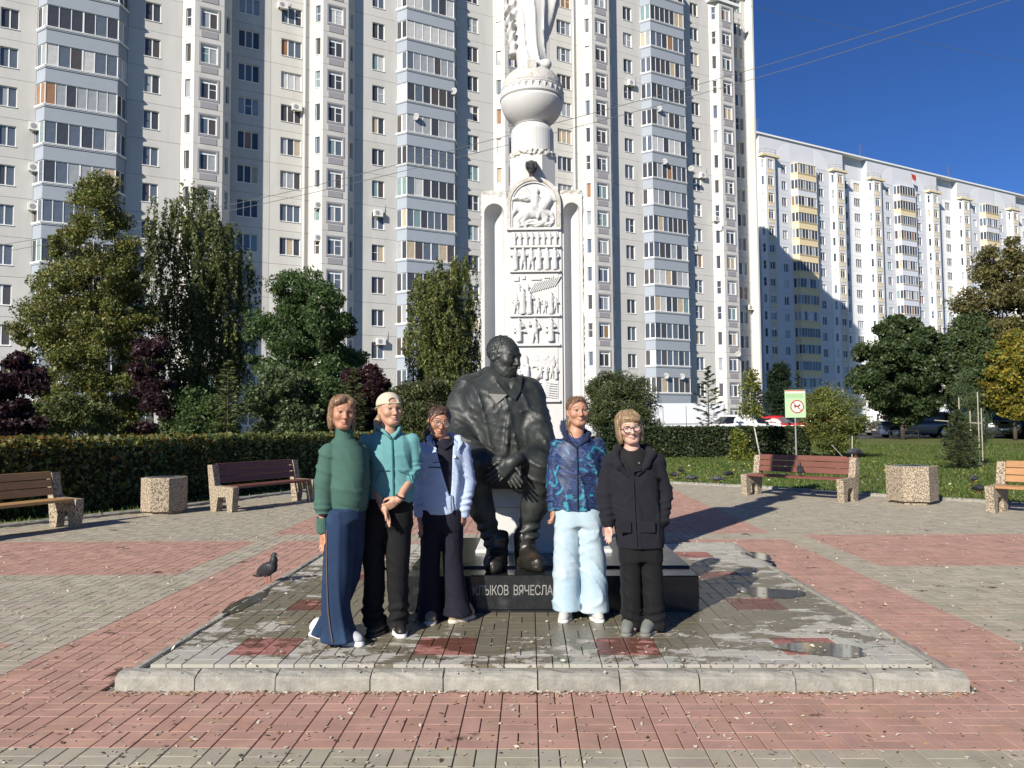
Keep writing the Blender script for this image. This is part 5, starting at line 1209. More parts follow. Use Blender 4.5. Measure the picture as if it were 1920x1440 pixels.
# ---------------------------------------------------------------- 3: girl with round glasses, open pale blue jacket
m_pale = cloth('pale_blue_shell', (0.37, 0.45, 0.60), 0.7, bscale=150); m_polo = cloth('navy_polo', (0.010, 0.011, 0.020)); m_navy = cloth('navy_trousers', (0.009, 0.009, 0.018)); m_tan = cloth('tan_suede', (0.27, 0.20, 0.125)); m_cream2 = mat('cream_sole', (0.55, 0.49, 0.38), .6)
pr = Person(5.66, 832, 1162, 'girl with round glasses in an open pale blue jacket over a dark polo', (775, 890))
hd = Head(pr.p(823, 791, -.01), 1.0, R(18), R(9), R(9))
J = dict(top=755, neck=pr.p(832, 828), sh=[pr.p(797, 842), pr.p(868, 842)], el=[pr.p(785, 905, .02), pr.p(878, 905, .02)], wr=[pr.p(788, 972, -.04), pr.p(870, 964, -.03)], hip=[pr.p(812, 970), pr.p(846, 970)], kn=[pr.p(808, 1065), pr.p(850, 1065)], an=[pr.p(804, 1150), pr.p(856, 1142)])
pr.body(hd, J, [(pr.p(788, 974, -.04), (.12, -.1, -1), (.6, -.7, 0), .86, .35), (pr.p(870, 962, -.03), (-.08, -.1, -1), (-.6, -.7, 0), .86, .45)], (.37, .185, .118), dict(lip=(.38, .15, .13), brow=(.05, .03, .02), smile=.0), dict(jaw=.94, smile=.0, nose=.76, cheek=1.1))
S = pr.grid(800, 866, 816, 950, -.16, .14, .007); S.loft([(pr.z(v), pr.x(u), 0, pr.m(hp), dp) for v, u, hp, dp in ((945, 832, 22, .105), (880, 833, 25, .108), (850, 833, 27, .10), (836, 833, 24, .085), (826, 833, 15, .070), (822, 833, 13, .06))], .02, fold=ridge(0.0087, 24, (1, .2, .3), 71)); S.ell(hd.w(.006, -.02, -.1), (.045, .05, .052), .01, 'd'); pl_ = pr.part('polo', S, m_polo)
g = Geo()
for q in (-1, 1): g.tube([pr.p(834, 842, -.105), pr.p(834 + q * 13, 832, -.082), pr.p(833 + q * 17, 824, -.02)], [.008, .011, .010], 6)
g.obj('polo_collar', m_polo, pl_)
g = Geo(); c = pr.p(852, 856, -.113); g.lathe([(.014, 0), (.012, -.003), (0, -.0031)], 14, 0, c, axis='y'); g.obj('badge', mat('white_badge', (.6, .6, .58), .5), pl_)
S = pr.grid(770, 896, 816, 970, -.2, .2, .008); fo = fsum(ridge(0.0145, 24, (.9, .2, .5), 72, .5), ridge(0.0072, 50, (.5, .3, 1), 73))
S.loft([(pr.z(v), pr.x(u), 0, pr.m(hp), dp) for v, u, hp, dp in ((963, 828, 35, .125), (945, 829, 38, .13), (890, 832, 40, .128), (855, 832, 40, .12), (838, 832, 36, .10), (826, 832, 22, .085))], .02, fold=fo, n=2.4)
sl = fsum(ridge(0.0203, 28, (.3, .3, 1), 74, .6), bunch(.008, 5, float(pr.z(975)), float(pr.z(915))))
for q, us, vs in ((0, (797, 786, 787), (843, 905, 962)), (1, (868, 878, 870), (843, 905, 956))): S.chain([pr.p(us[0], vs[0]), pr.p(us[1], vs[1], .02), pr.p(us[2], vs[2], -.03)], [.062, .060, .048], .010, fold=sl); S.cone(pr.p(us[2], vs[2], -.03), pr.p(us[2] + 1, vs[2] + 9, -.035), .045, .036, .005)
# the open front: a long V between the two front edges
def vee(X, Y, Z):
    za, zb = float(pr.z(930)), float(pr.z(822)); t = np.clip((Z - za) / (zb - za), 0, 1); c_ = float(pr.x(846)) + (float(pr.x(833)) - float(pr.x(846))) * t; hw = (.001 + .072 * t ** .8) * (Z > za) - .01 * (Z <= za); return np.maximum(np.abs(X - c_) - hw, Y + .02)
S.add(vee, (pr.x(780), -.2, pr.z(935)), (pr.x(890), .0, pr.z(810)), .006, 'd'); S.ell(pr.p(832, 816, -.0), (.062, .09, .05), .01, 'd')
jk = pr.part('jacket', S, m_pale)
g = Geo(); g.tube([pr.p(u, v, of) for u, v, of in ((846, 928, -.135), (846, 945, -.137), (847, 962, -.13))], .005, 6); g.obj('zip', mat('zip_blue', (.10, .13, .22), .5), jk)
S = pr.grid(778, 888, 812, 852, -.16, .16, .0065)
S.chain([pr.p(818, 842, -.10), pr.p(805, 830, -.075), pr.p(806, 822, .0), pr.p(820, 818, .07), pr.p(845, 818, .07), pr.p(860, 822, .0), pr.p(864, 832, -.07), pr.p(858, 846, -.105)], [.008, .016, .023, .026, .026, .023, .015, .008], .02, fold=ridge(.003, 50, (1, .4, .5), 75)); S.obj('hood', m_pale, jk)
g = Geo(); g.tube([pr.p(803, 876, -.128), pr.p(829, 877, -.132)], .004, 5); g.tube([pr.p(812, 868, -.128), pr.p(824, 866, -.13), pr.p(832, 858, -.126)], .003, 5); g.obj('pocket_zip', mat('zip_dark', (.02, .025, .04), .4), jk)
pants(pr, 'trousers', m_navy, [[(1160, 803, 22, .12, -.01), (1135, 805, 20, .10, -.0), (1060, 806, 19, .09, .0), (955, 813, 23, .11, 0)], [(1152, 858, 28, .14, .0), (1130, 856, 23, .115, .0), (1060, 849, 19, .09, .0), (955, 846, 23, .11, 0)]], (990, 945, 829, 36, .11), fo=ridge(0.0116, 24, (1, .3, .4), 76, .5))
pr.shoe(806, 1164, R(12), .235, m_tan, m_cream2, off=-.05, soleh=.028); pr.shoe(866, 1156, R(-42), .235, m_tan, m_cream2, off=-.02, soleh=.028)
S = pr.grid(790, 856, 748, 842, -.22, .22, .0052); st = ridge(.004, 150, (1, .5, .4), 53, .2, .1)
hd.e(S, (0, .022, .033), (.084, .104, .092), .01, fold=st); hd.e(S, (0, .075, -.03), (.062, .045, .07), .02, fold=st); hd.e(S, (0, -.108, -.018), (.058, .076, .088), .014, 'd')
for q in (-1, 1): hd.n(S, (q * .012, -.082, .088), (q * .066, -.052, .02), .012, .008, .008); hd.n(S, (q * .066, -.052, .02), (q * .07, -.045, -.04), .007, .003, .008); hd.e(S, (q * .082, .006, -.012), (.016, .02, .026), .006, 'd')
S.chain([hd.w(-.02, .12, -.04), hd.w(-.05, .12, -.12), hd.w(-.05, .10, -.20)], [.026, .022, .008], .02, fold=st)
HM = hairm('dark_brown_hair', (.030, .017, .011), (.085, .045, .028)); HO = pr.part('hair', S, HM)
strands(pr, hd, 70, -.04, HM, 2, .085, .105, 1.0, hairo=HO)
glasses(pr, hd, .0245, (.16, .07, .045), .0018, .95)
# ---------------------------------------------------------------- 4: girl in the patterned blue jacket
def printed():
    m = bpy.data.materials.new('blue_leaf_print'); m.use_nodes = True; t = m.node_tree; N = t.nodes; L = t.links; b = N['Principled BSDF']; b.inputs['Roughness'].default_value = .55
    tc = N.new('ShaderNodeTexCoord'); src = tc.outputs['Object']
    def layer(cur, colr, scale, lo, hi, st, seed, dist=2.5):
        mp = N.new('ShaderNodeMapping'); mp.inputs['Scale'].default_value = st; mp.inputs['Location'].default_value = (seed, seed * .7, seed * 1.3); mp.inputs['Rotation'].default_value = (0, seed * .31, 0); L.new(src, mp.inputs[0])
        n = N.new('ShaderNodeTexNoise'); n.inputs['Scale'].default_value = scale; n.inputs['Detail'].default_value = 5; n.inputs['Distortion'].default_value = dist; L.new(mp.outputs[0], n.inputs['Vector'])
        r = N.new('ShaderNodeMapRange'); r.inputs[1].default_value = lo; r.inputs[2].default_value = hi; L.new(n.outputs[0], r.inputs[0])
        x = N.new('ShaderNodeMix'); x.data_type = 'RGBA'; L.new(r.outputs[0], x.inputs[0]); L.new(cur, x.inputs[6]); x.inputs[7].default_value = (*colr, 1); return x.outputs[2]
    g = N.new('ShaderNodeRGB'); g.outputs[0].default_value = (.008, .016, .055, 1); cur = g.outputs[0]
    cur = layer(cur, (.015, .036, .115), 7, .45, .6, (1, 1, 1), 1); cur = layer(cur, (.050, .078, .19), 11, .59, .66, (1, 1, 2.2), 5); cur = layer(cur, (.03, .24, .32), 6, .57, .66, (1, 1, 1), 9); cur = layer(cur, (.11, .27, .38), 14, .65, .71, (2, 1, 1), 14, 4); cur = layer(cur, (.006, .010, .035), 10, .58, .64, (1, 1, 1.6), 20, 4)
    L.new(cur, b.inputs['Base Color']); return m
m_print = printed(); m_ljean = cloth('light_blue_denim', (0.33, 0.45, 0.53), col2=(0.44, 0.52, 0.56), mixscale=5, mixlo=.4, mixhi=.7); m_lgrey = cloth('pale_grey_knit_shoe', (0.44, 0.43, 0.40), bscale=150); m_navyl = cloth('navy_lining', (.012, .018, .05))
pr = Person(5.78, 1083, 1158, 'girl in blue leaf-print jacket and pale wide jeans', (1018, 1146))
hd = Head(pr.p(1083, 772, -.01), 1.0, R(10), R(-2), R(-2))
J = dict(top=738, neck=pr.p(1081, 812), sh=[pr.p(1045, 834), pr.p(1122, 834)], el=[pr.p(1036, 895, .02), pr.p(1131, 895, .04)], wr=[pr.p(1036, 952, -.02), pr.p(1127, 952, .08)], hip=[pr.p(1064, 965), pr.p(1102, 965)], kn=[pr.p(1060, 1060), pr.p(1107, 1060)], an=[pr.p(1061, 1142), pr.p(1113, 1145)])
pr.body(hd, J, [(pr.p(1036, 954, -.02), (.06, -.05, -1), (.5, -.8, 0), .84, .85), (pr.p(1127, 954, .08), (0, -.05, -1), (-.5, -.8, 0), .84, .6)], (.42, .22, .142), dict(lip=(.40, .17, .14), brow=(.12, .07, .04), smile=.3), dict(jaw=.95, smile=.3, nose=.78, cheek=1.1))
S = pr.grid(1012, 1152, 806, 964, -.2, .22, .008); fo = fsum(ridge(0.0145, 24, (.9, .2, .45), 81, .5), ridge(0.0072, 45, (.5, .3, 1), 82))
S.loft([(pr.z(v), pr.x(u), 0, pr.m(hp), dp) for v, u, hp, dp in ((957, 1083, 49, .13), (940, 1083, 50, .135), (890, 1083, 46, .13), (855, 1083, 44, .12), (836, 1083, 41, .105), (824, 1082, 30, .09), (814, 1082, 19, .075))], .02, fold=fo, n=2.4)
sl = fsum(ridge(0.0188, 28, (.3, .3, 1), 83, .6), bunch(.006, 4, float(pr.z(958)), float(pr.z(915))))
S.chain([pr.p(1046, 836), pr.p(1037, 895, .02), pr.p(1037, 950, -.01)], [.062, .058, .046], .010, fold=sl); S.chain([pr.p(1121, 836), pr.p(1130, 895, .04), pr.p(1127, 950, .08)], [.062, .058, .046], .010, fold=sl)
S.ell(pr.p(1080, 806, -.06), (.058, .07, .065), .012, 'd')
jk = pr.part('jacket', S, m_print)
S = pr.grid(1048, 1118, 800, 846, -.16, .14, .006); S.chain([pr.p(1080, 838, -.105), pr.p(1062, 822, -.085), pr.p(1060, 812, .0), pr.p(1072, 808, .06), pr.p(1094, 808, .06), pr.p(1104, 813, .0), pr.p(1100, 824, -.085), pr.p(1082, 840, -.107)], [.010, .017, .020, .02, .02, .020, .017, .010], .015); S.obj('collar', m_navyl, jk)
g = Geo(); g.tube([pr.p(u, v, of) for u, v, of in ((1082, 840, -.118), (1083, 880, -.136), (1083, 955, -.138))], .005, 6); g.obj('zip', m_navyl, jk)
pants(pr, 'jeans', m_ljean, [[(1142, 1060, 27, .135, -.0), (1110, 1060, 25.5, .125, 0), (1050, 1061, 25, .115, .0), (1000, 1062, 24, .115, .0), (950, 1064, 23, .115, 0)], [(1146, 1112, 28, .135, -.0), (1110, 1111, 26, .125, 0), (1050, 1108, 25, .115, .0), (1000, 1105, 24, .115, .0), (950, 1103, 23, .115, 0)]], (985, 945, 1083, 44, .115), fo=fsum(ridge(0.0130, 22, (1, .3, .3), 84, .5, .25), ridge(0.0058, 40, (.4, .2, 1), 85)))
pr.shoe(1060, 1154, R(-14), .225, m_lgrey, m_white, off=-.05, soleh=.022); pr.shoe(1118, 1156, R(10), .225, m_lgrey, m_white, off=-.05, soleh=.022)
S = pr.grid(1050, 1118, 730, 830, -.22, .22, .0052); st = ridge(.0035, 150, (1, .5, .2), 54, .2, .1)
hd.e(S, (0, .022, .034), (.082, .102, .090), .01, fold=st); hd.e(S, (0, .09, -.0), (.05, .045, .06), .02, fold=st); hd.e(S, (0, -.108, -.022), (.061, .078, .092), .014, 'd'); hd.e(S, (0, .05, -.12), (.1, .1, .07), .01, 'd')
for q in (-1, 1): hd.n(S, (q * .010, -.078, .090), (q * .068, -.045, .022), .012, .010, .008); hd.e(S, (q * .082, .006, -.018), (.016, .022, .026), .006, 'd')
S.chain([hd.w(-.02, .11, -.02), hd.w(-.05, .10, -.09), hd.w(-.062, .0, -.17), hd.w(-.055, -.05, -.24)], [.028, .024, .018, .008], .015, fold=st)
HM = hairm('brown_hair', (.085, .045, .025), (.19, .11, .06)); HO = pr.part('hair', S, HM)
strands(pr, hd, 60, -.02, HM, 3, .083, .103, 1.0, hairo=HO)
# ---------------------------------------------------------------- 5: boy with fair hair, black parka
m_parka = cloth('black_parka', (0.012, 0.012, 0.017), 0.95, bscale=120, bump=0.2); m_tee = cloth('black_cotton', (0.010, 0.010, 0.011)); m_btr = cloth('black_trousers', (0.006, 0.006, 0.007)); m_gsh = cloth('grey_green_shoe', (0.145, 0.155, 0.14), bscale=120); m_gso = mat('grey_sole', (0.15, 0.15, 0.135), .7); m_snap = mat('snap_button', (.4, .4, .4), .3, metallic=.8)
pr = Person(5.42, 1200, 1182, 'fair-haired boy with black glasses in a long black parka', (1112, 1266))
hd = Head(pr.p(1180, 802, -.02), 1.0, R(2), R(4), R(-9))
J = dict(top=764, neck=pr.p(1185, 842), sh=[pr.p(1146, 862), pr.p(1230, 864)], el=[pr.p(1133, 925, .02), pr.p(1247, 925, .02)], wr=[pr.p(1139, 980, -.05), pr.p(1240, 976, -.05)], hip=[pr.p(1180, 985), pr.p(1220, 985)], kn=[pr.p(1181, 1080), pr.p(1220, 1080)], an=[pr.p(1183, 1165), pr.p(1222, 1170)])
pr.body(hd, J, [(pr.p(1139, 984, -.05), (.10, -.12, -1), (.75, -.6, 0), .84, .40), (pr.p(1240, 976, -.05), (-.25, -.12, -1), (-.75, -.6, 0), .84, .75)], (.52, .315, .245), dict(lip=(.48, .24, .21), brow=(.22, .14, .07), smile=.0), dict(jaw=1.0, cheek=1.15, smile=.0, nose=.76))
S = pr.grid(1150, 1222, 834, 910, -.16, .14, .007); S.loft([(pr.z(v), pr.x(1187), 0, pr.m(hp), dp) for v, hp, dp in ((905, 30, .11), (870, 31, .108), (855, 29, .095), (845, 22, .08), (840, 17, .07))], .02); S.ell(pr.p(1184, 834, -.05), (.060, .07, .045), .008, 'd'); pr.part('t_shirt', S, m_tee)
S = pr.grid(1106, 1272, 838, 1036, -.22, .22, .0088); fo = fsum(ridge(0.0159, 20, (.9, .2, .5), 91, .5), ridge(0.0072, 42, (.5, .3, 1), 92))
S.loft([(pr.z(v), pr.x(u), 0, pr.m(hp), dp) for v, u, hp, dp in ((1026, 1199, 44, .14), (1000, 1198, 46, .145), (950, 1192, 46, .14), (900, 1189, 46, .135), (872, 1188, 46, .12), (858, 1187, 38, .10), (850, 1187, 28, .09))], .02, fold=fo, n=2.4)
sl = fsum(ridge(0.0203, 26, (.3, .3, 1), 93, .6), bunch(.006, 4, float(pr.z(985)), float(pr.z(935))))
S.chain([pr.p(1147, 866), pr.p(1134, 925, .02), pr.p(1140, 978, -.04)], [.068, .066, .054], .010, fold=sl); S.chain([pr.p(1229, 868), pr.p(1245, 925, .02), pr.p(1241, 972, -.04)], [.068, .066, .058], .010, fold=sl)
def vee2(X, Y, Z):
    za, zb = float(pr.z(893)), float(pr.z(845)); t = np.clip((Z - za) / (zb - za), 0, 1); return np.maximum(np.abs(X - float(pr.x(1187))) - ((.004 + .085 * t ** .7) * (Z > za) - .01 * (Z <= za)), Y + .03)
S.add(vee2, (pr.x(1140), -.2, pr.z(896)), (pr.x(1235), .0, pr.z(830)), .006, 'd')
pk = pr.part('parka', S, m_parka)
S = pr.grid(1136, 1240, 830, 905, -.2, .16, .0068); S.chain([pr.p(1178, 893, -.125), pr.p(1160, 872, -.12), pr.p(1152, 852, -.05), pr.p(1160, 842, .05), pr.p(1187, 838, .09), pr.p(1212, 842, .06), pr.p(1222, 852, -.04), pr.p(1212, 872, -.115), pr.p(1196, 890, -.13)], [.012, .024, .03, .032, .034, .032, .03, .024, .014], .02, fold=ridge(.004, 40, (1, .5, .6), 94)); S.obj('hood_collar', m_parka, pk)
g = Geo(); g.bev(-.045, .022, -.006, .004, -.013, .013, .003, T=Matrix.Translation(Vector(pr.p(1196, 880, -.146))) @ Matrix.Rotation(R(-12), 4, 'Y')); g.obj('collar_tab', m_parka, pk)
g = Geo(); g.lathe([(.007, 0), (.006, -.004), (.0, -.004)], 10, 0, pr.p(1198, 868, -.15), axis='y'); g.obj('snap', m_snap, pk)
g = Geo(); g.tube([pr.p(u, v, of) for u, v, of in ((1187, 895, -.137), (1190, 950, -.147), (1194, 1024, -.147))], .006, 5); g.obj('front_placket', m_tee, pk)
for u0, u1 in ((1160, 1183), (1198, 1228)): Geo().bev(-pr.m((u1 - u0) / 2), pr.m((u1 - u0) / 2), -.005, .004, -.075, .0, .003, T=Matrix.Translation(Vector(pr.p((u0 + u1) / 2, 978, -.146)))).obj('patch_pocket', m_parka, pk)
pants(pr, 'trousers', m_btr, [[(1172, 1182, 20, .105, -.0), (1140, 1181, 19, .095, 0), (1090, 1180, 19.5, .095, 0), (1010, 1180, 21, .11, 0)], [(1178, 1223, 21, .11, -.0), (1140, 1221, 19.5, .095, 0), (1090, 1219, 20, .095, 0), (1010, 1217, 21, .11, 0)]], (1050, 1000, 1199, 39, .11), fo=fsum(ridge(0.0101, 24, (1, .3, .3), 95, .4, .25), bunch(.007, 3, float(pr.z(1178)), float(pr.z(1130)), 1)))
pr.shoe(1178, 1173, R(-18), .24, m_gsh, m_gso, off=-.05, soleh=.024); pr.shoe(1216, 1181, R(-24), .24, m_gsh, m_gso, off=-.06, soleh=.024)
S = pr.grid(1138, 1222, 756, 850, -.22, .22, .0052); st = ridge(.0045, 140, (1, .4, .2), 55, .25, .1)
hd.e(S, (0, .022, .040), (.092, .108, .092), .01, fold=st)
for q in (-1, 1): hd.e(S, (q * .077, .010, -.030), (.024, .058, .085), .02, fold=st)
hd.e(S, (0, .075, -.03), (.078, .05, .085), .02, fold=st); hd.e(S, (.012, -.062, .066), (.070, .040, .030), .02, fold=st, rot=Matrix.Rotation(R(14), 4, 'Y')); hd.e(S, (.0, -.112, -.034), (.058, .076, .076), .012, 'd')
HM = hairm('fair_hair', (.165, .105, .055), (.33, .235, .135)); HO = pr.part('hair', S, HM)
strands(pr, hd, 190, -.10, HM, 4, .094, .110, .75, hairo=HO)
glasses(pr, hd, .027, (.012, .012, .013), .003, .88)
# ================================================================== TREES, SHRUBS, HEDGES, GRASS
m_leaf = leafmat('leaves', trans=0.3); m_needle = leafmat('needles', trans=0.12); m_grassb = leafmat('grass_blades', trans=0.35)
m_bark = mat('dark_bark', (0.07, 0.055, 0.04), 0.95, var=0.3, vscale=8, bump=0.6, bscale=30); m_birch = mat('birch_bark', (0.52, 0.50, 0.46), 0.85, col2=(0.04, 0.038, 0.035), mixscale=5, mixlo=0.54, mixhi=0.62, stretch=(1, 1, 3))
m_stake = mat('pale_stake', (0.36, 0.33, 0.26), 0.85, var=0.2)
def rnd_unit(n, rng):
    v = rng.normal(0, 1, (n, 3)); return v / np.linalg.norm(v, axis=1)[:, None]
def leaf_arrays(P, size, cols, rng, asp=0.55, droop=0.0, axis=None, szvar=0.35, tri=False):
    n = len(P); a = rnd_unit(n, rng)
    if axis is not None: a = axis + a * 0.35
    a[:, 2] -= droop; a /= np.linalg.norm(a, axis=1)[:, None]
    b = np.cross(a, rnd_unit(n, rng)); b /= np.linalg.norm(b, axis=1)[:, None] + 1e-9
    s = size * (1 + rng.normal(0, szvar, n)).clip(.4, 2)[:, None]
    if tri:                                        # far leaves: one face each
        V = np.stack([P - a * s * .45 + b * s * asp * .5, P + a * s * .6, P - a * s * .35 - b * s * asp * .55], 1).reshape(-1, 3)
        return V, np.arange(3 * n, dtype=np.int32).reshape(n, 3), np.repeat(cols, 3, axis=0)
    V = np.stack([P - a * s * .5, P + b * s * asp * .5 - a * s * .05, P + a * s * .5, P - b * s * asp * .5 - a * s * .05], 1).reshape(-1, 3)
    F = np.arange(4 * n, dtype=np.int32).reshape(n, 4); C = np.repeat(cols, 4, axis=0)
    return V, F, C
def pal(n, rng, base, var=0.22, alts=()):
    c = np.tile(np.array(base, float), (n, 1)) * (1 + rng.normal(0, var, n)).clip(.45, 1.8)[:, None]
    for col, fr in alts:
        mk = rng.random(n) < fr; c[mk] = np.array(col) * (1 + rng.normal(0, var, mk.sum())).clip(.5, 1.6)[:, None]
    return c.clip(.003, .8)
def foliage(name, parent, P, size, cols, rng, mt=None, **k):
    V, F, C = leaf_arrays(P, size, cols, rng, **k); return link(name, mesh(name, V, F, mt or m_leaf, col=C), parent)
def prof(d, rows):
    """photo outline rows (v, u0, u1) at distance d -> (z, centre x, radius)."""
    q = []
    for v, u0, u1 in rows:
        a, b = A(u0, v, d), A(u1, v, d); q.append((a.z, (a.x + b.x) / 2, abs(b.x - a.x) / 2))
    q.sort(); return np.array(q)
def tree(name, label, d, rows, ub, base_z, nclump, per, size, base, alts=(), weep=0.0, clump=0.32, bark=None, trunk=0.10, seed=0, group=None, cat='tree', lean=0.0, asp=.55, droop=.2, stems=1, var=.22, shell=.45, flat=0.9, limbs=True):
    per = int(per * 2.1); size *= 1.08; nclump = int(nclump * 1.5); clump *= 1.12
    rng = np.random.default_rng(seed + 100); q = prof(d, rows); bx = A(ub, 800, d).x
    ro = empty(name, (bx, d, base_z), 0, label, cat, group)
    off = np.array([bx, d, base_z]); z0, z1 = q[0, 0], q[-1, 0]
    # clump centres: in the outline, denser towards its shell
    zc = []; 
    w_ = q[:, 2].max()
    while len(zc) < nclump:
        z = rng.uniform(z0, z1); r = np.interp(z, q[:, 0], q[:, 2])
        if rng.random() > (r / w_) ** 1.3 + .06: continue
        th = rng.uniform(0, 2 * math.pi); rr = r * rng.random() ** shell
        zc.append((np.interp(z, q[:, 0], q[:, 1]) + rr * math.cos(th), d + rr * math.sin(th) * flat, z))
    zc = np.array(zc) - off
    # trunk, limbs to the clumps
    g = Geo(); top = np.array([np.interp(z1, q[:, 0], q[:, 1]) - bx, 0, z1 - base_z]); H = z1 - base_z
    for s_ in range(stems):
        o = (s_ - (stems - 1) / 2) * .25 * (w_ * .35)
        pts = [(o * .2 + lean * t * H + (top[0] - lean * H) * t * t + o * t + .04 * math.sin(6 * t + seed + s_), .05 * math.cos(5 * t + s_), H * t * (.93 if stems == 1 else .8)) for t in np.linspace(0, 1, 9)]
        g.tube(pts, [trunk * (1 - .88 * t) / (1 if stems == 1 else 1.6) for t in np.linspace(0, 1, 9)], 8)
    g.obj('trunk', bark or m_bark, ro, True)
    if limbs:
        g = Geo()
        for c in zc[:: max(1, len(zc) // 26)]:
            t = float(np.clip(c[2] / H - .16 - .1 * rng.random(), .05, .9)); p0 = np.array([lean * t * H + (top[0] - lean * H) * t * t, 0, H * t * .93]); m = (p0 + c) / 2 + np.array([0, 0, .12 * (1 if weep == 0 else 3)])
            g.tube([p0, m, c], [trunk * .2 * (1 - t * .6), trunk * .1, .004], 5, cap=False)
        o = g.obj('limbs', m_bark, ro, True); tag(o, kind='stuff')
    # leaves
    if weep == 0:
        n = nclump * per; ci = rng.integers(0, nclump, n); r = clump * (.55 + .9 * rng.random(nclump))[ci]
        P = zc[ci] + rnd_unit(n, rng) * (r * rng.random(n) ** .45)[:, None] * np.array([1, 1, .72])
        tint = (1 + rng.normal(0, .13, nclump))[ci]
    else:
        P = []; ci = []
        for i, c in enumerate(zc):
            for s_ in range(5):
                L_ = weep * rng.uniform(.5, 1.25); L_ = min(L_, c[2] + base_z - max(z0, .3)) ; k = int(per / 5)
                if L_ < .1: continue
                t = rng.random(k) ** .8; sx, sy = rng.normal(0, clump * .7, 2); dx, dy = rng.normal(0, .14, 2)
                P.append(np.stack([c[0] + sx + dx * t * L_ + rng.normal(0, .035, k), c[1] + sy + dy * t * L_ + rng.normal(0, .035, k), c[2] - t * L_ + .15 * np.sin(t * 2.5)], 1)); ci += [i] * k
        P = np.concatenate(P); ci = np.array(ci); n = len(P); tint = (1 + rng.normal(0, .15, nclump))[ci]
    P[:, 2] = np.maximum(P[:, 2], .03)
    cols = pal(n, rng, base, var, alts) * tint[:, None]
    foliage('crown', ro, P, size, (cols * 1.3).clip(.003, .8), rng, asp=asp * 1.15, droop=droop, tri=True)
    return ro
def conifer(name, label, d, rows, ub, base_z, nbr, per, size, base, seed, alts=(), cat='tree', group=None, droop=.25, trunk=.05, sub=5):
    rng = np.random.default_rng(seed + 500); q = prof(d, rows); bx = A(ub, 800, d).x; ro = empty(name, (bx, d, base_z), 0, label, cat, group); H = q[-1, 0] - base_z
    g = Geo(); g.tube([(0, 0, 0), (.01, 0, H * .5), (0, 0, H)], [trunk, trunk * .6, .006], 7); g.obj('trunk', m_bark, ro, True)
    P = []; AX = []; gl = Geo()
    for i in range(nbr):
        z = H * (1 - (i / nbr)) * .98; zw = z + base_z
        r = float(np.interp(zw, q[:, 0], q[:, 2])) * rng.uniform(.75, 1.1)
        if zw < q[0, 0] - .02: continue
        th = i * 2.4 + rng.normal(0, .3); dz = -droop * r * rng.uniform(.4, 1.2) + .1 * r; k = per
        t = rng.random(k) ** .65; side = rng.normal(0, .16 * r + .02, k) * (1.1 - t); e = np.array([math.cos(th), math.sin(th)])
        x = e[0] * t * r - e[1] * side; y = e[1] * t * r + e[0] * side; zz = z + dz * t + .12 * r * t * t + rng.normal(0, .02 + .02 * r, k)
        P.append(np.stack([x, y, zz], 1)); AX.append(np.stack([np.full(k, e[0]) - e[1] * np.sign(side) * .7, np.full(k, e[1]) + e[0] * np.sign(side) * .7, np.full(k, .1)], 1))
        gl.tube([(0, 0, z), (e[0] * r * .9, e[1] * r * .9, z + dz * .9 + .1 * r)], [max(.004, trunk * .3 * (1 - z / H)), .003], 4, cap=False)
    o = gl.obj('branches', m_bark, ro); tag(o, kind='stuff')
    P = np.concatenate(P); AX = np.concatenate(AX); P[:, 2] = np.maximum(P[:, 2], .03)
    foliage('needle_crown', ro, P, size, pal(len(P), rng, base, .22, alts), rng, m_needle, asp=.22, axis=AX); return ro
OLIVE = (0.125, 0.125, 0.036); DARKG = (0.044, 0.074, 0.024); MIDG = (0.05, 0.085, 0.024); PURP = (0.030, 0.014, 0.018)
tree('birch_tree', 'tall olive-green birch with a narrow pointed top, behind the left hedge', 25, [(328, 165, 200), (365, 152, 222), (420, 128, 248), (480, 98, 262), (540, 64, 275), (600, 36, 285), (680, 42, 288), (760, 80, 282), (818, 95, 275)], 185, .05, 210, 170, .075, OLIVE, [((.15, .13, .03), .12), ((.05, .075, .02), .3)], bark=m_birch, clump=.36, seed=1, stems=2)
tree('weeping_birch', 'dark weeping birch with hanging strands, right of the pointed olive birch', 28.5, [(338, 345, 368), (358, 292, 398), (420, 280, 436), (470, 282, 470), (540, 292, 482), (620, 300, 470), (700, 305, 440), (812, 315, 430)], 372, .05, 150, 150, .085, (.062, .080, .026), [((.13, .13, .04), .2)], weep=1.7, bark=m_birch, clump=.26, seed=2, trunk=.13, droop=1.2)
tree('ash_tree', 'dark green broad tree with upright leafy sprays in front of the shaded wall', 26.5, [(512, 548, 572), (540, 510, 610), (575, 495, 655), (620, 478, 672), (690, 462, 682), (760, 462, 675), (812, 470, 665)], 575, .05, 130, 210, .10, DARKG, [((.06, .10, .03), .25)], clump=.36, seed=3, stems=2, droop=.7, asp=.4)
tree('weeping_birch', 'weeping birch left of the white column, its crown behind the bronze shoulder', 30, [(472, 832, 860), (500, 800, 888), (550, 770, 898), (620, 762, 898), (680, 785, 895), (750, 795, 890), (810, 800, 885)], 845, .05, 130, 150, .085, (.068, .086, .026), [((.14, .14, .04), .22)], weep=1.5, bark=m_birch, clump=.26, seed=4, droop=1.2)
tree('purple_maple', 'dark purple maple at the left edge behind the hedge', 19, [(672, 22, 44), (700, -8, 58), (740, -30, 72), (790, -40, 70), (826, -40, 66)], 20, .05, 32, 120, .085, PURP, [((.05, .02, .02), .15)], clump=.28, seed=5, asp=.8)
tree('purple_maple', 'sparse dark purple maple between the two left birches', 22.5, [(642, 262, 298), (680, 248, 324), (740, 250, 330), (815, 258, 324)], 288, .05, 22, 90, .085, PURP, [((.05, .02, .02), .15)], clump=.24, seed=6, asp=.8, trunk=.05)
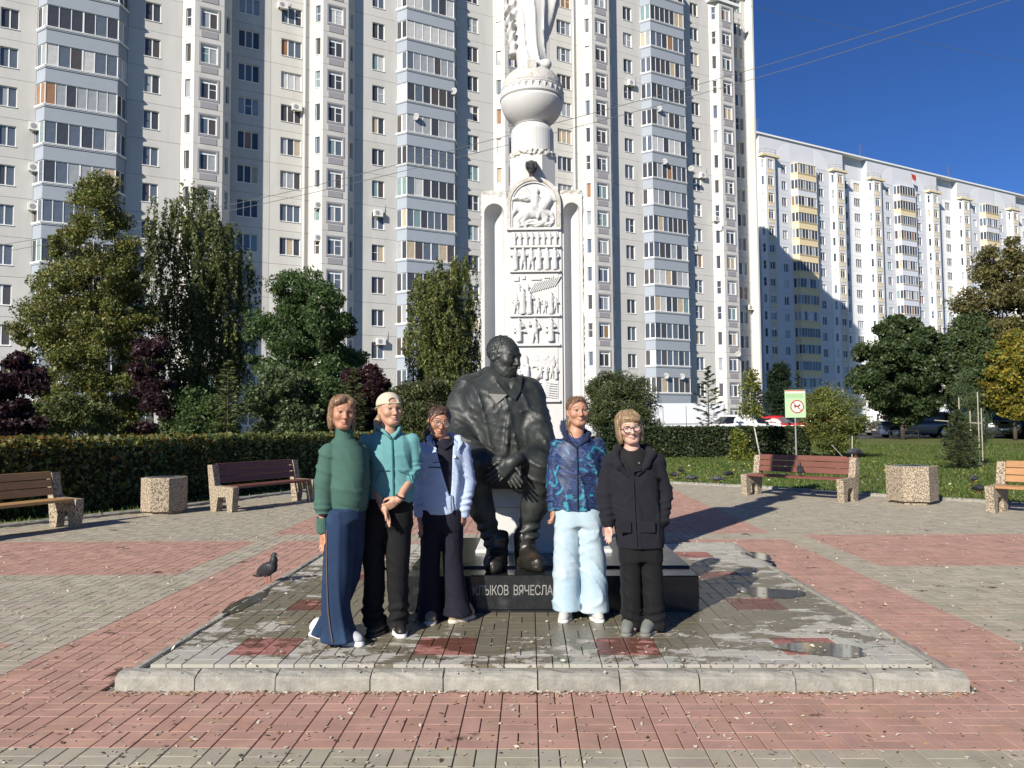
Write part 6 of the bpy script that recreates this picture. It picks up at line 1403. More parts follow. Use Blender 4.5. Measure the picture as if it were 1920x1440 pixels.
tree('purple_maple', 'small dark purple maple behind the heads of the woman and the girl in the cap', 24.5, [(690, 668, 696), (715, 645, 724), (760, 638, 735), (808, 650, 730)], 690, .05, 40, 130, .085, (.03, .013, .015), [((.06, .03, .02), .2)], clump=.26, seed=7, asp=.8, trunk=.05)
conifer('young_pine', 'pale green young pine in front of the ash tree behind the left hedge', 20.5, [(674, 420, 432), (715, 404, 452), (755, 392, 462), (800, 396, 458)], 426, .05, 60, 90, .10, (.085, .105, .035), 8, trunk=.04)
conifer('young_spruce', 'olive young spruce just left of the woman in green', 22, [(690, 655, 663), (740, 640, 690), (808, 628, 702)], 665, .05, 60, 90, .10, (.06, .07, .025), 9, trunk=.04)
tree('shrub', 'leafy shrub with pale undersides behind the left hedge, below the ash tree', 22, [(690, 500, 540), (730, 472, 568), (780, 462, 585), (812, 462, 585)], 525, .05, 60, 150, .075, (.06, .085, .035), [((.16, .18, .09), .10)], clump=.3, seed=10, cat='shrub', stems=3, trunk=.05)
tree('shrub', 'dense dark shrub behind the hedge, left of the woman in green', 23, [(705, 575, 620), (745, 552, 645), (812, 545, 655)], 598, .05, 46, 150, .07, DARKG, [((.07, .10, .03), .2)], clump=.3, seed=11, cat='shrub', stems=3, trunk=.05)
tree('shrub', 'tangled shrub with pale twigs between the capped girl and the girl with round glasses', 23.5, [(705, 785, 805), (730, 755, 846), (780, 742, 856), (835, 742, 856)], 800, .05, 64, 150, .065, (.045, .062, .022), [((.15, .15, .07), .12), ((.09, .06, .03), .12)], clump=.3, seed=12, cat='shrub', stems=3, trunk=.05)
tree('shrub', 'low olive shrub between the left hedge and the pointed birch', 21.5, [(742, 110, 160), (775, 70, 215), (818, 60, 240)], 140, .05, 40, 140, .07, (.06, .078, .026), [((.12, .12, .04), .2)], clump=.3, seed=31, cat='shrub', stems=3, trunk=.05)
tree('shrub', 'low dark shrub between the left hedge and the dark weeping birch', 23, [(735, 350, 390), (770, 325, 430), (818, 310, 450)], 370, .05, 40, 140, .07, DARKG, [((.08, .10, .03), .2)], clump=.3, seed=32, cat='shrub', stems=3, trunk=.05)
tree('shrub', 'low dark shrub under the weeping birch by the column', 27, [(735, 700, 745), (770, 690, 770), (815, 690, 780)], 730, .05, 36, 140, .07, DARKG, [((.08, .10, .03), .2)], clump=.3, seed=13, cat='shrub', stems=3, trunk=.05)
tree('juniper_bush', 'broad dark evergreen bush behind the right hedge, left of the white van', 41.5, [(702, 1138, 1178), (722, 1106, 1215), (760, 1094, 1230), (806, 1096, 1232)], 1165, .3, 70, 150, .14, (.045, .062, .020), [((.10, .10, .03), .2), ((.06, .08, .06), .15)], clump=.5, seed=14, cat='shrub', stems=3, asp=.25, trunk=.08)
conifer('thin_pine', 'thin sparse pine in front of the white van', 43, [(686, 1326, 1331), (720, 1312, 1346), (760, 1302, 1358), (812, 1300, 1360)], 1329, .3, 44, 26, .24, (.045, .065, .03), 15, trunk=.05, droop=-.1)
conifer('blue_spruce', 'blue-grey spruce behind the yellow-green sapling', 49, [(722, 1418, 1424), (750, 1402, 1440), (800, 1388, 1452)], 1422, .58, 70, 80, .20, (.045, .062, .055), 16, trunk=.07)
tree('thuja', 'dark columnar evergreen left of the warning sign', 58, [(682, 1457, 1463), (705, 1446, 1476), (750, 1440, 1482), (800, 1440, 1482)], 1461, .58, 60, 150, .16, (.012, .024, .010), clump=.4, seed=17, asp=.3, trunk=.1)
conifer('thin_pine', 'small wispy pine directly above the warning sign', 56, [(694, 1496, 1500), (730, 1484, 1514), (790, 1478, 1520)], 1498, .58, 36, 40, .24, (.05, .075, .03), 18, trunk=.05)
tree('bushy_tree', 'low yellow-green feathery tree beside the warning sign', 33.5, [(728, 1545, 1578), (755, 1515, 1606), (790, 1504, 1622), (825, 1520, 1612), (840, 1545, 1600)], 1568, .03, 62, 150, .085, (.085, .105, .026), [((.17, .16, .04), .2)], clump=.42, seed=19, stems=3, trunk=.05, asp=.35)
tree('maple_tree', 'round dark green maple over the parked estate car', 46.5, [(598, 1678, 1702), (625, 1638, 1745), (680, 1606, 1785), (730, 1600, 1800), (765, 1640, 1770), (786, 1670, 1735)], 1692, .58, 150, 190, .15, (.032, .050, .018), [((.06, .085, .03), .2)], clump=.5, seed=20, trunk=.16, asp=.75, droop=.4, shell=.6)
tree('linden_tree', 'mid green tree between the round maple and the tall poplar', 52, [(590, 1800, 1830), (650, 1775, 1862), (710, 1768, 1875), (762, 1790, 1865)], 1822, .58, 80, 170, .15, (.045, .068, .026), [((.08, .10, .03), .2)], clump=.62, seed=21, trunk=.14)
tree('poplar_tree', 'tall thin-leaved brownish-green poplar at the right edge', 63, [(442, 1872, 1898), (480, 1838, 1925), (560, 1805, 1955), (640, 1790, 1975), (720, 1792, 1980), (800, 1820, 1960)], 1880, .58, 170, 130, .20, (.075, .075, .028), [((.15, .12, .04), .25)], clump=.8, seed=22, trunk=.18, stems=2)
tree('golden_maple', 'golden-yellow autumn maple at the right edge', 44, [(622, 1890, 1915), (660, 1866, 1945), (720, 1856, 1965), (750, 1866, 1960), (778, 1885, 1950)], 1905, .5, 90, 160, .14, (.17, .135, .020), [((.22, .19, .03), .3), ((.08, .10, .02), .35)], clump=.45, seed=23, shell=.65, trunk=.12, asp=.75)
conifer('young_spruce', 'small bushy green spruce on the lawn tied between stakes', 25.5, [(768, 1794, 1800), (800, 1775, 1820), (840, 1758, 1834), (874, 1754, 1836)], 1797, .03, 110, 110, .085, (.05, .07, .028), 24, alts=[((.09, .11, .04), .2)], trunk=.04)
tree('larch_sapling', 'feathery young larch just behind the small staked spruce', 28, [(690, 1800, 1816), (740, 1788, 1842), (800, 1788, 1848), (850, 1800, 1845)], 1818, .03, 44, 60, .075, (.06, .085, .035), clump=.28, seed=25, trunk=.03, asp=.2)
# yellow-green sapling in front of the right-hand hedge, with its leaning stem
d_ = 32.0; ro = empty('yellow_sapling', (A(1428, 868, d_).x, d_, .03), 0, 'yellow-green sapling with bright leaf tufts on a leaning pale stem before the right hedge', 'tree')
o3 = np.array(ro.location); g = Geo(); g.tube([np.array(A(u, v, d_)) - o3 for u, v in ((1428, 868), (1420, 830), (1408, 770), (1404, 700))], [.035, .03, .025, .012], 7); g.obj('trunk', m_birch, ro, True)
rng = np.random.default_rng(77); Pl = []
for u, v, r_, n in ((1408, 705, .36, 420), (1402, 730, .42, 420), (1416, 720, .3, 250), (1402, 768, .48, 600), (1418, 772, .36, 300), (1382, 815, .30, 260), (1386, 840, .42, 520), (1378, 858, .36, 380), (1402, 856, .36, 380), (1388, 822, .4, 380)):
    c = np.array(A(u, v, d_)) - o3; Pl.append(c + rnd_unit(n, rng) * (r_ * rng.random(n) ** .45)[:, None])
Pl = np.concatenate(Pl); Pl[:, 2] = np.maximum(Pl[:, 2], .04); foliage('crown', ro, Pl, .085, pal(len(Pl), rng, (.165, .175, .03), .25, [((.07, .10, .02), .3)]), rng, asp=.7)
# ------------------------------------------------------------------ hedges
def hedge(name, label, path, wdt, hgt, n, size, base, alts, seed, tintf=None, rough=.07):
    rng = np.random.default_rng(seed); path = [Vector((*p, 0)) for p in path]; seg = [(path[i], path[i + 1], (path[i + 1] - path[i]).length) for i in range(len(path) - 1)]; tot = sum(s[2] for s in seg)
    ro = empty(name, path[0], 0, label, 'hedge'); off = np.array(path[0])
    g = Geo()
    def strip(o):
        r = []
        for i, p in enumerate(path):
            a = path[max(i - 1, 0)]; b = path[min(i + 1, len(path) - 1)]; t = (b - a).normalized(); nn = Vector((-t.y, t.x, 0)); r.append(p + nn * o - path[0])
        return r
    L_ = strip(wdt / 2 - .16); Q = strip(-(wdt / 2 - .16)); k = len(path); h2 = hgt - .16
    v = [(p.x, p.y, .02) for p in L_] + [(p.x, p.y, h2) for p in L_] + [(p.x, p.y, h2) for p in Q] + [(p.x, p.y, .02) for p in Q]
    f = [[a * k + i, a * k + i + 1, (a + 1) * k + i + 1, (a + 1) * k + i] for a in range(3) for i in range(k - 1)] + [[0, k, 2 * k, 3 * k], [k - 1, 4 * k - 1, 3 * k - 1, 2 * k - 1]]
    link('shaded_twig_core', mesh('shaded_twig_core', [tuple(p) for p in v], f, mat('hedge_twig_shade', (.02, .022, .012), .95, var=.4, vscale=9)), ro)  # solid core for inner stems, with the hedge's inner shade put into its colour
    si = rng.choice(len(seg), n, p=[s[2] / tot for s in seg]); t = rng.random(n); A0 = np.array([s[0] for s in seg])[si]; D = np.array([(s[1] - s[0]) for s in seg])[si]; c = A0 + D * t[:, None]
    T = D / np.linalg.norm(D, axis=1)[:, None]; N_ = np.stack([-T[:, 1], T[:, 0], 0 * T[:, 0]], 1)
    face = rng.random(n); inw = rng.random(n) ** 1.6 * .17; lat = np.where(face < .36, rng.uniform(-wdt / 2, wdt / 2, n), np.where(face < .78, -1, 1) * (wdt / 2 - inw)); z = np.where(face < .36, hgt - inw, hgt * rng.random(n) ** .9)
    bump_ = rough * noise3(c * np.array([1, 1, 0]) + np.stack([0 * z, 0 * z, z], 1), 2.2, seed)
    P = c + N_ * (lat * (1 + bump_ * .6))[:, None]; P[:, 2] = np.maximum(z + bump_ * .5 * (z > hgt * .5) + np.abs(rng.normal(0, .035, n)) * (face < .36), .04)
    cols = pal(n, rng, base, .25, alts)
    if tintf is not None: cols = tintf(P, cols, rng)
    foliage('hedge_leaves', ro, P - off, size, cols.clip(.003, .6), rng, asp=.62); return ro
def autumn(P, cols, rng):
    k = np.clip((-5.8 - P[:, 0]) / 2.6, 0, 1) * np.clip((P[:, 2] - .1) / .8, 0, 1) + .55 * np.clip((P[:, 2] - 1.15) / .25, 0, 1); mk = rng.random(len(P)) < k * .8
    cols[mk] = np.array((.115, .115, .028)) * (1 + rng.normal(0, .3, mk.sum())).clip(.4, 1.7)[:, None]; mk2 = rng.random(len(P)) < k * .06; cols[mk2] = np.array((.19, .085, .02)); return cols
hedge('clipped_hedge', 'clipped leafy hedge with yellowing top curving behind the left-hand benches', [(-12.6, 8.6), (-10.1, 11.4), (-9.0, 13.0), (-7.75, 15.2), (-6.1, 19.0), (-4.3, 22.0), (-1.4, 23.6), (.2, 23.7)], 1.15, 1.36, 44000, .085, (.068, .104, .034), [((.12, .17, .06), .25), ((.19, .22, .12), .06)], 3, autumn)
hedge('clipped_hedge', 'low dark clipped hedge across the lawn in front of the white van', [(4.0, 35.6), (9.0, 35.6), (13.6, 35.8)], 1.3, 1.40, 17000, .12, (.036, .054, .020), [((.035, .05, .02), .2)], 4)
hedge('clipped_hedge', 'dark hedge strip beyond the parked cars at the right edge', [(30.5, 47.2), (37, 47.2)], 1.2, 1.3, 4000, .12, (.022, .036, .014), [], 5).location.z = .58
# ------------------------------------------------------------------ grass
rng = np.random.default_rng(9)
def grass(n, xr, yr, hgt, seed):
    rng = np.random.default_rng(seed); P = []; poly = OUTLINE
    x = rng.uniform(*xr, n * 3); y = yr[0] + (yr[1] - yr[0]) * rng.random(n * 3) ** 1.6
    ok = np.array([not inside(a, b, poly) for a, b in zip(x, y)]) & (np.abs(x) < .74 * y + 2); x, y = x[ok][:n], y[ok][:n]; n = len(x)
    z = np.array([.03 + rise(a, b) for a, b in zip(x, y)]); h = hgt * rng.uniform(.5, 1.4, n) * (1 + .012 * y); a = rng.uniform(0, 6.28, n); wd = .008 + .0006 * y
    lx, ly = rng.normal(0, .5, n) * h, rng.normal(0, .5, n) * h
    V = np.stack([np.stack([x - wd * np.cos(a), y - wd * np.sin(a), z], 1), np.stack([x + wd * np.cos(a), y + wd * np.sin(a), z], 1), np.stack([x + lx, y + ly, z + h], 1)], 1).reshape(-1, 3)
    patch = noise3(np.stack([x, y, 0 * x], 1), .8, 4); c = pal(n, rng, (.100, .148, .032), .22, [((.20, .18, .07), .16), ((.06, .105, .02), .3)]) * (1 + .22 * patch)[:, None]
    return V, np.arange(3 * n, dtype=np.int32).reshape(n, 3), np.repeat(c.clip(.004, .6), 3, axis=0)
V, F, C = grass(95000, (1.5, 30), (14.3, 42), .05, 1); o = link('grass', mesh('grass', V, F, m_grassb, col=C)); tag(o, kind='stuff')
V, F, C = grass(9000, (-14, 1), (9, 24), .06, 2); o = link('grass', mesh('grass', V, F, m_grassb, col=C)); tag(o, kind='stuff')
# fallen leaves and petals on the paving, and yellow leaves on the lawn
m_litter = leafmat('dry_leaf_litter', trans=.1)
n = 8000; y = 2.8 + 15 * rng.random(n) ** 1.7; x = (rng.random(n) * 2 - 1) * (.72 * y + 1); k0 = np.array([inside(a, b, OUTLINE) for a, b in zip(x, y)]); x, y = x[k0], y[k0]
px = (x - PC.x) * cY - (y - PC.y) * sY; py = (x - PC.x) * sY + (y - PC.y) * cY; onp = (np.abs(px) < hw) & (py > 0) & (py < PLAT_D); keep = ~(onp & (np.abs(px) < 1.2) & (py > 1.3) & (py < 3.8)); x, y, onp = x[keep], y[keep], onp[keep]
P = np.stack([x, y, np.where(onp, PLAT_H + .012, .0) + .006], 1); n = len(P)
# a drift along the foot of the kerb
m_ = 700; kx = rng.uniform(-hw, hw, m_); ky = -np.abs(rng.normal(0, .035, m_)) - .012; K = np.array([PW(a, b, .008) for a, b in zip(kx, ky)]); P = np.concatenate([P, K]); n = len(P)
ax_ = rng.normal(0, 1, (n, 3)); ax_[:, 2] *= .18; ax_ /= np.linalg.norm(ax_, axis=1)[:, None]
bb = np.cross(ax_, np.stack([rng.normal(0, .25, n), rng.normal(0, .25, n), np.ones(n)], 1)); s = (.0085 + .009 * rng.random(n) ** 3 + .0006 * P[:, 1])[:, None]
V = np.stack([P - ax_ * s, P + bb * s * .5, P + ax_ * s, P - bb * s * .5], 1).reshape(-1, 3)
o = link('fallen_leaves', mesh('fallen_leaves', V, np.arange(4 * n, dtype=np.int32).reshape(n, 4), m_litter, col=np.repeat(pal(n, rng, (.52, .47, .38), .18, [((.30, .20, .10), .22), ((.10, .07, .04), .10)]), 4, axis=0))); tag(o, kind='stuff')
n = 500; y = 15 + 16 * rng.random(n); x = rng.uniform(3, 22, n); ok = np.array([not inside(a, b, OUTLINE) for a, b in zip(x, y)]); P = np.stack([x, y, np.full(n, .075)], 1)[ok]
V, F, C = leaf_arrays(P, .07, pal(len(P), rng, (.38, .30, .05), .2, [((.5, .45, .35), .3)]), rng, asp=.7); o = link('fallen_leaves', mesh('fallen_leaves', V, F, m_litter, col=C)); tag(o, kind='stuff')
# ================================================================== STREET FURNITURE, VEHICLES, BIRDS, FACADE CLUTTER
m_peb = mat('pebble_concrete', (0.42, 0.35, 0.25), 0.85, col2=(0.13, 0.10, 0.075), mixscale=42, mixlo=0.46, mixhi=0.56, var=0.35, vscale=60, bump=1.0, bscale=55, bdist=0.012)
m_ochre = mat('ochre_painted_wood', (0.40, 0.235, 0.09), 0.55, var=0.22, vscale=3, stretch=(1, 8, 8), bump=.2, bscale=12); m_maroon = mat('maroon_painted_wood', (0.15, 0.058, 0.042), 0.5, var=0.22, vscale=3, stretch=(1, 8, 8), bump=.2, bscale=12); m_orange = mat('orange_painted_wood', (0.36, 0.19, 0.085), 0.55, var=0.22, vscale=3, stretch=(1, 8, 8), bump=.2, bscale=12)
def bench(front_l, front_r, wood, label):
    d = (front_r - front_l); L_ = d.length; ro = empty('park_bench', front_l, math.atan2(d.y, d.x), label, 'bench', 'benches round the paved circle')
    prof_ = [(-.02, 0), (.10, 0), (.14, .27), (.34, .27), (.38, 0), (.52, 0), (.62, .86), (.50, .87), (.42, .475), (-.05, .455)]
    T = Matrix(((0, 0, 1, 0), (1, 0, 0, 0), (0, 1, 0, 0), (0, 0, 0, 1)))
    for x in (0, L_ - .14): Geo().prism(prof_, x, x + .14, 0, T).obj('side_support', m_peb, ro)
    for k in range(3): Geo().bev(.1401, L_ - .1401, .0 + k * .135, .12 + k * .135, .425, .47, .006).obj('seat_slat', wood, ro)
    for k in range(3): Geo().bev(.1401, L_ - .1401, 0, .035, 0, .115, .006, T=Matrix.Translation((0, .435 + .034 * k, .545 + k * .125 - .02)) @ Matrix.Rotation(R(-13), 4, 'X')).obj('back_slat', wood, ro)
    return ro
b_l2 = bench(G(433, 961), G(433, 961) + (G(582, 941) - G(433, 961)).normalized() * 2.3, m_maroon, 'maroon slatted bench with pebbled concrete sides in front of the left hedge')
p = G(152, 989); bench(p - Vector((.37, .93, 0)).normalized() * 2.3, p, m_ochre, 'ochre slatted bench with pebbled concrete sides at the left edge')
p = G(1392, 928); q = G(1562, 941); b_r = bench(p, p + (q - p).normalized() * 2.35, m_maroon, 'maroon slatted bench with a pigeon on its seat, beside the lawn')
p = G(1850, 961); bench(p, p + Vector((.6, -.8, 0)) * 2.3, m_orange, 'light orange slatted bench at the right edge')
m_plate = mat('grey_metal_lid', (0.22, 0.24, 0.26), 0.4, metallic=0.6, var=.2)
def bin_(c, w_, h_, n, label):
    ro = empty('litter_bin', c, R(12), label, 'litter bin', 'pebbled litter bins'); r = w_ / 2 / math.cos(math.pi / n)
    P = lambda rr: [(rr * math.cos(2 * math.pi * (i + .5) / n), rr * math.sin(2 * math.pi * (i + .5) / n)) for i in range(n)]
    Geo().prism(P(r * .84), 0, .075, 0).obj('foot', m_peb, ro)
    g = Geo(); o, i_ = P(r), P(r * .80); v = [(x, y, .06) for x, y in o] + [(x, y, h_ - .012) for x, y in o] + [(x * .98, y * .98, h_) for x, y in o] + [(x, y, h_) for x, y in i_] + [(x, y, h_ - .12) for x, y in i_]
    f = [[k * n + a, k * n + (a + 1) % n, (k + 1) * n + (a + 1) % n, (k + 1) * n + a] for k in range(4) for a in range(n)] + [list(range(n - 1, -1, -1)), [4 * n + a for a in range(n)]]
    g.raw(v, f); g.obj('concrete_shell', m_peb, ro)
    g = Geo(); g.prism(P(r * .79), h_ - .06, h_ + .004, 0); g.obj('lid', m_plate, ro); Geo().prism([(x * .42, y * .42) for x, y in P(r)], h_ + .0042, h_ + .006).obj('opening', m_black, ro)
    return ro
bL = bin_(G(308, 962), .74, .66, 8, 'pebbled octagonal litter bin between the two left benches'); bR = bin_(G(1711, 943), .80, .725, 6, 'pebbled litter bin on the lawn edge between the two right benches')
# ---- warning sign
m_sgreen = mat('sign_pale_green', (0.40, 0.56, 0.33), 0.5, var=.05); m_sred = mat('sign_red', (0.42, 0.05, 0.03), 0.5); m_swhite = mat('sign_white', (0.7, 0.72, 0.66), 0.5); m_sdark = mat('sign_brown', (.12, .05, .035), .5); m_post = mat('grey_post', (.30, .31, .30), .5, metallic=.4)
sp = A(1491, 757, 27); sg = empty('warning_sign', (sp.x, 27, .03), R(-3), 'pale green sign on a post with a red ring crossing out a dog', 'sign'); sz = sp.z - .03; w2, h2 = .355, .485
Geo().tube([(0, .03, -.02), (0, .03, sz + .4)], .028, 10).obj('post', m_post, sg)
Geo().bev(-w2, w2, -.012, .008, sz - h2, sz + h2, .004).obj('panel', m_sgreen, sg)
Geo().box(-w2 + .01, w2 - .01, -.0145, -.0125, sz + h2 - .05, sz + h2 - .012).obj('red_header', m_sred, sg)
Geo().box(-w2 + .01, w2 - .01, -.0145, -.0125, sz + h2 - .105, sz + h2 - .06).obj('white_band', m_swhite, sg)
for i in range(4): Geo().box(-w2 + .03, w2 - .03 - .06 * (i % 2), -.0145, -.0125, sz + h2 - .15 - .045 * i, sz + h2 - .14 - .045 * i).obj('print_line', mat('sign_green_ink', (.12, .25, .10), .6) if i == 0 else MATS['sign_green_ink'], sg)
cx_, cz_ = .06, sz - .10; g = Geo(); g.lathe([(.235, -.0140), (.235, -.017), (.195, -.017), (.195, -.0140)], 36, 0, (cx_, 0, cz_), axis='y'); g.obj('red_ring', m_sred, sg)
g = Geo(); g.lathe([(.19, -.0135), (.0, -.0136)], 36, 0, (cx_, 0, cz_), axis='y'); g.obj('white_disc', m_swhite, sg)
dog = [(-.13, .02), (-.10, .05), (-.05, .05), (.02, .03), (.06, .07), (.09, .10), (.10, .06), (.13, .05), (.10, .02), (.06, -.01), (.05, -.08), (.03, -.08), (.02, -.02), (-.05, -.02), (-.07, -.09), (-.09, -.09), (-.09, -.01)]
Geo().prism([(x + cx_, z + cz_) for x, z in dog], .0138, .0155, 0, Matrix.Rotation(R(90), 4, 'X')).obj('dog_figure', m_sdark, sg)
g = Geo(); g.box(-.2, .2, -.0185, -.0172, -.018, .018, T=Matrix.Translation((cx_, 0, cz_)) @ Matrix.Rotation(R(45), 4, 'Y')); g.obj('red_slash', m_sred, sg)
# ---- vehicles
m_tyre = mat('tyre_rubber', (.015, .015, .015), .85); m_rim = mat('wheel_rim', (.45, .45, .46), .3, metallic=.8); m_cglass = mat('car_glass', (.012, .014, .016), .05, spec=.8); m_lamp = mat('headlamp', (.55, .57, .6), .1, spec=.8); m_tail = mat('tail_lamp', (.3, .01, .01), .15); m_trim = mat('car_trim', (.02, .02, .022), .5); m_nplate = mat('number_plate', (.6, .6, .58), .5)
def car(name, label, cat, u, d, yaw, col, L_=4.4, W_=1.8, H_=1.5, cab=(-.25, 1.45, .9), kind='car', group='cars parked beyond the lawn', rough=.25):
    """yaw: direction of the bonnet, measured from +x."""
    x = A(u, 800, d).x; ro = empty(name, (x, d, .626), R(yaw), label, cat, group); paint = mat(name + '_paint', col, rough, spec=.6, coat=.6)
    S = SDF((-L_ / 2 - .1, -W_ / 2 - .1, .1), (L_ / 2 + .1, W_ / 2 + .1, H_ + .1), .06); wr = .33 if kind == 'car' else .36; ax_ = (L_ * .30, -L_ * .295)
    if kind == 'van':
        S.box((-.35, 0, H_ / 2 + .15), (L_ / 2 - .45, W_ / 2, H_ / 2 - .15), .14); S.box((L_ / 2 - .7, 0, .75), (.7, W_ / 2 - .02, .5), .18, .1); S.cone((L_ / 2 - 1.5, 0, H_ - .5), (L_ / 2 - .75, 0, 1.15), .42, .3, .3)
        S.box((L_ / 2 - 1.15, 0, 1.2), (.62, W_ / 2 - .06, .55), .2, .15)
    else:
        belt = H_ * .62
        S.box((0, 0, (belt + .22) / 2 + .02), (L_ / 2, W_ / 2, (belt - .22) / 2), .2); S.ell((L_ * .36, 0, belt - .05), (.8, W_ * .42, .16), .12); S.box((0, 0, .33), (L_ / 2 - .04, W_ / 2 - .03, .13), .1, .05)
        S.loft([(belt - .1, cab[0], 0, cab[1] + .12, W_ / 2 - .06), (H_ - .10, cab[0] - .08, 0, cab[2] + .04, W_ / 2 - .20), (H_, cab[0] - .1, 0, cab[2] - .1, W_ / 2 - .28)], .06, n=3.6)
    for a in ax_:
        for q in (-1, 1): S.cone((a, q * W_ / 2 - q * .22, wr), (a, q * (W_ / 2 + .1), wr), wr + .06, wr + .06, .02, 'd')
    S.obj('body', paint, ro)
    def glassbox(x0, x1, y, z0, z1, t0=.0, t1=.0):
        g = Geo(); s_ = 1 if y > 0 else -1; yi = y - s_ * .10 if kind == 'car' else y; g.raw([(x0, y + s_ * .012, z0), (x1, y + s_ * .012, z0), (x1 - t1, yi + s_ * .012, z1), (x0 + t0, yi + s_ * .012, z1), (x0, y - s_ * .05, z0), (x1, y - s_ * .05, z0), (x1 - t1, yi - s_ * .05, z1), (x0 + t0, yi - s_ * .05, z1)], [[0, 1, 2, 3], [7, 6, 5, 4], [0, 4, 5, 1], [1, 5, 6, 2], [2, 6, 7, 3], [3, 7, 4, 0]]); g.obj('side_window', m_cglass, ro)
    if kind == 'van':
        for q in (-1, 1): glassbox(L_ / 2 - 1.85, L_ / 2 - .78, q * (W_ / 2 - .07), 1.18, 1.72, 0, .38)
        Geo().raw([(L_ / 2 - .62, -.75, 1.2), (L_ / 2 - .62, .75, 1.2), (L_ / 2 - 1.25, .68, 1.95), (L_ / 2 - 1.25, -.68, 1.95)], [[0, 1, 2, 3]]).obj('windscreen', m_cglass, ro)
        for xs_ in (-L_ / 2 + .9, -.5, .9): [Geo().box(xs_ - .012, xs_ + .012, q * W_ / 2 - .01, q * W_ / 2 + .006, .5, H_ - .2).obj('door_seam', m_trim, ro) for q in (-1, 1)]
        for q in (-1, 1): Geo().box(-L_ / 2 + .3, L_ / 2 - 2.0, q * W_ / 2 - .01, q * W_ / 2 + .012, .95, .99).obj('side_rail', m_trim, ro)
    else:
        yb, zb_, zt_ = W_ / 2 - .12, belt + .03, H_ - .12; c0, cl, ct = cab
        for q in (-1, 1): glassbox(c0 - cl * .92, c0 - .06, q * yb, zb_, zt_, .34, .0); glassbox(c0 + .02, c0 + cl * .98, q * yb, zb_, zt_, .0, .5)
        for xb, xt in ((c0 + cl + .06, c0 + ct - .02), (c0 - cl - .08, c0 - ct - .14)):
            s_ = 1 if xb > xt else -1; Geo().raw([(xb + s_ * .02, -W_ / 2 + .2, zb_), (xb + s_ * .02, W_ / 2 - .2, zb_), (xt + s_ * .05, W_ / 2 - .32, zt_), (xt + s_ * .05, -W_ / 2 + .32, zt_), (xb - s_ * .1, -W_ / 2 + .2, zb_), (xb - s_ * .1, W_ / 2 - .2, zb_), (xt - s_ * .1, W_ / 2 - .32, zt_), (xt - s_ * .1, -W_ / 2 + .32, zt_)], [[0, 1, 2, 3], [4, 7, 6, 5], [0, 4, 5, 1], [1, 5, 6, 2], [2, 6, 7, 3], [3, 7, 4, 0]]).obj('windscreen', m_cglass, ro)
    zl_ = .72 if kind == 'car' else .8
    for q in (-1, 1):
        g = Geo(); g.lathe([(.0, -.03), (.10, -.02), (.13, .03)], 14, 0, (L_ / 2 - .04, q * (W_ / 2 - .30), zl_), axis='x', sq=1.5); g.bev(L_ / 2 - .08, L_ / 2 + .02, q * (W_ / 2 - .30) - .18, q * (W_ / 2 - .30) + .18, zl_ - .07, zl_ + .07, .03); g.obj('headlight', m_lamp, ro)
        Geo().bev(-L_ / 2 - .015, -L_ / 2 + .08, q * (W_ / 2 - .2) - .13, q * (W_ / 2 - .2) + .13, zl_, zl_ + .18, .03).obj('tail_light', m_tail, ro)
        if kind == 'car': Geo().bev(cab[0] + cab[1] - .28, cab[0] + cab[1] - .12, q * (W_ / 2 + .07) - .08, q * (W_ / 2 + .07) + .08, belt + .02, belt + .15, .03).obj('mirror', m_trim, ro)
        for a in ax_:
            g = Geo(); c = (a, q * (W_ / 2 - .10), wr); g.lathe([(wr * .62, -.1), (wr * .95, -.1), (wr, -.05), (wr, .05), (wr * .95, .1), (wr * .62, .1)], 22, 0, c, axis='y'); t = g.obj('wheel', m_tyre, ro); g = Geo(); g.lathe([(0, q * .085), (wr * .3, q * .09), (wr * .62, q * .07)], 18, 0, c, axis='y'); g.obj('rim', m_rim, t)
    Geo().bev(L_ / 2 - .03, L_ / 2 + .012, -W_ * .26, W_ * .26, zl_ - .09, zl_ + .05, .02).obj('grille', m_trim, ro)
    for xx_ in (L_ / 2 + .025, -L_ / 2 - .025): Geo().bev(xx_ - .01, xx_ + .01, -.26, .26, .46, .57, .003).obj('number_plate', m_nplate, ro)
    return ro
car('white_van', 'long white panel van parked behind the right hedge', 'van', 1293, 52, 3, (.58, .60, .63), 5.9, 2.0, 2.35, kind='van')
car('white_car', 'white car before the white van, half hidden by hedge and yellow sapling', 'car', 1396, 48.5, 8, (.68, .68, .67), 4.3, 1.8, 1.52)
car('white_car', 'white car whose roof shows between the patterned jacket and the fair-haired boy', 'car', 1152, 49.5, 200, (.66, .67, .68), 4.3, 1.8, 1.5)
car('red_car', 'bright red car left of the warning sign post', 'car', 1455, 54, -28, (.42, .012, .014), 4.3, 1.8, 1.5)
car('red_car', 'red car partly behind the feathery yellow-green tree', 'car', 1527, 58, 160, (.40, .035, .02), 4.2, 1.75, 1.5)
car('silver_car', 'silver car behind the feathery yellow-green tree', 'car', 1592, 60, -75, (.42, .42, .42), 4.3, 1.8, 1.48)
car('estate_car', 'blue-grey estate car under the round dark green maple', 'car', 1715, 48.5, 172, (.055, .075, .12), 4.8, 1.85, 1.62, cab=(-.45, 1.75, 1.35))
car('dark_hatchback', 'dark hatchback facing us beside the golden maple', 'car', 1868, 47.6, -112, (.022, .024, .026), 4.3, 1.85, 1.55)
car('dark_car', 'dark car cut off by the right edge', 'car', 1922, 50, -110, (.03, .032, .036), 4.3, 1.8, 1.5)
car('pale_van', 'small pale van behind the blue-grey estate car', 'van', 1776, 57, -70, (.6, .66, .70), 4.6, 1.8, 2.0, kind='van')
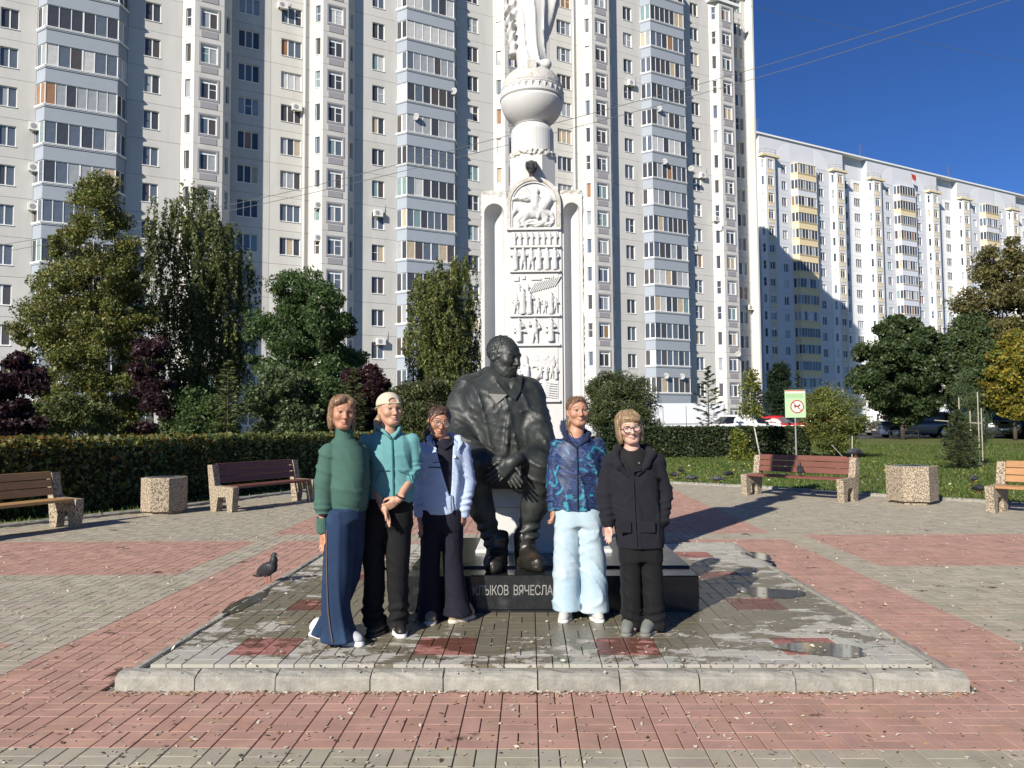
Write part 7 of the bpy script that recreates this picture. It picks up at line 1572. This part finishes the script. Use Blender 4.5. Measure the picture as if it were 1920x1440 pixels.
# ---- low park fences, stakes
def low_fence(u0, u1, d0, d1, label):
    a, b = A(u0, 815, d0), A(u1, 815, d1); a.z = b.z = rise(a.x, a.y) + .03; dv = b - a; L_ = dv.length; ro = empty('low_fence', a, math.atan2(dv.y, dv.x), label, 'fence', 'low black lawn fences'); n = max(2, round(L_ / .9))
    for i in range(n + 1): Geo().tube([(L_ * i / n, 0, 0), (L_ * i / n, 0, .55)], .025, 6).obj('post', m_trim, ro)
    for z in (.12, .5): Geo().tube([(0, 0, z), (L_, 0, z)], .018, 6).obj('rail', m_trim, ro)
    for i in range(n):
        x0, x1 = L_ * i / n, L_ * (i + 1) / n
        for s_ in (0, 1): Geo().tube([(x0, 0, .12 + .38 * s_), (x1, 0, .5 - .38 * s_)], .012, 5).obj('cross_bar', m_trim, ro)
low_fence(1668, 1722, 45.6, 45.2, 'low black fence with crossed bars at the foot of the round maple'); low_fence(1520, 1600, 45.6, 45.6, 'low black fence behind the feathery yellow-green tree')
st_ = empty('tree_stakes', (A(1810, 860, 26.2).x, 26.2, .03), 0, 'thin pale stakes and cross bar tying the young spruce', 'stakes'); so = np.array(st_.location)
for u, v0, d in ((1797, 745, 26.6), (1818, 770, 26.4), (1832, 735, 26.0), (1839, 765, 26.2)): p = np.array(A(u, v0, d)) - so; Geo().tube([(p[0], p[1], -.03), (p[0] + .01, p[1], p[2])], .018, 6).obj('stake', m_stake, st_)
Geo().tube([np.array(A(1752, 788, 26.5)) - so, np.array(A(1840, 794, 26.2)) - so], .016, 6).obj('cross_bar', m_stake, st_)
s2 = empty('tree_stakes', (A(1597, 880, 20).x, 20, .03), 0, 'leaning pale stakes behind the right end of the maroon bench', 'stakes'); so = np.array(s2.location)
for (u0, v0, u1, v1) in ((1597, 893, 1598, 818), (1560, 835, 1600, 878)): Geo().tube([np.array(A(u0, v0, 20)) - so, np.array(A(u1, v1, 20.3)) - so], .014, 6).obj('stake', m_stake, s2)
# ---- pigeons
m_pig = mat('pigeon_grey', (.062, .066, .075), .55, col2=(.02, .022, .03), mixscale=14, mixlo=.45, mixhi=.6, var=.3, vscale=20); m_pigd = mat('pigeon_dark', (.022, .022, .026), .5, var=.4, vscale=20); m_beak = mat('beak', (.12, .10, .09), .5); m_pleg = mat('pigeon_leg', (.30, .09, .07), .6)
def pigeon_parts(feed):
    S = SDF((-.1, -.24, .02), (.1, .24, .34), .0075); up = 0 if feed else 1
    S.ell((0, .0, .125), (.056, .105, .062), .01, rot=Matrix.Rotation(R(-40 * up + 6), 4, 'X')); S.cone((0, .06, .11), (0, .16, .05 + .045 * (1 - up)), .038, .016, .03); S.box((0, .16, .045 + .05 * (1 - up)), (.026, .055, .006), .005, .02)
    hx = (0, -.085, .262) if up else (0, -.15, .10); S.chain([(0, -.06, .14), ((0, -.078, .215) if up else (0, -.12, .125)), hx], [.046, .032, .024], .02); S.ell(hx, (.023, .028, .023), .01)
    for q in (-1, 1): S.ell((q * .045, .03, .128), (.018, .10, .040), .008, rot=Matrix.Rotation(R(-36 * up + 6), 4, 'X'))
    b = S.obj('pigeon', m_pig); g = Geo(); g.tube([(0, hx[1] - .02, hx[2] - .002), (0, hx[1] - .052, hx[2] - .012)], [.007, .002], 6); g.obj('beak', m_beak, b)
    for q in (-1, 1):
        g = Geo(); g.tube([(q * .022, -.005, .085), (q * .022, -.01, .012), (q * .022, -.012, .004)], .005, 5)
        for a in (-.5, 0, .5, 3.14): g.tube([(q * .022, -.012, .005), (q * .022 + .03 * math.sin(a), -.012 - .03 * math.cos(a), .004)], .0035, 4)
        g.obj('leg', m_pleg, b)
    return b
PA, PB = pigeon_parts(False), pigeon_parts(True); used = set()
def pigeon(loc, rz, label, feed=False, dark=False, sc=1.0):
    src = PB if feed else PA
    if src.name in used:
        o = src.copy(); COL.objects.link(o)
        for ch in src.children: c = ch.copy(); COL.objects.link(c); c.parent = o
    else: o = src; used.add(src.name)
    o.location = loc; o.rotation_euler = (0, 0, R(rz)); o.scale = (sc,) * 3; tag(o, label, 'pigeon', 'pigeons')
    if dark: o.material_slots[0].link = 'OBJECT'; o.material_slots[0].material = m_pigd
    return o
pigeon(G(503, 1092, PLAT_H + .004) , 55, 'dark pigeon standing on the left kerb of the platform', dark=True)
pt = MI @ Vector((cx - .02, .04, zArch - .005)); pigeon((pt.x, pt.y, pt.z), 180, 'black pigeon perched on top of the relief panel arch', dark=True, sc=1.05)
bm = b_r.matrix_world if False else (Matrix.Translation(b_r.location) @ Matrix.Rotation(b_r.rotation_euler.z, 4, 'Z'))
pigeon(bm @ Vector((1.28, .2, .47)), 160, 'grey pigeon sitting on the seat of the maroon bench by the lawn')
pigeon(bm @ Vector((2.29, .56, .865)), 100, 'grey pigeon on the right end post of the maroon bench by the lawn', True)
for u, v, rz, lb, fd, dk in ((1264, 898, 30, 'dark pigeon feeding on the lawn nearest the black parka', True, True), (1277, 889, 200, 'dark pigeon farther back on the lawn beside the black parka', True, True), (1297, 904, -80, 'grey pigeon with a white wing on the lawn between the parka and the bench', True, False), (1346, 906, 70, 'grey pigeon feeding near the kerb left of the maroon bench', True, False), (1366, 896, 110, 'brownish pigeon lying low on the lawn just left of the maroon bench', True, True), (1826, 906, -60, 'grey pigeon on the lawn left of the orange bench', True, False), (1836, 926, 20, 'dark pigeon on the lawn at the end of the orange bench', True, True)):
    g_ = G(u, v, .05); pigeon((g_.x, g_.y, .05), rz, lb, fd, dk, 1.0)
# ---- things hung on the near tower
def FA(u, v, out=0.0):
    """photo point on the tower's facade plane, moved outwards by out -> tower frame."""
    r = ray(u, v); n = Vector((.473, -.881, 0)); p0 = Vector((-36.3, 55.2, 0)) + n * out; t = (p0 - Vector((0, 0, EYE))).dot(n) / Vector(r).dot(n); w_ = Vector((0, 0, EYE)) + Vector(r) * t; return BA.M.inverted() @ w_
acm = {}
def ac(u, v, out, label, sc=1.0):
    p = FA(u, v, out); ro = empty('air_conditioner', BA.M @ p, ANG, label, 'air conditioner', 'air conditioners on the cream tower')
    if not acm:
        acm['casing'] = (Geo().bev(-.42, .42, -.34, 0, -.29, .29, .02).me('casing', [m_ac]),)
        g = Geo(); g.lathe([(0, -.352), (.20, -.352), (.20, -.342)], 22, 0, (-.10, 0, 0), axis='y'); acm['fan_grille'] = (g.me('fan_grille', [m_surr]),)
        g = Geo(); [g.box(x - .02, x + .02, -.30, .25, -.34, -.295) for x in (-.3, .3)]; acm['bracket'] = (g.me('bracket', [m_cable]),)
        g = Geo(); g.tube([(.42, -.1, -.05), (.62, 0, .05), (.75, .05, .5), (.8, .08, 1.1)], .03, 5); acm['pipe'] = (g.me('pipe', [m_cable]),)
    for k, (me_,) in acm.items(): link(k, me_, ro)
    ro.scale = (sc,) * 3
for u, v, out, lb in ((67, 239, .1, 'air conditioner at the left edge of the left balcony stack, topmost of three'), (66, 316, .1, 'air conditioner at the left edge of the left balcony stack, middle of three'), (65, 389, .1, 'air conditioner at the left edge of the left balcony stack, lowest of three'),
                      (530, 12, -.98, 'air conditioner at the very top above the wide windows left of the column'), (556, 203, -.98, 'air conditioner under a wide window level with the globe bowl'), (597, 386, .4, 'upper of two air conditioners beside the downpipe above the ash tree'), (597, 447, .4, 'lower of two air conditioners beside the downpipe above the ash tree'),
                      (708, 401, .05, 'air conditioner below a window left of the middle balcony stack, high up'), (713, 641, .05, 'air conditioner below a window left of the middle balcony stack, near the trees'), (760, 459, .1, 'air conditioner at the left corner of the middle balcony stack'), (1182, 157, .05, 'air conditioner under a window right of the globe'),
                      (1213, 110, .1, 'air conditioner at the left corner of the right balcony stack'), (1316, 330, .05, 'air conditioner under the window right of the right balcony stack'), (1342, 411, .3, 'upper air conditioner beside the rightmost bay'), (1353, 429, .5, 'lower air conditioner beside the rightmost bay'), (1224, 604, .1, 'air conditioner low on the left corner of the right balcony stack'), (1405, 577, -.9, 'air conditioner on the shaded end strip of the tower'), (1298, 464, -.2, 'air conditioner in the shade beside the right balcony stack')):
    ac(u, v, out, lb)
m_dish = mat('dish_white', (.34, .34, .34), .6)
def dish(u, v, out, label):
    p = FA(u, v, out); ro = empty('satellite_dish', BA.M @ p, ANG + R(-50), label, 'satellite dish', 'satellite dishes on the cream tower')
    g = Geo(); g.lathe([(0, .05), (.17, .025), (.33, -.04), (.335, -.035), (.17, .035), (0, .06)], 22, 0, (0, 0, 0), axis='y'); g.obj('reflector', m_dish, ro, True)
    Geo().tube([(0, .05, 0), (0, .35, -.1), (0, .5, -.1)], .025, 5).obj('arm', m_cable, ro); Geo().tube([(0, .0, -.40), (0, -.4, -.18)], .015, 5).obj('feed', m_cable, ro)
for u, v, lb in ((780, 219, 'white satellite dish on the middle balcony stack'), (851, 171, 'white satellite dish at the right corner of the middle balcony stack'), (1236, 204, 'white satellite dish high on the right balcony stack'), (1246, 303, 'white satellite dish halfway up the right balcony stack'), (1296, 316, 'white satellite dish beside the right balcony stack'), (1249, 705, 'left of two white dishes on the lowest balcony of the right stack'), (1279, 706, 'right of two white dishes on the lowest balcony of the right stack'), (1384, 664, 'white satellite dish on the rightmost bay near the ground')): dish(u, v, 1.12, lb)
# ---- overhead cables
def wire(name, pts, label, rad=.012):
    q = [np.array(p) for p in pts]; t = np.linspace(0, 1, 40); kx = np.linspace(0, 1, len(q)); c = np.stack([pch(t, kx, np.array([p[i] for p in q])) for i in range(3)], 1); o = Geo().tube([tuple(p) for p in c], rad, 5).obj(name, m_cable); tag(o, label, 'cable')
wire('overhead_cable', [A(-60, 470, 34), A(440, 382, 32), A(880, 273, 31), A(1420, 127, 29), A(1990, -50, 27)], 'upper of two thin overhead cables crossing the tower and sky')
wire('overhead_cable', [A(-60, 484, 34), A(440, 393, 32), A(880, 290, 31), A(1420, 146, 29), A(1990, -30, 27)], 'lower of two thin overhead cables crossing the tower and sky')
wire('overhead_cable', [A(1408, 12, 75), A(1650, 64, 80), A(1930, 118, 85)], 'faint far cable in the sky from the tower roof', .02)
# ---- small things on the far building and roofs
def FB(u, v, out=0.0):
    r = ray(u, v); n = Vector((.473, -.881, 0)); p0 = Vector((43.0, 130.5, 0)) + n * out; t = (p0 - Vector((0, 0, EYE))).dot(n) / Vector(r).dot(n); return Vector((0, 0, EYE)) + Vector(r) * t
fl = empty('red_flag', FB(1712, 334, 1.2), ANG, 'small red cloth hanging on a top balcony of the far white building', 'flag'); Geo().tube([(-.6, 0, .9), (1.0, 0, -.9)], .04, 5).obj('pole', m_post, fl); g = Geo(); g.raw([(-.5, -.05, .8), (.8, -.08, .6), (.9, -.02, -.3), (.2, -.1, -.5), (-.2, .0, -.1), (-.5, -.02, .8), (.8, -.02, .6), (.9, .04, -.3), (.2, -.04, -.5), (-.2, .06, -.1)], [[0, 1, 2, 3, 4], [9, 8, 7, 6, 5]] + [[i, 5 + i, 5 + (i + 1) % 5, (i + 1) % 5] for i in range(5)]); g.obj('cloth', m_sred, fl)
for u, d, lb in ((1421, 137, 'thin roof aerial at the left end of the far building'), (1613, 150, 'thin roof aerial in the middle of the far building'), (1777, 160, 'thin roof aerial towards the right of the far building')):
    p = FB(u, 300, -2); ro = empty('roof_aerial', (p.x, p.y, 51.9), 0, lb, 'aerial', 'roof aerials'); Geo().tube([(0, 0, 0), (0, 0, 3.4)], .05, 5).obj('mast', m_cable, ro)
    for z in (2.2, 2.8, 3.3): Geo().tube([(-.6, 0, z), (.6, 0, z)], .03, 4).obj('crossbar', m_cable, ro)
